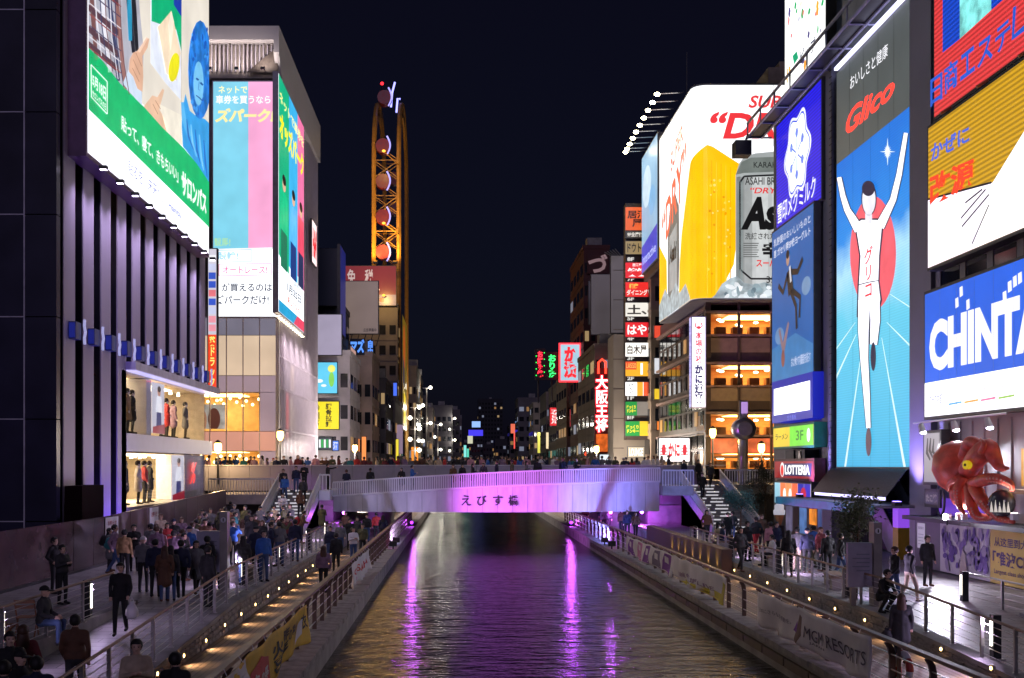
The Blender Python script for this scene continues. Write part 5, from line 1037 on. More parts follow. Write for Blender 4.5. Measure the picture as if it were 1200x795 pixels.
for i, (px, py, Y) in enumerate([(628, 500, 330), (638, 505, 300), (655, 515, 240)]):
    p = PXL(px, py, Y); t = thing('floodlight_pole', 'slim lamp post with two white lamps on the far right bank', 'lamp post', (p.x, Y, .7), 'lamp posts on the far right bank'); MB().tube([(p.x, Y, .7), (p.x, Y, p.z)], [.2, .1], 6).build('pole', STEEL, t)
    for sg in (-1, 1): MB().ell((p.x + sg * .6, Y, p.z), .32, .25, .32, 8, 5).build('lamp', E((255, 240, 205), 4, None, False), t)
    lamp(t, 'POINT', (p.x, Y - 1.2, p.z), 1000, (1, .92, .78), .4)
    MB().tube([(p.x - .6, Y, p.z), (p.x + .6, Y, p.z)], .06, 4).build('arm', STEEL, t)

# ---- building of the runner sign and its neighbours
XR = 19.3
rbld = thing('sign_building', 'concrete building behind the large runner sign and the dairy signs', 'building', (26, 57, 1.2))
LIL = P('pillar_lilac', (.26, .24, .31), .5, var=.12, scale=.4); GREYW = P('grey_wall', (.26, .26, .28), .7, var=.3, scale=.5, bump=.1, bscale=4)
BX('wall', GREYW, rbld, XR + .5, 57.6, 1.21, 34, 70.2, 27.5); BX('wall', GREYW, rbld, XR + .5, 45.2, 5.6, 34, 57.6, 36)
BX('wall', GREYW, rbld, 27, 45.2, 1.21, 34, 57.6, 5.6)
BX('pillar', LIL, rbld, XR - .15, 45.2, 1.21, XR + .49, 47.35, 36); BX('pillar', LIL, rbld, XR + .0, 57.75, 1.21, XR + .48, 59.3, 26.4); BX('pillar', P('steel_blue', (.18, .18, .24), .4, .3), rbld, XR - .1, 57.5, 5, XR + .3, 57.74, 27)
m_ = MB()
for k in range(60): m_.box(XR - .13, 57.4, 5.5 + k * .35, XR - .08, 57.75, 5.53 + k * .35)
m_.build('ladder_rungs', DARK, rbld)['kind'] = 'stuff'
# runner sign
fr = frR(XR, 981, 1068, 5.25, 25.4)
gs = thing('runner_sign', 'tall LED sign of a white runner on blue under a grey panel with red script', 'sign', (XR + .4, 52.5, 5.2))
slab(fr, -.15, -.12, fr.W + .15, fr.H + .15, -.45, -.01, 'cabinet', FRAME, gs)
cut_l, cut_r = fr.px(981, 194)[1], fr.px(1068, 123)[1]; cut = (cut_l + cut_r) / 2
GR = E((92, 98, 98), .75, 'soft', True); slab(fr, 0, cut + .02, fr.W, fr.H, -.008, .02, 'grey_panel', GR, gs)
slab(fr, 0, 0, fr.W, cut, -.008, .02, 'led_panel', Egrad('runner_led', [(0, (52, 164, 206)), (.45, (92, 188, 216)), (.62, (160, 208, 232)), (.74, (36, 128, 212)), (1, (24, 104, 200))], 5.25, 5.25 + cut, .80), gs)
slab(fr, 0, fr.H + .16, fr.W, fr.H + .3, -.3, .15, 'top_light_bar', E((215, 215, 255), 1.6, None, True), gs)
A = lambda pts, col, l=3, n='graphic', **k: shp(gs, fr, pts, col, l, n, px=True, **k)
for a, c, w_ in (((1012, 400), (991, 548), 2.2), ((1034, 396), (1061, 548), 2.8), ((1004, 392), (980, 444), 2), ((1040, 378), (1070, 408), 2.2), ((1044, 345), (1070, 362), 1.6), ((1003, 378), (980, 410), 1.4)): A(strip([a, c], [.6, w_]), (214, 244, 246), 4, 'track_line')
A(ellp(1024, 297, 27, 67, 32), (246, 98, 112), 5, 'red_disc', sample=True)
for a in range(8):
    an = a * math.pi / 8; r_ = 16 if a % 4 == 0 else 8; A(strip([(1041 - r_ * .55 * math.cos(an), 178 - r_ * math.sin(an)), (1041, 178), (1041 + r_ * .55 * math.cos(an), 178 + r_ * math.sin(an))], [.2, 2.2, .2]), (235, 248, 255), 5, 'star_ray')
for i in range(1, 4): slab(fr, fr.W * i / 4 - .004, 0, fr.W * i / 4 + .004, cut, .02, .023, 'module_joint', P('joint_dark', (.04, .12, .18), .5), gs)
for i in range(1, 5): slab(fr, fr.W * i / 5 - .012, cut + .05, fr.W * i / 5 + .012, fr.H, .02, .023, 'panel_joint', P('joint_grey', (.06, .06, .06), .5), gs)
NV = (32, 30, 62); WH = (238, 238, 250)
def limb(path, ws, col, n):
    A(strip(path, [q + 2.2 for q in ws]), NV, 6, n + '_outline'); A(strip(path, ws), col, 8, n, sample=True)
limb([(1008, 270), (1000, 256), (994, 246), (989, 230), (984.5, 208)], [11, 9, 7, 6, 5], WH, 'arm')
limb([(1032, 266), (1040, 250), (1048, 234), (1055, 205), (1063, 156)], [11, 9, 7, 6, 4.5], WH, 'arm')
limb([(1014, 352), (1013, 388), (1014, 420), (1017, 465), (1019, 502)], [14, 12, 9, 7, 4.5], WH, 'leg')
limb([(1026, 350), (1027, 375), (1025, 404)], [12, 11, 8], WH, 'leg')
A([(1002, 262), (1010, 256), (1030, 256), (1037, 262), (1033, 300), (1032, 330), (1035, 352), (1031, 366), (1019, 356), (1017, 374), (1005, 372), (1006, 335), (1008, 300)], NV, 7, 'torso_outline'); A([(1004, 263), (1011, 258), (1029, 258), (1035, 263), (1031.5, 300), (1030.5, 330), (1033, 351), (1030, 363), (1019, 354), (1016, 371), (1007, 370), (1008, 335), (1010, 300)], WH, 9, 'torso', sample=True)
A(strip([(1008, 334), (1019, 331), (1031, 329)], 1.1), NV, 10, 'waistband')
A(strip([(1019.5, 262), (1019.5, 244)], 8), WH, 10, 'neck'); A(ellp(1020, 233, 9, 20), NV, 10, 'head_outline'); A(ellp(1020, 234, 7.8, 18), WH, 11, 'head'); A(ellp(1019.5, 221, 7.6, 9), NV, 12, 'hair')
A(ellp(1025, 418, 3.2, 17), NV, 10, 'shoe'); A(ellp(1019.5, 518, 3.4, 17), (70, 36, 56), 10, 'shoe')
txt(gs, fr, 'グ|リ|コ', 1014.5, 350, 1024.5, 287, (232, 60, 70), 11, .02, px=True)
txt(gs, fr, 'Glico', 0, 0, 0, 0, (255, 52, 42), 4, .025, shear=.35, px=True, quad=[(992, 160), (1049, 112), (1049, 86), (992, 132)], st=1.5); txt(gs, fr, 'おいしさと健康', 0, 0, 0, 0, (250, 250, 255), 4, .0, px=True, quad=[(997, 106), (1041, 66), (1041, 50), (997, 90)], st=1.1)
# gantry over the sign
gt = thing('lighting_gantry', 'slanting steel maintenance walkway above the runner sign', 'gantry', (17.8, 57, 25.8))
for dz, X in ((0, 18.1), (0, 19.0), (.9, 18.1)): MB().tube([(X, 70, 26.0 + dz), (X, 45, 26.0 + dz)], .09, 6).build('beam', P('gantry_blue', (.3, .3, .42), .4, .3), gt)
for k in range(9): MB().tube([(18.1, 46 + k * 3, 26.9), (18.1, 46 + k * 3, 26), (XR + .3, 46 + k * 3, 26)], .06, 5).build('bracket', P('gantry_blue', (.3, .3, .42), .4, .3), gt)
BX('walkway', DARK, gt, 18.1, 45.5, 26.05, 19.0, 70, 26.12)
t = thing('spotlight_box', 'black projector box at the end of the gantry', 'spotlight', (17.9, 70.2, 24.9)); MB().box(17.3, 69.8, 24.9, 18.3, 70.8, 25.8).build('housing', BLACK, t); MB().tube([(18, 70.2, 25.8), (18.1, 69.9, 26.2)], .07, 5).build('bracket', DARK, t)
# dairy sign and its neighbours
fr = frR(XR - .2, 910, 962, 19.5, 25.8); t = sign('neon_sign', 'square blue neon sign with white wavy badge next to the runner sign', fr, (34, 24, 226), s=1.0, pat='tube', depth=.5)
bad = [(0, .30, .36), ]
cu, cv = fr.W * .5, fr.H * .56
pts = [(cu + (1.75 + .2 * math.cos(6 * a)) * math.cos(a) * 1.15, cv + (1.75 + .2 * math.cos(6 * a)) * math.sin(a) * 1.15) for a in [i * 6.28318 / 48 for i in range(48)]]
shp(t, fr, [(cu + (p[0] - cu) * 1.14, cv + (p[1] - cv) * 1.14) for p in pts], (250, 250, 255), 1, 'badge_rim'); shp(t, fr, [(cu + (p[0] - cu) * 1.05, cv + (p[1] - cv) * 1.05) for p in pts], (40, 70, 225), 2, 'badge_ring'); shp(t, fr, pts, (226, 238, 255), 3, 'badge', sample=True)
for a in range(6): an = a * math.pi / 3 + .52; shp(t, fr, strip([(cu + .2 * math.cos(an), cv + .2 * math.sin(an)), (cu + 1.3 * math.cos(an), cv + 1.3 * math.sin(an))], .1), (90, 110, 220), 4, 'snow_arm'); shp(t, fr, ellp(cu + 1.2 * math.cos(an), cv + 1.2 * math.sin(an), .28, .28, 6), (120, 140, 230), 4, 'snow_tip')
txt(t, fr, '雪印メグミルク', .3, .3, fr.W - .8, 1.5, (250, 250, 255), 4, .012)
fr = frR(XR - .5, 905, 953, ZY(455, 66.5), 19.3); t = sign('poster_board', 'blue sky poster of a leaping person in black suit under the blue neon', fr, (24, 98, 176), 'poster', .85, 'soft', .4)
W_, H_ = fr.W, fr.H
shp(t, fr, [(0, 0), (W_, 0), (W_, H_ * .2), (W_ * .6, H_ * .3), (0, H_ * .25)], (60, 128, 190), 1, 'low_sky', s=.85); shp(t, fr, ellp(W_ * .85, H_ * .55, .8, .5), (120, 160, 205), 1, 'cloud', s=.8); shp(t, fr, ellp(W_ * .2, H_ * .32, .9, .5), (110, 150, 200), 2, 'cloud', s=.8)
for pt, w_, col, n in (([(.45, .70), (.5, .55)], 1.0, (26, 26, 34), 'jacket'), ([(.42, .68), (.3, .58), (.18, .64)], .35, (26, 26, 34), 'arm'), ([(.5, .68), (.66, .66), (.78, .72)], .35, (26, 26, 34), 'arm'), ([(.5, .56), (.62, .46), (.64, .32)], .38, (26, 26, 34), 'leg'), ([(.54, .56), (.72, .5), (.7, .38)], .36, (26, 26, 34), 'leg'), ([(.47, .72), (.5, .62)], .3, (220, 220, 228), 'shirt')): shp(t, fr, strip([(a * W_, b_ * H_) for a, b_ in pt], w_), col, 4 + (n == 'shirt'), n, s=.8)
shp(t, fr, ellp(W_ * .42, H_ * .77, .3, .38), (190, 150, 130), 4, 'head', s=.8); shp(t, fr, ellp(W_ * .42, H_ * .8, .3, .25), (25, 20, 20), 5, 'hair'); shp(t, fr, strip([(W_ * .2, H_ * .36), (W_ * .3, H_ * .22), (W_ * .44, H_ * .38)], [.3, .9, .3]), (150, 120, 130), 3, 'second_figure', s=.8); shp(t, fr, ellp(W_ * .3, H_ * .17, .35, .5), (150, 90, 80), 4, 'hands', s=.8)
txt(t, fr, '乳酸菌のおいしいものと', .4, H_ * .90, W_ - .4, H_ * .95, (220, 226, 245), 3, .01, st=.8); txt(t, fr, '恵 ガセリ菌SP株ヨーグルト', .4, H_ * .83, W_ - .4, H_ * .88, (220, 226, 245), 3, .02, st=.8); txt(t, fr, 'おなか動かす内臓脂肪を減らす', W_ * .5, H_ * .1, W_ * .95, H_ * .16, (210, 220, 245), 3, .01, st=.8)
fr = frR(XR - .6, 907, 949, ZY(487, 66), ZY(461, 66) + .25); t = sign('light_box', 'blank white light box with blue frame under the leaping poster', fr, (252, 252, 255), s=1.15, depth=1.2, frame=E((30, 40, 200), .55, None, True), rim=.45); txt(t, fr, '空き看板', fr.W * .4, -.38, fr.W * .65, -.12, (120, 130, 230), 1, 0)
fr = frR(XR - .7, 906.5, 953, ZY(524, 65), ZY(502, 65)); t = sign('shop_sign', 'yellow and green lit double sign above the burger sign', fr, (236, 204, 40), s=1.0, depth=.7, frame=P('sign_green', (.03, .35, .2), .4)); shp(t, fr, [(fr.W * .44, 0), (fr.W, 0), (fr.W, fr.H), (fr.W * .44, fr.H)], (120, 232, 50), 1, 'green_half', sample=True); txt(t, fr, 'ラーメン', fr.W * .06, .4, fr.W * .4, fr.H - .35, (90, 80, 20), 2, .02); txt(t, fr, '3F', fr.W * .6, .3, fr.W * .78, fr.H - .25, (40, 130, 20), 2, .02); shp(t, fr, ellp(fr.W * .9, fr.H * .5, .3, .38), (245, 250, 240), 2, 'mark')
t2 = thing('wall_units', 'dark air conditioning units between the yellow green sign and the burger sign', 'air conditioner', (XR - .3, 62.5, 5.5)); BX('unit', DARK, t2, XR - .4, 61, 5.55, XR + .4, 62.6, 6.2); BX('unit', DARK, t2, XR - .4, 63, 5.55, XR + .4, 64.6, 6.2); MB().cyl((XR - .41, 61.8, 5.87), (XR - .45, 61.8, 5.87), .25, k=14).build('fan_grille', STEEL, t2)
fr = frR(XR - .7, 908, 953, ZY(560, 65), ZY(541, 65)); t = sign('burger_sign', 'red sign with white burger shop letters on dark blue', fr, (168, 32, 26), s=.75, depth=.6, frame=P('sign_maroon', (.12, .02, .02), .4), rim=.15)
shp(t, fr, [(fr.W * .2, .12), (fr.W * .95, .12), (fr.W * .97, fr.H - .12), (fr.W * .18, fr.H - .12)], (36, 36, 90), 1, 'blue_field'); txt(t, fr, 'LOTTERIA', fr.W * .3, .2, fr.W * .93, fr.H - .2, (255, 252, 246), 3, .04, st=1.3); shp(t, fr, ellp(fr.W * .22, fr.H * .5, .42, .42), (250, 245, 240), 2, 'mark'); shp(t, fr, ellp(fr.W * .22, fr.H * .45, .28, .32), (235, 50, 40), 3, 'mark')
fr = frR(XR - .6, 908, 950, ZY(590, 64.5), ZY(566, 64.5)); t = sign('menu_board', 'lit menu board with orange, white and blue panels under the burger sign', fr, (242, 230, 220), s=1.0, depth=.4, cat='menu board')
for i, col in enumerate(((150, 205, 225), (245, 120, 60), (246, 150, 80), (245, 110, 60), (40, 44, 170), (60, 50, 190))): shp(t, fr, [(fr.W * i / 6 + .03, 0), (fr.W * (i + 1) / 6, 0), (fr.W * (i + 1) / 6, fr.H), (fr.W * i / 6 + .03, fr.H)], col, 1, 'panel')
for i in range(2): shp(t, fr, ellp(fr.W * (.3 + .16 * i), fr.H * .4, .3, .42), (250, 250, 246), 2, 'cup'); 
shp(t, fr, ellp(fr.W * .82, fr.H * .5, .5, .4), (200, 40, 60), 2, 'dish')
# white LED sign on a higher roof
fr = frR(20.4, 920, 967, 28.3, 44); t = sign('roof_sign', 'tall white lit sign with small coloured confetti letters above the blue neon', fr, (240, 242, 240), s=1.1, depth=.6)
txt(t, fr, 'ピップ', 0, 0, 0, 0, (50, 50, 90), 2, .02, px=True, quad=[(938, 77), (956, 60), (956, 42), (938, 59)]); shp(t, fr, [fr.px(*p) for p in ((929, 66), (934, 60), (936, 68), (931, 76))], (30, 170, 120), 2, 'mark')
for i in range(26): a, b_ = fr.px(random.uniform(923, 965), random.uniform(2, 90)); shp(t, fr, ellp(a, b_, random.uniform(.1, .3), random.uniform(.12, .35), 6), random.choice([(240, 90, 100), (60, 180, 110), (90, 80, 140), (250, 170, 60), (235, 120, 130)]), 1, 'confetti')
for i in range(2): shp(t, fr, [fr.px(*p) for p in ((922 + i * 3, 98), (923.5 + i * 3, 97), (923.5 + i * 3, 80), (922 + i * 3, 81))], (250, 180, 90), 1, 'bar')
px_b = BX('roof_tower', P('roof_tower', (.05, .06, .09), .4), rbld, 21, 60, 27.5, 33, 70, 45)
# under the runner sign: sloped eave, awning, escalator hall
MB().prism([(XR - .35, 57.2, 5.05), (XR - .35, 47.3, 5.05), (XR - 1.2, 47.3, 3.95), (XR - 1.2, 57.2, 3.95)], (.12, 0, .12)).build('sloped_eave', P('eave_tiles', (.05, .045, .075), .4, bump=.6, bscale=8), rbld)
BX('eave_light', E((200, 195, 255), 1.5, None, True), rbld, XR - 1.25, 47.4, 3.82, XR - 1.15, 56.6, 3.95)
BX('awning_slab', P('awning_grey', (.25, .25, .3), .5), rbld, XR - 1.9, 46.8, 3.5, XR + .4, 61.0, 3.62); BX('awning_edge', E((20, 110, 150), .5, 'mottle', False), rbld, XR - 2.0, 46.7, 3.22, XR - 1.9, 61.0, 3.6)
BX('hall_back', P('hall_wall', (.10, .10, .16), .5), rbld, 26.4, 47.4, 1.21, 26.5, 57.5, 3.5); BX('hall_ceiling', P('hall_wall', (.10, .10, .16), .5), rbld, XR + .45, 47.4, 3.4, 26.4, 57.5, 3.48)
for y in (49.0, 51.5, 54.0): BX('ceiling_strip', E((110, 70, 255), 3.0, None, True), rbld, XR + 1, y, 3.36, 25.5, y + .15, 3.39)
BX('yellow_pillar', P('pillar_yellow', (.55, .36, .02), .5), rbld, XR - .3, 48.2, 1.21, XR + .2, 48.8, 2.6); BX('purple_pillar', E((150, 80, 240), .7, None, False), rbld, XR - .3, 48.2, 2.6, XR + .2, 48.8, 3.48)
es = thing('escalator', 'steep escalator with pale side panels in the hall under the runner sign', 'escalator', (22, 54, 1.2))
for X in (20.4, 21.9):
    MB().prism([(X, 53.0, 1.21), (X, 57.4, 4.8), (X, 57.4, 5.5), (X, 56.9, 5.6), (X, 52.2, 2.2), (X, 52.0, 1.8), (X, 52.2, 1.21)], (.12, 0, 0)).build('side_panel', P('escalator_panel', (.35, .36, .42), .3, .3), es); MB().tube([(X + .06, 52.0, 2.2), (X + .06, 52.6, 2.55), (X + .06, 57.2, 5.9)], .06, 6).build('handrail', BLACK, es)
for k in range(14): BX('step', DARK, es, 20.53, 52.8 + k * .32, 1.22, 21.88, 53.1 + k * .32, 1.42 + k * .26)
# burger shop front
BX('shop_back', P('shop_back', (.25, .18, .15), .6), rbld, XR + .44, 57.7, 1.21, XR + .49, 68, 4.0)
for (y, z0, z1, col, s2) in ((60.0, 1.3, 3.1, (90, 110, 180), .5), (61.5, 2.0, 3.2, (255, 150, 50), .9), (63.3, 1.4, 3.2, (110, 150, 220), .6), (66.0, 1.4, 3.0, (150, 140, 180), .4)): BX('lit_panel', E(col, s2, 'mottle', True), rbld, XR + .36, y, z0, XR + .43, y + 1.1, z1)
ic = thing('ice_cream_display', 'giant white soft ice cream cone model outside the burger shop', 'display', (18.2, 63.4, 1.2)); MB().cyl((18.2, 63.4, 1.2), (18.2, 63.4, 1.9), .3, k=12).build('stand', DARK, ic); MB().cyl((18.2, 63.4, 1.9), (18.2, 63.4, 2.5), .1, .28, 12).build('cone', P('cone_tan', (.45, .25, .1), .6), ic); MB().loft([((18.2, 63.4, 2.5), .32, .32), ((18.2, 63.4, 2.75), .34, .34), ((18.2, 63.4, 2.8), .27, .27), ((18.2, 63.4, 3.05), .27, .27), ((18.2, 63.4, 3.1), .18, .18), ((18.2, 63.4, 3.5), .03, .03)], 12).build('swirl', E((225, 225, 240), .45, None, False), ic, True)

# ---- octopus building at the right edge
ob = thing('octopus_building', 'pale restaurant building behind the red octopus and the stacked billboards', 'building', (24, 39, 1.2))
PALE = P('pale_wall', (.46, .45, .50), .6, var=.2, scale=.7, stretch=(1, 1, .2)); BX('wall', PALE, ob, XR + .1, 30, 1.21, 32, 45.15, 34)
for k in range(14): BX('wall_rib', PALE, ob, XR + .04, 31 + k, 3.4, XR + .1, 31.12 + k, 7.0)
for k in range(6): BX('window', PANE, ob, XR + .03, 32 + k * 2.2, 12.35, XR + .09, 33.6 + k * 2.2, 13.1); BX('mullion', P('mullion_purple', (.3, .25, .3), .5), ob, XR + .0, 33.65 + k * 2.2, 12.3, XR + .09, 34.1 + k * 2.2, 13.15)
# rental sign, cold medicine sign, electronics sign
fr = frR(18.6, 1084, 1215, 7.25, 12.15); t = sign('billboard', 'bright blue billboard with bold white rental company letters and white foot', fr, (20, 92, 218), 'billboard', 1.05, 'soft', .5)
shp(t, fr, [(0, 0), (fr.W, 0), (fr.W, 1.35), (0, 1.35)], (250, 250, 252), 1, 'white_foot', sample=True); txt(t, fr, 'CHINTAI', .45, 1.75, fr.W + .9, 3.75, (252, 252, 255), 2, .055)
for px, py in ((1127, 342), (1122, 355), (1135, 357), (1178, 348), (1184, 336), (1190, 330), (1196, 326)): a, b_ = fr.px(px, py); shp(t, fr, [(a - .12, b_ - .2), (a + .13, b_ - .15), (a + .1, b_ + .2), (a - .14, b_ + .17)], (252, 252, 255), 2, 'spark')
for i in range(1, 6): slab(fr, fr.W * i / 6 - .006, 0, fr.W * i / 6 + .006, fr.H, .024, .026, 'sheet_seam', P('seam_pale', (.35, .4, .5), .5), t)
txt(t, fr, 'ニーズ中部', .45, .45, 1.6, .85, (80, 90, 160), 2, 0)
for i, col in enumerate(((80, 170, 235), (245, 170, 70), (240, 120, 170), (150, 200, 80))): shp(t, fr, [(2.2 + i * 1.3, .35), (3.3 + i * 1.3, .38), (3.3 + i * 1.3, .45), (2.2 + i * 1.3, .42)], col, 2, 'rule'); txt(t, fr, '賃貸', 2.4 + i * 1.3, .6, 2.75 + i * 1.3, .85, (150, 140, 150), 2, 0)
fr = frR(18.8, 1088, 1215, 13.25, 18.85); t = sign('neon_sign', 'yellow neon lined medicine sign with red and blue characters above the windows', fr, (222, 168, 26), s=.85, pat='tube', depth=.5)
shp(t, fr, [(0, 0), (fr.W, 0), (fr.W, 2.0), fr.px(1165, 214), (0, 2.75)], (236, 226, 242), 2, 'white_gust', sample=True); shp(t, fr, [fr.px(1163, 216), (fr.W, 3.6), (fr.W, 0), fr.px(1141, 293)], (250, 246, 246), 3, 'cloud', sample=True)
for a, c in (((1156, 222), (1127, 256)), ((1160, 228), (1128, 266)), ((1160, 240), (1140, 286)), ((1152, 222), (1132, 238))): shp(t, fr, strip([fr.px(*a), fr.px(*c)], .07), (20, 18, 26), 4, 'gust_line')
shp(t, fr, strip([(0, 2.75), fr.px(1163, 214)], .08), (20, 18, 26), 4, 'gust_line')
txt(t, fr, '改源', 0, 0, 0, 0, (226, 58, 30), 5, .03, px=True, quad=[(1090, 243), (1143, 218), (1143, 184), (1090, 206)], st=1.3); txt(t, fr, 'かぜに', 0, 0, 0, 0, (70, 100, 220), 5, .025, px=True, quad=[(1092, 190), (1137, 166), (1137, 146), (1092, 170)])
fr = frR(19.1, 1095, 1215, 19.35, 29.5); t = sign('neon_sign', 'red neon lined sign with blue outlined company characters and blue window panel', fr, (236, 64, 66), s=.9, pat='tube', depth=.5)
shp(t, fr, [fr.px(1105, 62), fr.px(1125, 46), fr.px(1125, -60), fr.px(1105, -60)], (20, 70, 200), 1, 'blue_panel', pat='tube', sample=True); shp(t, fr, [fr.px(1125, 46), fr.px(1162, 12), fr.px(1162, -60), fr.px(1125, -60)], (140, 240, 236), 1, 'cyan_panel', pat='mottle', sample=True); shp(t, fr, [fr.px(1162, 12), fr.px(1178, -2), fr.px(1178, -60), fr.px(1162, -60)], (20, 70, 200), 1, 'blue_panel', pat='tube')
for ch, q in zip('日商エステ', ([(1091, 126), (1105, 116), (1105, 84), (1091, 94)], [(1107, 112), (1123, 100), (1123, 66), (1107, 78)], [(1126, 96), (1143, 83), (1143, 52), (1126, 66)], [(1146, 82), (1164, 68), (1164, 38), (1146, 52)], [(1167, 66), (1185, 50), (1185, 20), (1167, 36)])): txt(t, fr, ch, 0, 0, 0, 0, (40, 90, 205), 3, .02, px=True, quad=q, name='character')
shp(t, fr, strip([fr.px(1190, 8), fr.px(1188, 44), fr.px(1205, 30)], .22), (40, 90, 205), 4, 'character')
for k in range(5): MB().tube([(19.0, 31 + k * 3, 19.2), (18.6, 31 + k * 3, 18.95)], .06, 5).build('bracket', P('bracket_orange', (.4, .16, .06), .5), ob)
# ground floor of the octopus restaurant
fr = frR(18.75, 1083, 1101, 3.9 + .75, 6.6); t = sign('shop_sign', 'white square sign with bold black brush strokes beside the octopus', fr, (188, 184, 190), s=.55, depth=.35); 
for q in ([(.25, .9), (.2, .6), (.42, .45)], [(.45, .9), (.38, .65), (.58, .5)], [(.66, .88), (.58, .62), (.78, .55), (.72, .3), (.6, .3)]): shp(t, fr, strip([(a * fr.W, b_ * fr.H) for a, b_ in q], [.08, .22, .1, .2, .1][:len(q)]), (26, 24, 28), 1, 'brush_stroke')
MB().tube([(18.9, 43.7 + .35 * math.cos(a * .3927), 3.95 + .62 * math.sin(a * .3927)) for a in range(17)], .05, 6).build('ring_mark', P('ring_dark', (.06, .07, .09), .4), ob)
fr = Fr((18.85, 45.0, 3.75), (0, -1, 0), W=1.2, H=.5); t = sign('shop_sign', 'small dark plate with chunky letters left of the octopus', fr, (70, 66, 80), s=.4, depth=.1, sample=False); txt(t, fr, 'たこ焼', .08, .08, 1.1, .42, (120, 110, 110), 1, .05)
for k in range(6): BX('lit_opening', E((255, 186, 70), .85, 'mottle', True), ob, XR + .05, 33.0 + k * .9, 4.6, XR + .09, 33.8 + k * .9, 5.9)
BX('counter_shelf', TAN, ob, 18.6, 32, 4.35, XR + .1, 38.5, 4.5); BX('ledge', DARK, ob, 17.9, 33, 3.15, XR + .1, 45, 3.3); BX('purple_recess', E((120, 70, 220), .6, None, True), ob, XR + .0, 39.6, 3.35, XR + .06, 44.8, 4.0)
MB().tube([(18.2, 44.6, 7.0), (18.2, 37, 7.05)], .035, 5).build('lamp_rail', STEEL, ob)
for y in (43.9, 41.0, 38.4):
    t = thing('track_spotlight', 'white spotlight on the rail above the octopus', 'spotlight', (18.2, y, 6.8), 'spotlights above the octopus'); MB().cyl((18.2, y, 6.95), (18.25, y - .1, 6.62), .09, .14, 10).build('can', WHITE, t); MB().ell((18.26, y - .12, 6.6), .12, .12, .06).build('lens', E((235, 235, 255), 12, None, False), t); lamp(t, 'SPOT', (18.27, y - .14, 6.5), 420, (.9, .9, 1), .08, 90, (18.7, y - 2.2, 4.2), .7)
# the octopus
oc = thing('octopus_model', 'giant red octopus model with yellow eye clinging over the poster wall', 'model', (18.2, 40.2, 3.3))
OCT = P('octopus_red', (.62, .09, .055), .4, var=.35, scale=2.5, bump=.15, bscale=12)
def op(px, py, X): Y = YX(px, X); return (X, Y, ZY(py, Y))
h = MB(); c = Vector(op(1122, 545, 18.1)); h.loft([((c.x, c.y, c.z - 1.0), .28, .32), ((c.x, c.y, c.z - .75), .6, .8), ((c.x, c.y, c.z - .2), .85, 1.0), ((c.x, c.y, c.z + .35), .8, .95), ((c.x, c.y, c.z + .7), .55, .7), ((c.x, c.y, c.z + .86), .2, .3)], 16); h.build('head', OCT, oc, True)
MB().ell((c.x - .1, c.y - 1.0, c.z - 1.05), .55, .8, .55, 14, 8).build('body', OCT, oc, True)
ey = Vector(op(1136, 545, 17.3)); MB().cyl((ey.x, ey.y, ey.z), (ey.x - .16, ey.y - .04, ey.z), .15, k=16).build('eye', E((235, 200, 20), .5, None, False), oc); MB().cyl((ey.x - .16, ey.y - .04, ey.z), (ey.x - .18, ey.y - .045, ey.z), .05, k=10).build('pupil', BLACK, oc)
arms = [([(1134, 552), (1146, 535), (1158, 525), (1166, 538), (1172, 548), (1181, 549)], [.5, .55, .5, .36, .22, .08]), ([(1130, 535), (1136, 518), (1148, 522), (1152, 532)], [.34, .3, .28, .2]), ([(1140, 568), (1156, 562), (1172, 562), (1184, 568), (1186, 576)], [.36, .32, .26, .2, .08]), ([(1142, 572), (1150, 585), (1160, 597), (1172, 607), (1188, 612)], [.36, .34, .3, .24, .1]),
        ([(1136, 570), (1138, 590), (1144, 604), (1156, 607), (1166, 606)], [.3, .28, .26, .2, .08]), ([(1128, 560), (1122, 575), (1124, 592), (1130, 602)], [.26, .22, .18, .08]), ([(1126, 560), (1118, 563), (1112, 568), (1113, 575), (1119, 574)], [.2, .16, .13, .11, .05]), ([(1150, 530), (1153, 520), (1149, 514)], [.18, .12, .04])]
def smooth(p, r, n=5):
    P_, R_ = [], []; q = [Vector(x) for x in p]; q = [q[0] * 2 - q[1]] + q + [q[-1] * 2 - q[-2]]; rr_ = [r[0]] + list(r) + [r[-1]]
    for i in range(1, len(q) - 2):
        for k in range(n):
            t = k / n; a, b_, c_, d = q[i - 1], q[i], q[i + 1], q[i + 2]
            P_.append(.5 * ((2 * b_) + (c_ - a) * t + (2 * a - 5 * b_ + 4 * c_ - d) * t * t + (3 * b_ - a - 3 * c_ + d) * t ** 3)); R_.append(rr_[i] * (1 - t) + rr_[i + 1] * t)
    P_.append(q[-2]); R_.append(rr_[-2]); return P_, R_
for i, (pts, rs) in enumerate(arms):
    P_, R_ = smooth([op(x, y, 17.75 - .18 * math.sin(j * 1.3) - .05 * i) for j, (x, y) in enumerate(pts)], [q * .64 for q in rs]); a = MB().tube(P_, R_, 12).build('arm', OCT, oc, True)
    m_ = MB()
    for j in range(len(P_) // 3, len(P_) - 1):
        d = (P_[j + 1] - P_[j]).normalized(); s_ = Vector((-.75, -.55, -.35)); s_ = (s_ - d * s_.dot(d)).normalized(); b_ = d.cross(s_)
        for e in (-.45, .45): q = P_[j] + (s_ * math.cos(e) + b_ * math.sin(e)) * R_[j] * .93; m_.cyl(q, q + (s_ * math.cos(e) + b_ * math.sin(e)) * R_[j] * .16, R_[j] * .24, R_[j] * .17, 8)
    if i not in (0, 1, 7): m_.build('suckers', P('sucker_pale', (.62, .30, .22), .5), a)['kind'] = 'stuff'
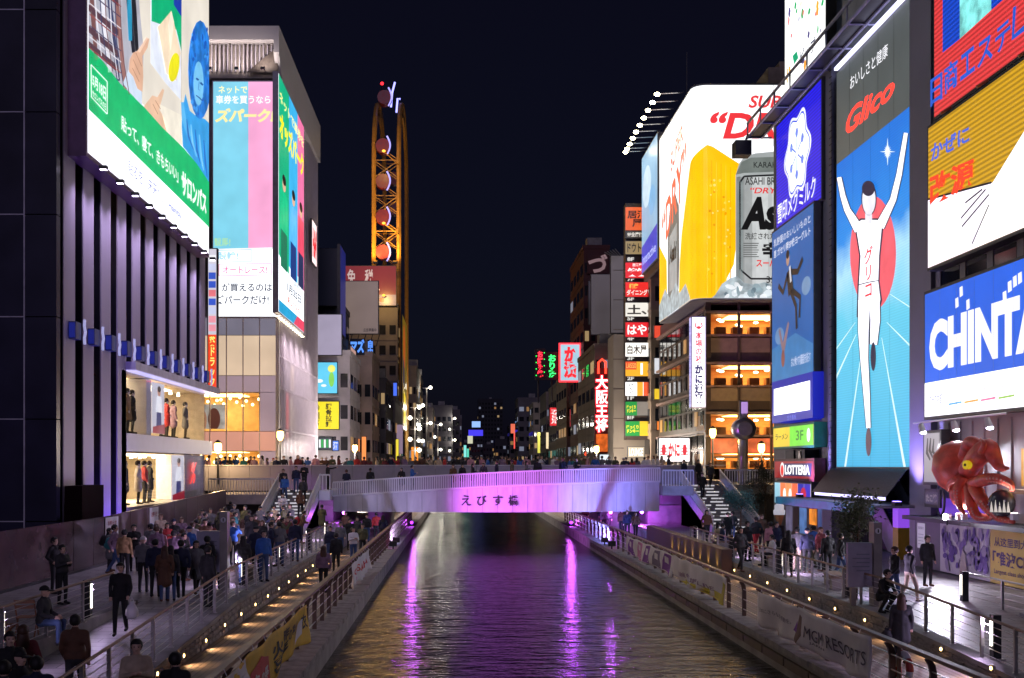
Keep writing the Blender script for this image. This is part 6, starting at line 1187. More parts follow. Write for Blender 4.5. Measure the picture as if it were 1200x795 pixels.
gq = Vector(op(1174, 590, 17.7)); t = thing('glass_globe', 'clear globe with white flame cut-outs held by the octopus', 'globe', gq - Vector((0, 0, .45))); MB().ell(gq, .42, .42, .45, 16, 10).build('bowl', P('globe_dark', (.06, .06, .07), .1), t, True); MB().cyl(gq + Vector((-.43, .05, -.05)), gq + Vector((-.45, .05, -.05)), .02, k=6).build('knob', WHITE, t)
for k in range(5): MB().prism([gq + Vector((-.44 + k * .1, -.12 - k * .075, -.28)), gq + Vector((-.36 + k * .1, -.18 - k * .075, -.28)), gq + Vector((-.42 + k * .1, -.17 - k * .075, .06 + .06 * (k % 2)))], (-.02, -.02, 0)).build('flame', E((235, 225, 215), .6, None, False), t)
# bright white floodlight beside the octopus, small floods on the ledge
p = Vector(op(1110, 606, 17.6)); t = thing('floodlight', 'glaring white floodlight on the ledge left of the octopus', 'floodlight', p - Vector((0, 0, .3))); MB().box(p.x - .1, p.y - .14, p.z - .12, p.x + .1, p.y + .14, p.z + .12).build('housing', WHITE, t); MB().ell((p.x - .1, p.y - .06, p.z), .06, .12, .12, 12, 7).build('lens', E((240, 236, 255), 70, None, False), t, True); MB().tube([p - Vector((0, 0, .12)), p - Vector((0, 0, .3))], .03, 5).build('stand', DARK, t); lamp(t, 'SPOT', (p.x - .3, p.y - .1, p.z), 520, (.85, .82, 1), .1, 160, (p.x - 6, p.y - 4, .5), .8)
for px in (1124, 1130, 1189): p = Vector(op(px, 606, 17.8)); t = thing('ledge_flood', 'small white flood on the ledge below the octopus', 'floodlight', p - Vector((0, 0, .22)), 'small floods below the octopus'); MB().box(p.x - .1, p.y - .1, p.z - .1, p.x + .08, p.y + .1, p.z + .12).build('housing', WHITE, t); MB().box(p.x - .08, p.y - .09, p.z + .12, p.x + .06, p.y + .09, p.z + .13).build('lens', E((250, 235, 225), 8, None, False), t); lamp(t, 'SPOT', (p.x, p.y, p.z + .2), 120, (1, .88, .85), .08, 110, (p.x + .5, p.y - .4, p.z + 2), .7)
# hoardings with posters at walk level
fr = frR(18.45, 1072, 1101.5, 1.25, 3.1); t = thing('site_hoarding', 'dark grey hoarding with white notice beside the flower poster', 'hoarding', fr.p(fr.W / 2, 0)); slab(fr, 0, 0, fr.W, fr.H, -.1, 0, 'panel', P('hoarding_dark', (.05, .05, .06), .4), t); slab(fr, .3, .75, 1.0, 1.75, .002, .02, 'notice_sheet', E((190, 182, 205), .5, None, False), t); txt(t, fr, '営業案内', .38, 1.5, .92, 1.62, (60, 50, 80), 4, .01, st=.6)
for k in range(4): slab(fr, .38, .9 + k * .13, .9, .93 + k * .13, .022, .024, 'print_line', P('print_grey', (.2, .2, .25)), t)
fr = frR(18.45, 1101.7, 1160, 1.25, 3.12); t = thing('flower_poster', 'poster of purple blossom trees over a path on the hoarding', 'poster', fr.p(fr.W / 2, 0)); slab(fr, 0, 0, fr.W, fr.H, -.1, 0, 'panel', P('poster_sky', (.50, .46, .52), .5, var=.05), t)
rr = random.Random(9)
for k in range(90):
    a, b_ = rr.uniform(.3, fr.W - .1), rr.uniform(.3, 1.65); 
    if b_ < .9 and a < fr.W * .45 and rr.random() < .5: continue
    shp(t, fr, ellp(a, b_, rr.uniform(.1, .28), rr.uniform(.08, .2), 7, rot=rr.uniform(0, 3)), (0, 0, 0), 1 + k % 6, 'blossom', mat=P(rr.choice(['bl_a', 'bl_b', 'bl_c', 'bl_d']), {'bl_a': (.10, .05, .26), 'bl_b': (.18, .11, .36), 'bl_c': (.30, .24, .40), 'bl_d': (.12, .10, .10)}[rr.choice(['bl_a', 'bl_b', 'bl_c', 'bl_d'])], .6))
shp(t, fr, [(fr.W * .42, 0), (fr.W * .6, 0), (fr.W * .56, .8), (fr.W * .5, 1.0)], (0, 0, 0), 8, 'path', mat=P('path_pale', (.5, .42, .4), .6))
fr = frR(18.45, 1160.4, 1235, 1.25, 3.12); t = thing('yellow_poster', 'yellow poster with dark purple Chinese characters on the hoarding', 'poster', fr.p(fr.W / 2, 0)); slab(fr, 0, 0, fr.W, fr.H, -.1, 0, 'panel', P('poster_yellow', (.62, .44, .10), .5, var=.08), t); PUR = P('print_purple', (.06, .02, .11), .5)
txt(t, fr, '从这里到大阪', .3, 1.28, 3.0, 1.6, (0, 0, 0), 1, .02, mat=PUR); txt(t, fr, '「难波CITY', .2, .62, 3.3, 1.12, (0, 0, 0), 1, .03, mat=PUR); txt(t, fr, 'Largest class shopping', .3, .3, 3.0, .5, (0, 0, 0), 1, .01, mat=PUR)
# ---------------------------------------------------------------- street furniture and lamps
def bollard(X, Y, z, face, label, group, en=70):
    t = thing('bollard_lamp', label, 'lamp', (X, Y, z), group)
    BX('post', DARK, t, X - .09, Y - .09, z, X + .09, Y + .09, z + 1.0); BX('base_plate', STEEL, t, X - .16, Y - .16, z, X + .16, Y + .16, z + .02)
    BX('light_strip', E((255, 244, 226), 5, None, False), t, X + face * .095, Y - .04, z + .3, X + face * .11, Y + .04, z + .9)
    lamp(t, 'SPOT', (X + face * .14, Y, z + .85), en * 3.6, (.74, .56, 1.0), .12, 160, (X + face * 3, Y, z + .1), .6)
for Y in (22.6, 28.0): bollard(-9.42, Y, 1.42, 1, 'dark bollard lamp in the railing above the left ramp', 'bollard lamps in the left ramp railing', 25)
for Y in (36, 43.5, 51, 58): bollard(-7.0, Y, 1.4, -1, 'dark bollard lamp behind the wire railing of the left walk', 'bollard lamps of the left walk', 60)
for Y in (25.0, 34.5, 42, 49.5, 57): bollard(12.05, Y, gr(Y), -1 if Y < 26 else 1, 'dark bollard lamp with lit strip behind the wire railing of the right walk', 'bollard lamps of the right walk', 45)
bollard(15.25, 33.6, 1.1, -1, 'dark bollard lamp at the end of the short railing by the posters', None, 25)
# downlights under the big billboard, on the soffit of the glass building and at the foot of the wheel
for k in range(10):
    y = 43.0 + k * 2.1; t = thing('sign_downlight', 'small downlight under the edge of the huge green billboard', 'light', (-13.9, y, 16.75), 'downlights under the green billboard')
    BX('housing', DARK, t, -14.0, y - .12, 16.78, -13.7, y + .12, 16.92); BX('lens', E((225, 210, 255), 5, None, False), t, -13.97, y - .09, 16.765, -13.73, y + .09, 16.78)
    lamp(t, 'SPOT', (-13.8, y, 16.7), 260, (.74, .62, 1.0), .12, 120, (-14.9, y, 9), .9)
for k in range(4):
    x = -22 + k * 2.1; t = thing('sign_downlight', 'small warm lamp arm above the pink and blue screen', 'light', (x, YG - 1.6, 36.9), 'lamps above the pink and blue screen')
    BX('housing', DARK, t, x - .15, YG - 1.7, 36.75, x + .15, YG - 1.45, 36.9); MB().tube([(x, YG - 1.55, 36.9), (x, YG - .6, 37.0)], .04, 4).build('arm', STEEL, t); lamp(t, 'SPOT', (x, YG - 1.6, 37.0), 130, (1, .86, .8), .12, 140, (x, YG - .3, 39.0), .9)
for k, X in enumerate((-14.5, -11.2)):
    t = thing('wheel_uplight', 'amber uplight at the foot of the oval wheel', 'light', (X, 188.5, 40), 'amber uplights of the oval wheel'); BX('housing', DARK, t, X - .4, 188.1, 39.6, X + .4, 188.9, 40); BX('lens', E((255, 160, 40), 3, None, False), t, X - .3, 188.2, 40, X + .3, 188.8, 40.05)
    lamp(t, 'SPOT', (X, 187.5, 40.3), 2500, (1, .55, .1), .3, 150, (X + .3, 191, 52), .8)
t = thing('wheel_uplight', 'amber uplight on the quay below the oval wheel', 'light', (-7.5, 200, .7)); BX('housing', DARK, t, -7.9, 199.6, .7, -7.1, 200.4, 1.2); BX('lens', E((255, 160, 40), 3, None, False), t, -7.8, 199.7, 1.2, -7.2, 200.3, 1.25); lamp(t, 'SPOT', (-7.5, 200, 1.4), 20000, (1, .6, .15), .3, 120, (-10.5, 204, 40), .8)
for z in (33, 45, 57):
    MB().tube([(-10.7, 190.5, z), (-12.8, 184.5, z + .6)], .1, 5).build('lamp_arm', AMB, fw); MB().ell((-12.8, 184.3, z + .6), .3, .3, .2).build('lamp', E((255, 170, 60), 1.5, None, False), fw, True); lamp(fw, 'POINT', (-12.8, 180.6, z + .6), 1300, (1, .58, .16), .4)
for Y, X in ((46.3, 18.2), (58.6, 17.9)):  # added lamps that give the pillars a violet cast; no known fixtures here
    t = thing('uplight', 'added violet fill light on the awning below the ' + ('pillar right of the runner sign' if Y < 50 else 'pillar left of the runner sign'), 'light', (X, Y, 3.63)); BX('housing', DARK, t, X - .15, Y - .2, 3.63, X + .15, Y + .2, 3.8); BX('lens', E((130, 110, 255), 5, None, False), t, X - .12, Y - .17, 3.8, X + .12, Y + .17, 3.82)
    lamp(t, 'SPOT', (X, Y, 3.95), 1300, (.36, .28, 1.0), .12, 100, (19.4, Y, 12), .9)
# street lanterns at the bridge ends
def lantern(X, Y, z0, zl, label, en, col=(1, .66, .32)):
    t = thing('street_lantern', label, 'street lamp', (X, Y, z0)); MB().tube([(X, Y, z0), (X, Y, zl - .35)], [.1, .06], 8).build('post', DARK, t)
    MB().loft([((X, Y, zl - .35), .12, .12), ((X, Y, zl - .1), .26, .26), ((X, Y, zl + .3), .26, .26), ((X, Y, zl + .38), .2, .2)], 8).build('glass', E((255, 200, 110), 5, None, False), t); MB().loft([((X, Y, zl + .39), .3, .3), ((X, Y, zl + .6), .05, .05)], 8).build('cap', DARK, t)
    lamp(t, 'POINT', (X, Y - .5, zl), en, col, .25)
lantern(-16.9, 77.2, 4.0, 6.5, 'glowing amber lantern at the left end of the bridge', 500); lantern(22.9, 84.5, 4.0, 6.6, 'glowing amber lantern in front of the restaurant', 700)
lantern(-14.0, 86.0, 4.0, 7.6, 'glowing amber lantern by the glass building corner', 600); lantern(19.6, 86.3, 4.0, 7.8, 'glowing amber lantern at the restaurant corner column', 500)
lantern(-10.7, 112, .7, 7.0, 'tall white lit lamp post on the left bank before the beige building', 2600, (1, .86, .78)); lantern(13.7, 112, .7, 6.9, 'tall white lit lamp post on the right bank before the sign tower', 2200, (1, .86, .74))
# floods washing the bridge fascia, fixed to the quays
def wash(X, Y, z, col, emi, en, aim, label, spot=75):
    t = thing('bridge_floodlight', label, 'floodlight', (X, Y, z - .3)); MB().box(X - .2, Y - .12, z - .14, X + .2, Y + .1, z + .14).build('housing', DARK, t); MB().box(X - .17, Y + .1, z - .11, X + .17, Y + .115, z + .11).build('lens', E(emi, 6, None, False), t); MB().box(X - .04, Y - .04, z - .3, X + .04, Y + .04, z - .14).build('stand', DARK, t)
    lamp(t, 'SPOT', (X, Y + .2, z), en, col, .12, spot, aim, .9)
wash(-3.72, 61, 1.02, (.70, .13, 1), (255, 90, 230), 8500, (3.6, 71, 3.1), 'magenta floodlight on the left quay aimed at the bridge', 44)
wash(8.3, 61, 1.02, (.7, .14, 1), (255, 90, 230), 1500, (2.6, 71, 3.1), 'magenta floodlight on the right quay aimed at the bridge', 50)
wash(8.3, 64, 1.02, (.20, .24, 1), (90, 110, 255), 3600, (10.2, 71.5, 3.3), 'blue floodlight on the right quay aimed at the bridge', 75)
wash(-3.72, 64, 1.02, (.55, .5, 1), (170, 150, 255), 500, (-5.5, 71.5, 2.9), 'pale violet floodlight on the left quay aimed at the bridge', 80)
for X, Y in ((10.4, 77.0), (12.6, 77.2), (-8.0, 76)): 
    t = thing('purple_lamp', 'purple lamp under the bridge above the boardwalk', 'lamp', (X, Y, 2.0), 'purple lamps under the bridge'); MB().ell((X, Y, 2.08), .12, .12, .12).build('bulb_glass', E((190, 70, 255), 20, None, False), t, True); MB().tube([(X, Y, 2.15), (X, Y, 2.34)], .03, 5).build('stem', DARK, t); lamp(t, 'POINT', (X, Y - .2, 1.9), 130, (.6, .12, 1), .1)
# low planters with yellow uplights below the right walk
pl = thing('planter_wall', 'long brown planter wall with yellow uplights beside the right stairs', 'planter', (11.2, 57, .7)); BX('wall', P('planter_brown', (.12, .07, .06), .6), pl, 11.05, 47, .71, 11.5, 66, 1.75)
for k in range(7):
    y = 47.8 + k * 1.7; BX('lamp', E((255, 210, 60), 4, None, False), pl, 10.98, y - .06, .78, 11.04, y + .06, .86); lamp(pl, 'SPOT', (10.9, y, .84), 22, (1, .75, .15), .03, 70, (11.05, y, 1.6), .7)
# info boards
def info(X, Y, z, sg, label):
    t = thing('info_board', label, 'info board', (X, Y, z)); m = P('info_metal', (.30, .27, .25), .4, .3)
    BX('pillar', m, t, X - .12, Y - .2, z, X + .12, Y + .2, z + 2.45); MB().cyl((X, Y - .2, z + 2.2), (X, Y - .215, z + 2.2), .085, k=14).build('emblem', WHITE, t); BX('emblem_mark', DARK, t, X - .018, Y - .222, z + 2.15, X + .018, Y - .216, z + 2.25)
    BX('panel', P('info_panel', (.34, .32, .40), .35), t, X + sg * .14, Y - .12, z + .55, X + sg * .85, Y + .05, z + 1.85); BX('panel_post', m, t, X + sg * .6, Y - .1, z, X + sg * .75, Y + .03, z + .54)
    for k in range(5): BX('print_line', P('print_grey', (.2, .2, .25)), t, X + sg * .22, Y - .124, z + 1.5 - k * .12, X + sg * (.6 + .12 * (k % 2)), Y - .121, z + 1.53 - k * .12)
info(12.15, 32.5, 1.2, -1, 'tall grey information pillar and board by the tree on the right walk'); info(-7.45, 35.0, 1.4, -1, 'tall grey information pillar and board among the crowd on the left walk')
# benches
def bench(X, Y, z, rz, label):
    t = thing('bench', label, 'bench', (X, Y, z), rz=rz); b0 = MB()
    o = MB().box(-.9, -.28, .36, .9, .28, .46).mesh('seat', P('bench_wood', (.30, .2, .13), .5, var=.3, stretch=(.5, 4, 4)))
    q = place('seat', o, t); q.location = (0, 0, 0); 
    for s in (-.7, .7): q = place('leg', MB().box(s - .2, -.25, 0, s + .2, .25, .357).mesh('leg', P('bench_block', (.42, .38, .34), .8, bump=.3)), t); q.location = (0, 0, 0)
bench(12.8, 45.5, 1.2, R(80), 'low bench on concrete blocks with a person in white seated on it'); bench(12.7, 37.6, 1.2, R(80), 'empty low bench on concrete blocks beside the tree'); bench(-7.5, 38.0, 1.4, R(85), 'low bench behind the wire railing of the left walk')
# folding chairs
def fchair(X, Y, z, rz, label, group=None):
    t = thing('folding_chair', label, 'chair', (X, Y, z), group, rz); w_ = P('chair_wood', (.38, .17, .09), .5, var=.2)
    def pt(n, mb): o = place(n, mb.mesh(n, w_), t); o.location = (0, 0, 0)
    for k in range(5): pt('seat_slat', MB().box(-.2, -.19 + k * .08, .44, .2, -.13 + k * .08, .46))
    for k in range(2): pt('back_slat', MB().box(-.2, .24 + k * .02, .66 + k * .12, .2, .26 + k * .02, .74 + k * .12))
    for s in (-.21, .21): pt('leg', MB().tube([(s, -.24, 0), (s, .28, .86)], .018, 5)); pt('leg', MB().tube([(s, .26, 0), (s, -.2, .46)], .018, 5))
fchair(-9.85, 24.0, 1.41, R(100), 'wooden folding chair with a seated person in a cap'); fchair(-10.6, 22.2, 1.41, R(60), 'wooden folding chair carrying a large white plastic bag'); fchair(-9.9, 25.3, 1.41, R(190), 'empty wooden folding chair beside the seated person in a cap')
def lump(name, label, cat, c, rx, ry, rz_, m, k=12, tie=True):
    t = thing(name, label, cat, (c[0], c[1], c[2] - rz_)); rr = random.Random(hash(label) % 1000); mb = MB(); mb.loft([((c[0], c[1], c[2] - rz_), rx * .7, ry * .7), ((c[0], c[1], c[2] - rz_ * .6), rx, ry), ((c[0], c[1], c[2]), rx * .95, ry), ((c[0], c[1], c[2] + rz_ * .55), rx * .6, ry * .6), ((c[0], c[1], c[2] + rz_ * .75), rx * .25, ry * .25), ((c[0], c[1], c[2] + rz_), rx * .45, ry * .3)], k)
    mb.v = [(v[0] + rr.uniform(-.03, .03), v[1] + rr.uniform(-.03, .03), v[2]) for v in mb.v]; mb.build('pouch', m, t, True)
    MB().tube([(c[0] - rx * .4, c[1], c[2] + rz_ * .7), (c[0], c[1], c[2] + rz_ * 1.5), (c[0] + rx * .4, c[1], c[2] + rz_ * .7)], .012, 5).build('handle', m, t)
PLAS = P('plastic_bag', (.75, .72, .74), .4, var=.1); lump('plastic_bag', 'large white plastic bag standing on a folding chair', 'bag', (-10.6, 22.2, 2.22), .26, .26, .36, PLAS)
# life buoy on the right quay rail
YBy = YX(1056, 8.75); lbz = ZY(784, YBy); t = thing('life_buoy', 'white and red life buoy hung on the right quay railing', 'life buoy', (8.75, YBy, lbz - .36))
for k in range(8):
    a0 = k * math.pi / 4; MB().tube([(8.8, YBy + .30 * math.cos(a0 + q * math.pi / 20), lbz + .30 * math.sin(a0 + q * math.pi / 20)) for q in range(6)], .075, 8).build('ring_segment', P('buoy_red', (.5, .06, .05), .5) if k % 2 else WHITE, t, True)
BX('bracket', BRONZE, t, 8.68, YBy - .04, .72, 8.73, YBy + .04, 1.75)

# ---------------------------------------------------------------- banners tied to the quay rails
def banner(name, label, X, ya, yb, zt, zb, sg, m, seed):
    """a sagging, creased cloth; sg = +1 shows its face to +x"""
    rr = random.Random(seed); t = thing(name, label, 'banner', (X, (ya + yb) / 2, zb)); nx, nz = 48, 10; vs_ = []; ph = rr.uniform(0, 6)
    def surf(q, r):
        y = ya + (yb - ya) * q; sag = .05 * math.sin(q * 9 + ph) * r + .04 * math.sin(q * 23 + ph); x = X + sg * (.045 * math.sin(q * 31 + ph + 2 * r) + .05 * math.sin(q * 11 + r * 3)) * (.3 + r)
        return (x, y, zt - (zt - zb) * r + sag * .6)
    for i in range(nx + 1):
        for j in range(nz + 1): vs_.append(surf(i / nx, j / nz))
    fs = [(i * (nz + 1) + j, (i + 1) * (nz + 1) + j, (i + 1) * (nz + 1) + j + 1, i * (nz + 1) + j + 1) for i in range(nx) for j in range(nz)]
    mb = MB(); mb.add(vs_, fs); o = mb.build('cloth', m, t, True); sol = o.modifiers.new('thick', 'SOLIDIFY'); sol.thickness = .006
    for k in range(9): q = surf((k + .3) / 9, 0); MB().tube([q, (X - sg * .05, q[1], zt + .1)], .008, 4).build('tie', WHITE, t)
    def deco(pts, mat, n, lift=.012):
        """graphics follow the cloth: pts in (0..1, 0..1)"""
        bm = bmesh.new(); f = bm.faces.new([bm.verts.new((p[0], p[1], 0)) for p in pts]); bmesh.ops.triangulate(bm, faces=[f]); bmesh.ops.subdivide_edges(bm, edges=list(bm.edges), cuts=3, use_grid_fill=True); bmesh.ops.triangulate(bm, faces=list(bm.faces))
        mb2 = MB(); mb2.add([Vector(surf(v.co.x, 1 - v.co.y)) + Vector((sg * lift, 0, 0)) for v in bm.verts], [tuple(v.index for v in f.verts) for f in (bm.verts.index_update(), bm.faces)[1]]); bm.free(); mb2.build(n, mat, t)
    def word(s, u0, v0, u1, v1, mat, bold=.02, lift=.02, shear=0):
        V, f = glyphs(s.replace('|', '\n'), bold, shear, 1.0); mb2 = MB(); mb2.add([Vector(surf(u0 + (u1 - u0) * x, 1 - (v0 + (v1 - v0) * y))) + Vector((sg * lift, 0, 0)) for x, y in V], f); mb2.build('lettering', mat, t)
    return t, deco, word
CY_ = P('cloth_yellow', (.72, .46, .03), .7, var=.15); CW = P('cloth_white', (.74, .70, .71), .7, var=.12, scale=1.2); INK = P('ink_black', (.02, .02, .02), .7); RED = P('ink_red', (.55, .04, .04), .7); VIO = P('ink_violet', (.20, .05, .33), .7); PNK = P('ink_pink', (.55, .20, .40), .7)
t, dc, wd = banner('yellow_banner', 'yellow festival banner with black brush characters on the left quay railing', -3.93, 17.0, 28.3, 1.78, .86, 1, CY_, 1)
dc([(.0, 0), (.36, 0), (.34, .5), (.28, 1), (0, 1)], CW, 'white_corner'); dc([(.34, .1), (.5, .05), (.5, .62), (.42, .8), (.34, .55)], RED, 'red_tag', .022); wd('冬の祭', .35, .2, .49, .5, CW, .03, .032); wd('火|喜', .53, .1, .63, .75, INK, .03); wd('昨|年', .64, .25, .74, .9, INK, .03); wd('の夢が', .74, .45, .84, .78, INK, .02); dc([(.84, .1), (.93, .3), (.95, .7), (.88, .6)], CW, 'white_figure', .02); wd('衣', .93, .4, .985, .8, INK, .02)
for u, v in ((.15, .4), (.2, .62), (.08, .5)): dc([(u, v), (u + .02, v + .1), (u + .05, v + .08), (u + .04, v - .05)], INK, 'ink_face', .02)
t, dc, wd = banner('white_banner', 'white and pink banner on the left quay railing near the bridge', -3.93, YX(412, -3.93), YX(433, -3.93), 1.75, .85, 1, CW, 2); dc([(.1, .05), (.9, .05), (.9, .25), (.1, .2)], PNK, 'pink_stripe'); wd('OSAKA', .15, .4, .85, .7, RED, .02)
t, dc, wd = banner('violet_banner', 'white banner with violet portraits on the right quay railing by the bridge', 8.5, YX(735, 8.5), YX(790, 8.5), 1.72, .86, -1, CW, 3)
for k, (u, col) in enumerate(((.02, VIO), (.22, PNK), (.40, VIO), (.60, P('ink_grey', (.2, .16, .25), .7)), (.78, VIO))): dc([(u, .05), (u + .17, .02), (u + .15, .5), (u + .17, .95), (u + .06, .9), (u + .02, .5)], col, 'portrait'); dc([(u + .05, .45), (u + .1, .42), (u + .11, .75), (u + .06, .78)], CW, 'portrait_light', .022)
t, dc, wd = banner('cream_banner', 'cream banner with yellow foot on the right quay railing', 8.5, YX(790, 8.5), YX(851, 8.5), 1.72, .86, -1, CW, 4); dc([(.1, 0), (1, 0), (1, .3), (.6, .22), (.1, .12)], P('ink_yellow', (.55, .45, .03), .7), 'yellow_foot'); wd('道頓堀 LIVE', .1, .2, .8, .42, P('ink_mauve', (.3, .2, .3), .7), .02)
dc([(.9, 0), (1, 0), (1, .75), (.94, .8)], P('ink_yellow', (.55, .45, .03), .7), 'yellow_end', .02)
t, dc, wd = banner('white_banner', 'long white banner with grey resort company letters on the right quay railing', 8.5, YX(888, 8.5), YX(1020, 8.5), 1.72, .80, -1, CW, 5); wd('MGM RESORTS', .52, .30, .97, .62, P('ink_slate', (.10, .08, .12), .7), .0, .025); wd('日本にさらなる感動を。', .04, .45, .36, .58, P('ink_slate', (.10, .08, .12), .7), .0, .02); wd('JAPAN', .55, .18, .68, .26, P('ink_slate', (.10, .08, .12), .7), .01)
dc([(.40, .05), (.46, .0), (.50, .3), (.47, .75), (.44, .8), (.42, .5)], P('ink_brown', (.16, .09, .07), .7), 'brown_figure'); dc([(.38, .3), (.43, .25), (.42, .6)], VIO, 'violet_leaf', .02)

# ---------------------------------------------------------------- trees
def tree(X, Y, z, h, rx, rz_, label, col, n, seed, tw=.05):
    rr = random.Random(seed); t = thing('street_tree', label, 'tree', (X, Y, z)); BK = P('bark', (.16, .11, .08), .9, var=.4, scale=6, bump=.5)
    mb = MB(); top = Vector((X + .05, Y, z + h * .62)); mb.tube([(X, Y, z), (X + .03, Y + .02, z + h * .3), top], [tw, tw * .8, tw * .5], 7); tips = []
    for k in range(9):
        a = rr.uniform(0, 6.28); r_ = rr.uniform(.4, .9); e = Vector((X + rx * r_ * math.cos(a), Y + rx * r_ * math.sin(a), z + h - rz_ + rr.uniform(-.7, .8) * rz_)); m0 = top.lerp(e, .5) + Vector((0, 0, -.1)); mb.tube([top - Vector((0, 0, rr.uniform(0, h * .2))), m0, e], [tw * .4, tw * .25, tw * .1], 5); tips += [e, m0.lerp(e, .5)]
    mb.build('trunk', BK, t)
    mb = MB()
    for k in range(n):
        if rr.random() < .75: c = rr.choice(tips) + Vector((rr.gauss(0, .16), rr.gauss(0, .16), rr.gauss(0, .16)))
        else: c = Vector((X, Y, z + h - rz_)) + Vector((rr.gauss(0, .45) * rx, rr.gauss(0, .45) * rx, rr.gauss(0, .45) * rz_))
        d = Vector((rr.gauss(0, 1), rr.gauss(0, 1), rr.gauss(0, .7))).normalized(); s = d.orthogonal().normalized() * rr.uniform(.02, .035); l = rr.uniform(.07, .13); mb.mi = rr.randrange(2)
        mb.add([c, c + d * l * .5 + s, c + d * l, c + d * l * .5 - s], [(0, 1, 2, 3)])
    mb.build('crown', [P('leaf_a_%s' % seed, col, .5, var=.4), P('leaf_b_%s' % seed, tuple(c * .55 for c in col), .5, var=.4)], t)
tree(11.98 + .1, 33.9, 1.2, 3.35, .62, .75, 'slim young tree with loose green crown beside the information pillar', (.13, .16, .07), 2600, 1)
tree(16.0, 63.5, 1.2, 3.0, .8, .85, 'small bluish tree standing in front of the right stairs', (.04, .20, .22), 2400, 2)
tree(19.6, 71.5, 1.2, 4.6, 1.4, 1.6, 'dark bushy tree between the right stairs and the burger sign', (.03, .05, .04), 3600, 3, .09)

# ---------------------------------------------------------------- people
import numpy as np
SK, CO, TR, SH = 0, 1, 2, 3
def arm(S, El, Wr, side, tag=CO):
    S, El, Wr = Vector(S), Vector(El), Vector(Wr); d = (Wr - El).normalized(); o = [(S, El, .062, .05, tag), (El, Wr, .05, .04, tag)]; Pm = Wr + d * .07; o.append((Wr, Pm, .034, .034, SK))
    n = Vector((0, -1, 0)); n = (n - d * n.dot(d)); n = n.normalized() if n.length > .1 else Vector((0, 0, 1)); b_ = d.cross(n).normalized()
    for i, l in enumerate((.062, .075, .07, .052)): k = Pm + b_ * (.030 - .02 * i); m_ = k + d * l * .55; o += [(k, m_, .0105, .010, SK), (m_, m_ + d * l * .4 + n * .018, .010, .008, SK)]
    tb = Wr + d * .02 + b_ * side * -.03; o.append((tb, tb + d * .05 + n * .035 - b_ * side * .012, .013, .010, SK)); return o
def leg(H, K, A, toe=(0, -1, 0)): H, K, A = Vector(H), Vector(K), Vector(A); tv = Vector(toe); return [(H, K, .088, .066, TR), (K, A, .064, .046, TR), (A + Vector((0, .02, -.035)), A + tv * .17 + Vector((0, 0, -.045)), .046, .038, SH)]
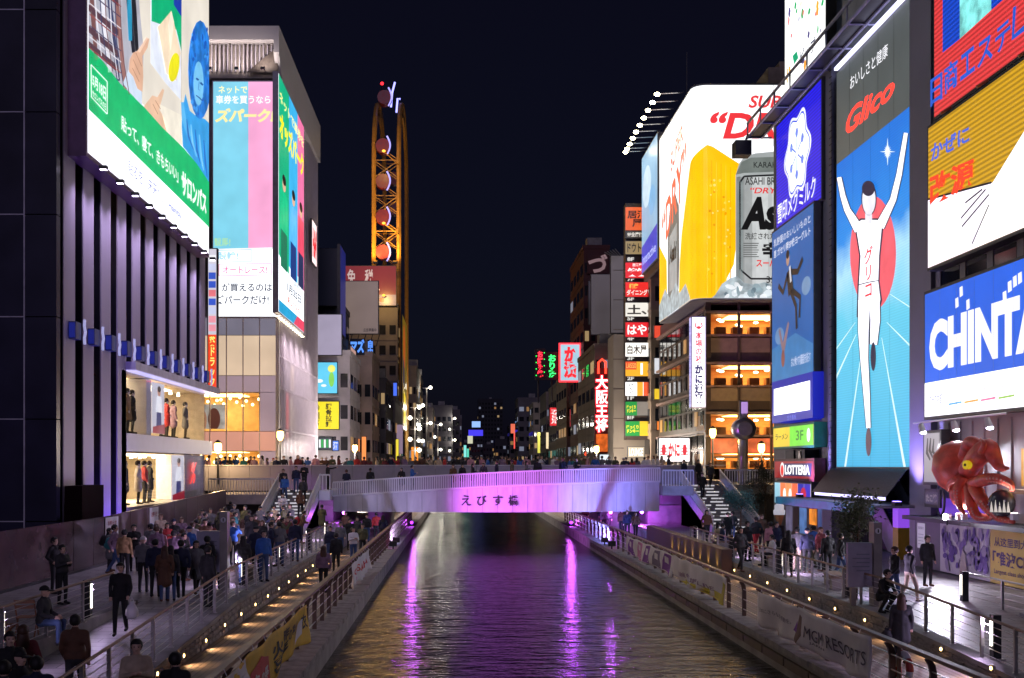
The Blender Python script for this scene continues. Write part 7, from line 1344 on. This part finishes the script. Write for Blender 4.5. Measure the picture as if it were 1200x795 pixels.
def human(pose, longcoat=False):
    o = Vector((0, 0, 0)); L = []
    z = {'sit': -.44, 'crouch': -.50}.get(pose, 0); ln = {'crouch': -.16, 'lean': -.12, 'sit': -.04}.get(pose, 0)
    V = lambda x, y, zz: Vector((x, y + ln * max(0, (zz - .95)) / .5, zz + z))
    L += [(V(-.075, 0, .95), V(.075, 0, .95), .118, .118, TR), (V(-.06, 0, 1.1), V(.06, 0, 1.1), .12, .12, CO), (V(-.095, 0, 1.28), V(.095, 0, 1.28), .125, .125, CO), (V(-.165, .01, 1.395), V(.165, .01, 1.395), .068, .068, CO), (V(0, 0, 1.0), V(0, 0, 1.34), .135, .13, CO), (V(-.08, 0, .99), V(.08, 0, .99), .128, .128, CO)]
    L += [(V(0, .01, 1.40), V(0, 0, 1.52), .062, .052, SK), (V(0, .02, 1.43), V(0, .01, 1.46), .085, .07, CO)]
    hd = V(0, -.005, 1.6); L += [(hd + Vector((0, .012, .0)), hd + Vector((0, .005, .03)), .088, .09, SK), (hd + Vector((0, -.032, -.062)), hd + Vector((0, -.03, -.03)), .056, .066, SK), (hd + Vector((0, -.103, -.022)), hd + Vector((0, -.088, .012)), .017, .011, SK)]
    for s in (-1, 1): L.append((hd + Vector((s * .088, .012, -.02)), hd + Vector((s * .092, .016, .015)), .016, .018, SK))
    if longcoat: L += [(V(-.085, .0, .62), V(.085, 0, .62), .145, .145, CO), (V(0, 0, .62), V(0, 0, 1.0), .17, .13, CO), (V(-.085, 0, .62), V(-.08, 0, .98), .14, .12, CO), (V(.085, 0, .62), V(.08, 0, .98), .14, .12, CO)]
    SR, SL = V(-.19, .01, 1.385), V(.19, .01, 1.385)
    A_ = {'stand': ((-.245, .04, 1.12), (-.25, -.04, .88), (.245, .04, 1.12), (.25, -.04, .88)), 'pocket': ((-.28, .08, 1.13), (-.19, -.07, .98), (.28, .08, 1.13), (.19, -.07, .98)), 'phone': ((-.24, -.04, 1.12), (-.07, -.27, 1.2), (.24, -.04, 1.12), (.07, -.27, 1.2)),
          'photo': ((-.27, -.16, 1.25), (-.08, -.32, 1.5), (.27, -.16, 1.25), (.08, -.32, 1.5)), 'walk': ((-.25, .13, 1.14), (-.24, .04, .92), (.25, -.04, 1.12), (.22, -.2, .95)), 'sit': ((-.24, -.06, 1.13), (-.12, -.3, 1.06), (.24, -.06, 1.13), (.1, -.3, 1.06)), 'point': ((-.24, .03, 1.12), (-.2, -.12, .95), (.36, -.2, 1.4), (.5, -.42, 1.46)),
          'lean': ((-.26, -.12, 1.12), (-.12, -.32, 1.08), (.26, -.12, 1.12), (.12, -.32, 1.08)), 'crouch': ((-.24, -.2, 1.12), (-.08, -.38, 1.1), (.24, -.2, 1.12), (.08, -.38, 1.1))}[pose]
    L += arm(SR, V(*A_[0]), V(*A_[1]), 1) + arm(SL, V(*A_[2]), V(*A_[3]), -1)
    if pose in ('walk',): L += leg((-.09, 0, .92), (-.095, -.17, .52), (-.095, -.2, .09)) + leg((.09, 0, .92), (.095, .06, .5), (.095, .30, .14))
    elif pose == 'sit': L += leg((-.1, 0, .50), (-.12, -.42, .50), (-.12, -.40, .09)) + leg((.1, 0, .50), (.12, -.42, .50), (.13, -.36, .09))
    elif pose == 'crouch': L += leg((-.1, .02, .40), (-.15, -.34, .52), (-.13, -.06, .09)) + leg((.1, .02, .40), (.15, -.34, .50), (.13, -.06, .09))
    else: L += leg((-.09, 0, .92), (-.1, -.015, .5), (-.105, .02, .085)) + leg((.09, 0, .92), (.1, -.03, .5), (.11, -.0, .085))
    mb = MB()
    for a, b_, ra, rb, tg in L:                          # rounded, tapered limbs, fused into one skin below
        d = b_ - a; d = d.normalized() if d.length > 1e-4 else Vector((0, 0, 1)); k = 8 if ra < .02 else 14
        pa = [(a - d * ra * math.cos(q), ra * math.sin(q) + 1e-4) for q in (.01, .5, 1.05)] + [(a, ra), (b_, rb)] + [(b_ + d * rb * math.cos(q), rb * math.sin(q) + 1e-4) for q in (1.05, .5, .01)]
        mb.tube([p for p, r_ in pa], [r_ for p, r_ in pa], k)
    me = mb.mesh('p', CONC)
    ob = bpy.data.objects.new('p', me); TMP.collection.objects.link(ob); md = ob.modifiers.new('r', 'REMESH'); md.mode = 'VOXEL'; md.voxel_size = .019
    sm_ = ob.modifiers.new('s', 'SMOOTH'); sm_.iterations = 3; sm_.factor = .5
    vl = TMP.view_layers[0]; vl.update(); m2 = bpy.data.meshes.new_from_object(ob.evaluated_get(vl.depsgraph)); bpy.data.objects.remove(ob); bpy.data.meshes.remove(me)
    n = len(m2.polygons); c = np.empty(n * 3); m2.polygons.foreach_get('center', c); c = c.reshape(-1, 3); best = np.full(n, 1e9); idx = np.zeros(n, int)
    for a, b_, ra, rb, tg in L:
        a, b_ = np.array(a), np.array(b_); d = b_ - a; q = np.clip(((c - a) @ d) / max(1e-9, d @ d), 0, 1); ds_ = np.linalg.norm(c - a - q[:, None] * d, axis=1) - (ra + (rb - ra) * q); w_ = ds_ < best; best[w_] = ds_[w_]; idx[w_] = tg
    for q in range(4): m2.materials.append(None)
    m2.polygons.foreach_set('material_index', idx.astype(np.int32)); m2.polygons.foreach_set('use_smooth', [True] * n); m2.name = 'body_' + pose
    return m2, hd
def hairmesh(kind):
    bm = bmesh.new(); bmesh.ops.create_icosphere(bm, subdivisions=3, radius=1); rr = random.Random(4)
    for v in bm.verts:
        x, y, zz = v.co; s = 1 + rr.uniform(-.035, .035); v.co = Vector((x * .103 * s, y * .115 * s + .018, zz * .112 * s + .03))
    dl = [f for f in bm.faces if (f.calc_center_median().y < -.052 and f.calc_center_median().z < .052) or f.calc_center_median().z < (-.06 if kind != 'long' else -.07) or (f.calc_center_median().y < -.02 and f.calc_center_median().z < -.01)]
    if kind == 'cap': dl = [f for f in bm.faces if f.calc_center_median().z < .025]
    bmesh.ops.delete(bm, geom=dl, context='FACES'); me = bpy.data.meshes.new('hair'); 
    if kind == 'long':
        k = 10; rings = [(-.02, .10, .075, .04), (-.12, .115, .07, .06), (-.24, .12, .06, .075), (-.33, .09, .04, .085)]; vs_ = [[bm.verts.new((rx * math.cos(6.28318 * j / k) * (1 + rr.uniform(-.05, .05)), ry * math.sin(6.28318 * j / k) + cy_, zz)) for j in range(k)] for zz, rx, ry, cy_ in rings]
        for a, b_ in zip(vs_, vs_[1:]):
            for j in range(k): bm.faces.new((a[j], a[(j + 1) % k], b_[(j + 1) % k], b_[j]))
        bm.faces.new(vs_[-1])
    if kind == 'cap':
        v = [bm.verts.new(p) for p in ((-.075, -.09, .03), (.075, -.09, .03), (.06, -.19, .015), (-.06, -.19, .015), (-.075, -.09, .045), (.075, -.09, .045), (.06, -.19, .03), (-.06, -.19, .03))]
        for f in ((0, 1, 2, 3), (7, 6, 5, 4), (0, 4, 5, 1), (1, 5, 6, 2), (2, 6, 7, 3), (3, 7, 4, 0)): bm.faces.new([v[i] for i in f])
    bm.to_mesh(me); bm.free()
    for p in me.polygons: p.use_smooth = True
    me.materials.append(None); return me
HAIR = {k: hairmesh(k) for k in ('short', 'long', 'cap')}
mb = MB()
for s in (-1, 1): mb.ell((s * .034, -.082, .008), .013, .012, .008, 8, 5); mb.box(s * .05, -.09, .026, s * .018, -.082, .032)
mb.box(-.022, -.094, -.052, .022, -.084, -.046); FACE = mb.mesh('face', P('face_dark', (.03, .015, .012), .5))
PAL = {'black': (.012, .012, .014), 'navy': (.014, .018, .05), 'charcoal': (.035, .035, .04), 'grey': (.14, .14, .15), 'tan': (.36, .22, .10), 'beige': (.48, .38, .27), 'white': (.68, .66, .66), 'red': (.42, .03, .035), 'pink': (.55, .26, .30), 'blue': (.03, .12, .42), 'brown': (.12, .055, .03), 'olive': (.09, .09, .04), 'mauve': (.24, .15, .22), 'denim': (.05, .09, .20), 'maroon': (.16, .025, .03), 'teal': (.03, .20, .22)}
CM = {k: P('cloth_' + k, v, .8, var=.2, scale=5) for k, v in PAL.items()}; SKIN = [P('skin_a', (.66, .43, .32), .55, var=.06), P('skin_b', (.58, .35, .25), .55, var=.06)]; HC = {'black': P('hair_black', (.012, .010, .010), .65), 'brown': P('hair_brown', (.075, .034, .018), .6), 'white': P('hair_white', (.5, .48, .46), .5)}
PROTO = {}
def proto(pose, lc):
    if (pose, lc) not in PROTO: PROTO[(pose, lc)] = human(pose, lc)
    return PROTO[(pose, lc)]
WORD = {'stand': 'standing', 'pocket': 'hands pocketed', 'phone': 'checking phone', 'photo': 'photographing', 'walk': 'walking', 'sit': 'seated', 'point': 'pointing', 'lean': 'leaning forward', 'crouch': 'crouching'}
def person(X, Y, z, pose='stand', rot=0, coat='black', trou='black', hair='short', hc='black', lc=False, where='on the left walk', grp='people on the left walk', h=1.0, label=None, skin=0, name='person'):
    me, hd = proto(pose, lc); o = bpy.data.objects.new(name, me); C.objects.link(o); o.location = (X, Y, z); o.rotation_euler = (0, 0, R(rot)); o.scale = (h, h, h)
    for s_, m_ in zip(o.material_slots, (SKIN[skin], CM[coat], CM[trou], CM['black' if skin == 0 else 'brown'])): s_.link = 'OBJECT'; s_.material = m_
    hm = CM[hc] if hair == 'cap' else HC[hc]
    k = bpy.data.objects.new('cap' if hair == 'cap' else 'hair', HAIR[hair]); C.objects.link(k); k.parent = o; k.location = hd; k.material_slots[0].link = 'OBJECT'; k.material_slots[0].material = hm
    f = bpy.data.objects.new('face', FACE); C.objects.link(f); f.parent = o; f.location = hd
    hw = {'short': f'short {hc} hair', 'long': f'long {hc} hair', 'cap': f'{hc} cap'}[hair]
    tag(o, label or f"person, {hw}, {coat} {'coat' if lc else 'jacket'}, {trou} trousers, {WORD[pose]} {where}", 'mannequin' if name == 'mannequin' else 'person', grp); return o
def hp(px, py, g=None, h=1.0, sit=0):
    """stand a person so that the head top shows at this pixel; depth follows from the ground level"""
    Y = 40
    for _ in range(12):
        X = (px - CX) / F * Y; gg = GZ(X, Y) if g is None else (g(X, Y) if callable(g) else g); Y = F * (EYE - gg - 1.72 * h + sit) / (py - CY)
    X = (px - CX) / F * Y; return X, Y, (GZ(X, Y) if g is None else (g(X, Y) if callable(g) else g))
LW = dict(where='by the brown hoarding', grp='people by the brown hoarding')
def put(px, py, pose, rot, coat, trou, hair='short', hc='black', lc=False, g=None, h=1.0, sit=0, skin=0, **k): X, Y, z = hp(px, py, g, h, sit); return person(X, Y, z, pose, rot, coat, trou, hair, hc, lc, h=h, skin=skin, **k)
put(64, 630, 'pocket', 75, 'black', 'black', **LW); put(73, 639, 'phone', 60, 'charcoal', 'black', h=.97, **LW)
put(146, 621, 'stand', 175, 'tan', 'black', **LW); put(157, 615, 'phone', 20, 'black', 'black', **LW); put(168, 629, 'phone', 185, 'grey', 'black', 'cap', 'white', **LW); put(177, 614, 'stand', 200, 'grey', 'denim', 'cap', 'blue', **LW)
CR = dict(where='in the left walk crowd', grp='crowd on the left walk')
for i, a in enumerate([(188, 619, 'stand', 180, 'pink', 'black', 'long', 'brown', True), (196, 613, 'phone', 30, 'red', 'black', 'long', 'black', True), (182, 632, 'stand', 185, 'navy', 'black', 'short', 'black', False), (204, 622, 'photo', 160, 'mauve', 'grey', 'short', 'black', False), (213, 607, 'stand', 20, 'mauve', 'black', 'long', 'brown', True),
        (216, 625, 'phone', 70, 'black', 'black', 'long', 'black', True), (226, 612, 'stand', 170, 'white', 'denim', 'short', 'brown', False), (234, 603, 'phone', 15, 'olive', 'black', 'long', 'black', False), (242, 608, 'stand', 200, 'pink', 'grey', 'long', 'brown', False), (247, 596, 'stand', 10, 'grey', 'black', 'short', 'black', False), (246, 611, 'pocket', 190, 'maroon', 'black', 'short', 'black', True),
        (257, 600, 'stand', 160, 'black', 'black', 'long', 'black', True), (270, 588, 'walk', 185, 'black', 'black', 'short', 'black', False), (266, 598, 'phone', 330, 'red', 'black', 'short', 'black', False), (273, 611, 'photo', 170, 'blue', 'black', 'short', 'brown', False), (284, 609, 'stand', 180, 'beige', 'black', 'long', 'brown', True), (292, 598, 'stand', 200, 'black', 'denim', 'short', 'black', False),
        (307, 610, 'walk', 350, 'black', 'grey', 'long', 'brown', True), (285, 628, 'stand', 185, 'charcoal', 'denim', 'long', 'black', False), (299, 603, 'stand', 5, 'brown', 'black', 'short', 'black', True), (318, 612, 'phone', 100, 'navy', 'black', 'short', 'black', False), (328, 612, 'lean', 200, 'grey', 'denim', 'short', 'black', False), (337, 606, 'walk', 10, 'maroon', 'black', 'long', 'brown', False), (346, 609, 'stand', 180, 'navy', 'denim', 'short', 'black', False),
        (244, 640, 'stand', 150, 'black', 'black', 'short', 'black', False), (230, 634, 'walk', 30, 'grey', 'black', 'long', 'black', True), (253, 653, 'lean', 200, 'black', 'black', 'short', 'brown', False), (193, 640, 'walk', 195, 'brown', 'denim', 'long', 'brown', True), (309, 622, 'stand', 30, 'blue', 'denim', 'short', 'black', False), (320, 625, 'lean', 200, 'white', 'denim', 'long', 'black', False), (222, 617, 'stand', 220, 'blue', 'black', 'cap', 'navy', False), (263, 620, 'walk', 15, 'beige', 'denim', 'long', 'black', False), (300, 617, 'pocket', 190, 'navy', 'black', 'cap', 'black', False), (276, 600, 'stand', 90, 'teal', 'black', 'short', 'black', False)]): put(*a, skin=i % 2, h=.94 if a[6] == 'long' else 1.0, **CR)
rc = random.Random(77); n = 0; taken = []
while n < 34:
    Y = rc.uniform(37, 63.5); X = rc.uniform(-13.2, -7.4)
    if any((X - p) ** 2 + (Y - q) ** 2 < .45 for p, q in taken) or (Y < 44 and X > -9.5): continue
    taken.append((X, Y)); hr = rc.choice(['short', 'short', 'long', 'cap']); hc = rc.choice(['black', 'black', 'brown']) if hr != 'cap' else rc.choice(['navy', 'grey', 'black'])
    lc = rc.random() < .45; o = person(X, Y, 1.41, rc.choice(['stand', 'walk', 'phone', 'pocket', 'photo', 'lean']), rc.choice([0, 15, 340, 170, 190, 90, 260]), rc.choice(['black', 'navy', 'charcoal', 'brown', 'grey', 'maroon', 'black', 'olive', 'mauve', 'beige']), rc.choice(['black', 'denim', 'charcoal']), hr, hc, lc, h=rc.uniform(.9, 1.05), skin=n % 2, **CR); n += 1
    if n % 4 == 0:
        bc = ['black', 'red', 'tan', 'teal', 'grey', 'navy', 'pink', 'olive'][n // 4 % 8]; z_ = o.rotation_euler.z; bx = X - math.sin(z_) * .2; by = Y + math.cos(z_) * .2
        t = thing('backpack', f'{bc} backpack worn by a person in the left walk crowd', 'backpack', (bx, by, 2.35)); MB().ell((bx, by, 2.55), .15, .13, .22, 10, 6).build('bag', CM[bc], t, True); MB().ell((bx - math.sin(z_) * .1, by + math.cos(z_) * .1, 2.47), .1, .07, .11, 8, 5).build('pocket', CM[bc], t, True)
NR = dict(grp='people near the left ramp')
put(141, 660, 'walk', 8, 'black', 'black', label='person in black suit walking down the left ramp with a plastic bag', g=1.25, **NR); X, Y, z = hp(141, 660, 1.25); lump('plastic_bag', 'white plastic bag hanging from the walking suited person', 'bag', (X + .34, Y - .2, z + .62), .15, .15, .2, PLAS)
put(212, 661, 'walk', 200, 'navy', 'black', where='on the left ramp', **NR); put(200, 668, 'stand', 190, 'charcoal', 'denim', 'long', 'black', h=.93, where='on the left ramp', **NR); put(243, 655, 'pocket', 170, 'black', 'black', where='behind the left wire railing', **NR)
put(88, 721, 'walk', 190, 'brown', 'charcoal', where='at the foot of the left ramp', **NR); put(50, 687, 'sit', 85, 'charcoal', 'denim', 'cap', 'black', g=1.4, sit=.44, where='on a wooden folding chair', **NR)
for i, a in enumerate([(12, 741, 'stand', 30, 'black', 'black', 'short', 'black'), (27, 733, 'pocket', 200, 'maroon', 'black', 'long', 'brown'), (24, 762, 'stand', 60, 'black', 'denim', 'cap', 'black'), (43, 770, 'phone', 200, 'navy', 'black', 'short', 'black'), (5, 775, 'stand', 190, 'charcoal', 'black', 'short', 'black')]): X, Y, z = hp(a[0], a[1], .75); person(X, Y, .75, a[2], a[3], a[4], a[5], a[6], a[7], where='at the left walk end', grp='people at the near end of the left walk', skin=i % 2)
LB = dict(where='on the left boardwalk', grp='people on the left boardwalk')
put(160, 750, 'phone', 15, 'beige', 'brown', g=.7, **LB); put(206, 765, 'walk', 170, 'black', 'black', g=.7, **LB)
for i, a in enumerate([(387, 617, 'stand', 5, 'navy', 'denim', 'short', 'black'), (399, 612, 'walk', 10, 'grey', 'denim', 'short', 'black'), (379, 640, 'walk', 190, 'mauve', 'black', 'long', 'brown'), (410, 608, 'stand', 20, 'black', 'black', 'short', 'black'), (419, 606, 'walk', 350, 'charcoal', 'black', 'long', 'black'), (405, 600, 'stand', 30, 'brown', 'black', 'short', 'brown'), (430, 603, 'walk', 5, 'black', 'denim', 'short', 'black'), (441, 601, 'stand', 180, 'red', 'black', 'short', 'black'), (394, 625, 'stand', 200, 'black', 'black', 'short', 'black'), (425, 614, 'walk', 0, 'olive', 'black', 'short', 'black'), (449, 604, 'walk', 180, 'navy', 'black', 'long', 'black'), (414, 618, 'phone', 30, 'white', 'denim', 'long', 'black')]): put(*a, g=.7, skin=i % 2, **LB)
# on the left stairs
def stz(X, Y): return 1.4 + max(0, min(1, (Y - 64.5) / 7.5)) * 2.35
for a in ((-11.3, 70.6, 'walk', 0, 'black', 'black', 'short', 'black'), (-10.6, 71.4, 'stand', 20, 'navy', 'denim', 'short', 'black'), (-10.1, 71.6, 'phone', 0, 'black', 'black', 'short', 'black'), (-9.8, 69.0, 'walk', 185, 'charcoal', 'black', 'short', 'black'), (-11.0, 69.3, 'walk', 5, 'blue', 'denim', 'cap', 'navy'), (-9.6, 66.4, 'walk', 180, 'brown', 'black', 'long', 'brown'), (-10.6, 66.0, 'lean', 10, 'white', 'denim', 'long', 'black')): person(a[0], a[1], 1.4 + math.ceil((a[1] - 64.5) / 7.5 * 13) * 2.35 / 13 - .02, *a[2:], where='on the left stairs', grp='people on the left stairs')
person(-8.75, 73.0, 3.72, 'point', 80, 'black', 'black', where='on the landing by the bridge', grp=None, label='person in black pointing a phone from the small landing at the left stairs')
# on the slatted bridge
cols = ['black', 'navy', 'charcoal', 'brown', 'grey', 'blue', 'maroon', 'olive', 'red', 'beige', 'mauve', 'teal', 'white', 'pink']
rr = random.Random(21)
for i, (px, co, hr) in enumerate([(406, 'navy', 'short'), (434, 'black', 'short'), (471, 'black', 'long'), (483, 'blue', 'short'), (531, 'brown', 'long'), (542, 'black', 'long'), (554, 'black', 'long'), (567, 'charcoal', 'long'), (582, 'navy', 'short'), (600, 'olive', 'short'), (617, 'grey', 'long'), (630, 'black', 'short'), (660, 'navy', 'short'), (676, 'black', 'short')]):
    Y = 72.6 + .4 * (i % 3); X = (px - CX) / F * Y; person(X, Y, deckz(X), rr.choice(['stand', 'phone', 'walk', 'lean']), rr.choice([80, 20, 260, 180, 350]), co, rr.choice(['black', 'denim']), hr, 'brown' if i % 4 == 0 else 'black', hr == 'long', where='behind the slatted balustrade', grp='people behind the slatted balustrade', h=.92 if hr == 'long' else .99)
# crowd on the road bridge
x = 238
i = 0
while x < 790:
    Y = 79.3 + rr.random() * 4.5; X = (x - CX) / F * Y; hr = rr.choice(['short', 'short', 'long', 'cap']); hc = rr.choice(['black', 'black', 'brown']) if hr != 'cap' else rr.choice(['navy', 'grey', 'red', 'white'])
    person(X, Y, 4.25, rr.choice(['stand', 'pocket', 'walk', 'phone', 'photo']), rr.choice([0, 20, 340, 90, 270, 180, 200]), rr.choice(cols), rr.choice(['black', 'denim', 'grey']), hr, hc, rr.random() < .4, where='behind the panel parapet', grp='crowd on the road bridge', h=rr.uniform(.93, 1.06), skin=i % 2); x += rr.uniform(3.0, 9.5); i += 1
# right bank
RW = dict(where='outside the burger shop', grp='people outside the burger shop')
for i, a in enumerate([(876, 611, 'stand', 30, 'black', 'black', 'short', 'black'), (886, 606, 'walk', 200, 'black', 'red', 'short', 'black'), (893, 603, 'stand', 10, 'brown', 'black', 'short', 'brown'), (903, 612, 'stand', 185, 'pink', 'black', 'short', 'black'), (910, 612, 'pocket', 20, 'navy', 'black', 'short', 'black'), (924, 622, 'stand', 180, 'black', 'black', 'long', 'black'), (934, 618, 'phone', 170, 'grey', 'beige', 'short', 'black'), (946, 619, 'stand', 175, 'navy', 'black', 'cap', 'navy'), (953, 616, 'walk', 200, 'blue', 'olive', 'short', 'black'), (962, 618, 'stand', 30, 'maroon', 'black', 'long', 'brown'), (970, 622, 'stand', 190, 'black', 'black', 'short', 'black'), (868, 618, 'walk', 20, 'charcoal', 'black', 'long', 'black'), (985, 625, 'walk', 90, 'black', 'denim', 'short', 'black'), (1087, 628, 'stand', 10, 'black', 'black', 'short', 'black')]): put(*a, g=1.2, skin=i % 2, **RW)
for Y in (50.6, 54.6): bench(12.75, Y, 1.2, R(88), 'low bench with seated people below the right stairs' if Y > 52 else 'low bench by the wire railing with a seated pair')
RS = dict(where='by the right stairs railing', grp='people below the right stairs')
for i, (X, Y, po, ro, co, tr, hr) in enumerate([(12.7, 50.0, 'sit', 85, 'grey', 'denim', 'short'), (12.75, 51.2, 'sit', 95, 'black', 'black', 'short'), (12.7, 54.0, 'sit', 80, 'navy', 'denim', 'short'), (12.75, 55.2, 'sit', 100, 'beige', 'denim', 'long'), (13.6, 56.5, 'stand', 20, 'black', 'black', 'short'), (14.2, 58.0, 'pocket', 200, 'charcoal', 'denim', 'short'), (13.2, 59.5, 'walk', 10, 'brown', 'black', 'long')]): person(X, Y, 1.2, po, ro, co, tr, hr, 'black', skin=i % 2, **RS)
person(12.75, 45.3, 1.2, 'sit', 275, 'white', 'black', where='on the low right bench', grp=None)
person(15.9, 73.0, 3.1, 'walk', 0, 'black', 'black', where='on the right stairs', grp='people on the right stairs'); person(17.0, 75.6, 3.75, 'walk', 10, 'charcoal', 'black', 'long', 'brown', where='on the right stairs', grp='people on the right stairs'); person(16.6, 77.4, 4.0, 'stand', 30, 'black', 'black', where='atop the right stairs', grp=None); person(15.6, 77.6, 4.0, 'stand', 300, 'navy', 'black', 'short', 'black', where='atop the right stairs', grp=None)
for i in range(16): person(19 + i * .85 + rr.uniform(-.3, .3), rr.uniform(79, 86), 4.0, rr.choice(['stand', 'walk', 'pocket']), rr.choice([0, 90, 180, 270, 30]), rr.choice(cols[:8]), 'black', rr.choice(['short', 'long']), 'black', rr.random() < .4, where='before the crab restaurant', grp='people before the restaurant', skin=i % 2)
put(1056, 696, 'stand', 170, 'charcoal', 'black', 'long', 'brown', True, g=.7, h=.95, label='person with long brown hair and dark long coat standing on the right boardwalk', grp=None)
X, Y, z = hp(1056, 696, .7, .95); lump('handbag', 'black handbag on the arm of the long-haired person', 'bag', (X - .34, Y - .03, 1.42), .13, .08, .12, CM['black'])
put(1033, 667, 'crouch', 30, 'black', 'black', g=1.2, sit=.5, label='person in black crouching by the wire railing of the right walk', grp=None)
put(1066, 640, 'walk', 100, 'charcoal', 'beige', g=1.15, where='passing the dark hoarding', grp=None); put(1048, 641, 'walk', 280, 'black', 'denim', 'short', 'brown', g=1.15, where='passing the dark hoarding', grp=None)
for i in range(7): person(rr.uniform(9.2, 11.0), rr.uniform(60, 84), .7, rr.choice(['stand', 'walk']), rr.choice([0, 180, 20]), rr.choice(cols[:5]), 'black', rr.choice(['short', 'long']), 'black', where='on the right boardwalk', grp='people on the right boardwalk', skin=i % 2)
# mannequins and clothes in the shop windows
for i, (y, X, zf, co, lc) in enumerate([(49.9, -15.5, 6.78, 'charcoal', True), (50.9, -15.3, 6.78, 'tan', True), (52.0, -15.4, 6.78, 'black', True), (57.0, -15.4, 6.78, 'red', False), (58.4, -15.5, 6.78, 'red', True), (60.2, -15.6, 6.78, 'mauve', True), (62.0, -15.4, 6.78, 'grey', True), (51.2, -15.5, 3.47, 'navy', True), (52.6, -15.3, 3.47, 'white', True), (54.0, -15.4, 3.47, 'red', False), (55.6, -15.6, 3.47, 'black', True)]):
    o = person(X, y, zf, 'stand' if i % 2 else 'pocket', 100 + i * 7 % 40, co, 'black', 'short', 'black', lc, grp='mannequins in the shop windows', label=f"shop window mannequin in {co} {'coat' if lc else 'jacket'} {'in the upper window' if zf > 5 else 'in the lower window'}", h=1.2, name='mannequin'); o.material_slots[0].material = CM['white']
bpy.data.scenes.remove(TMP)
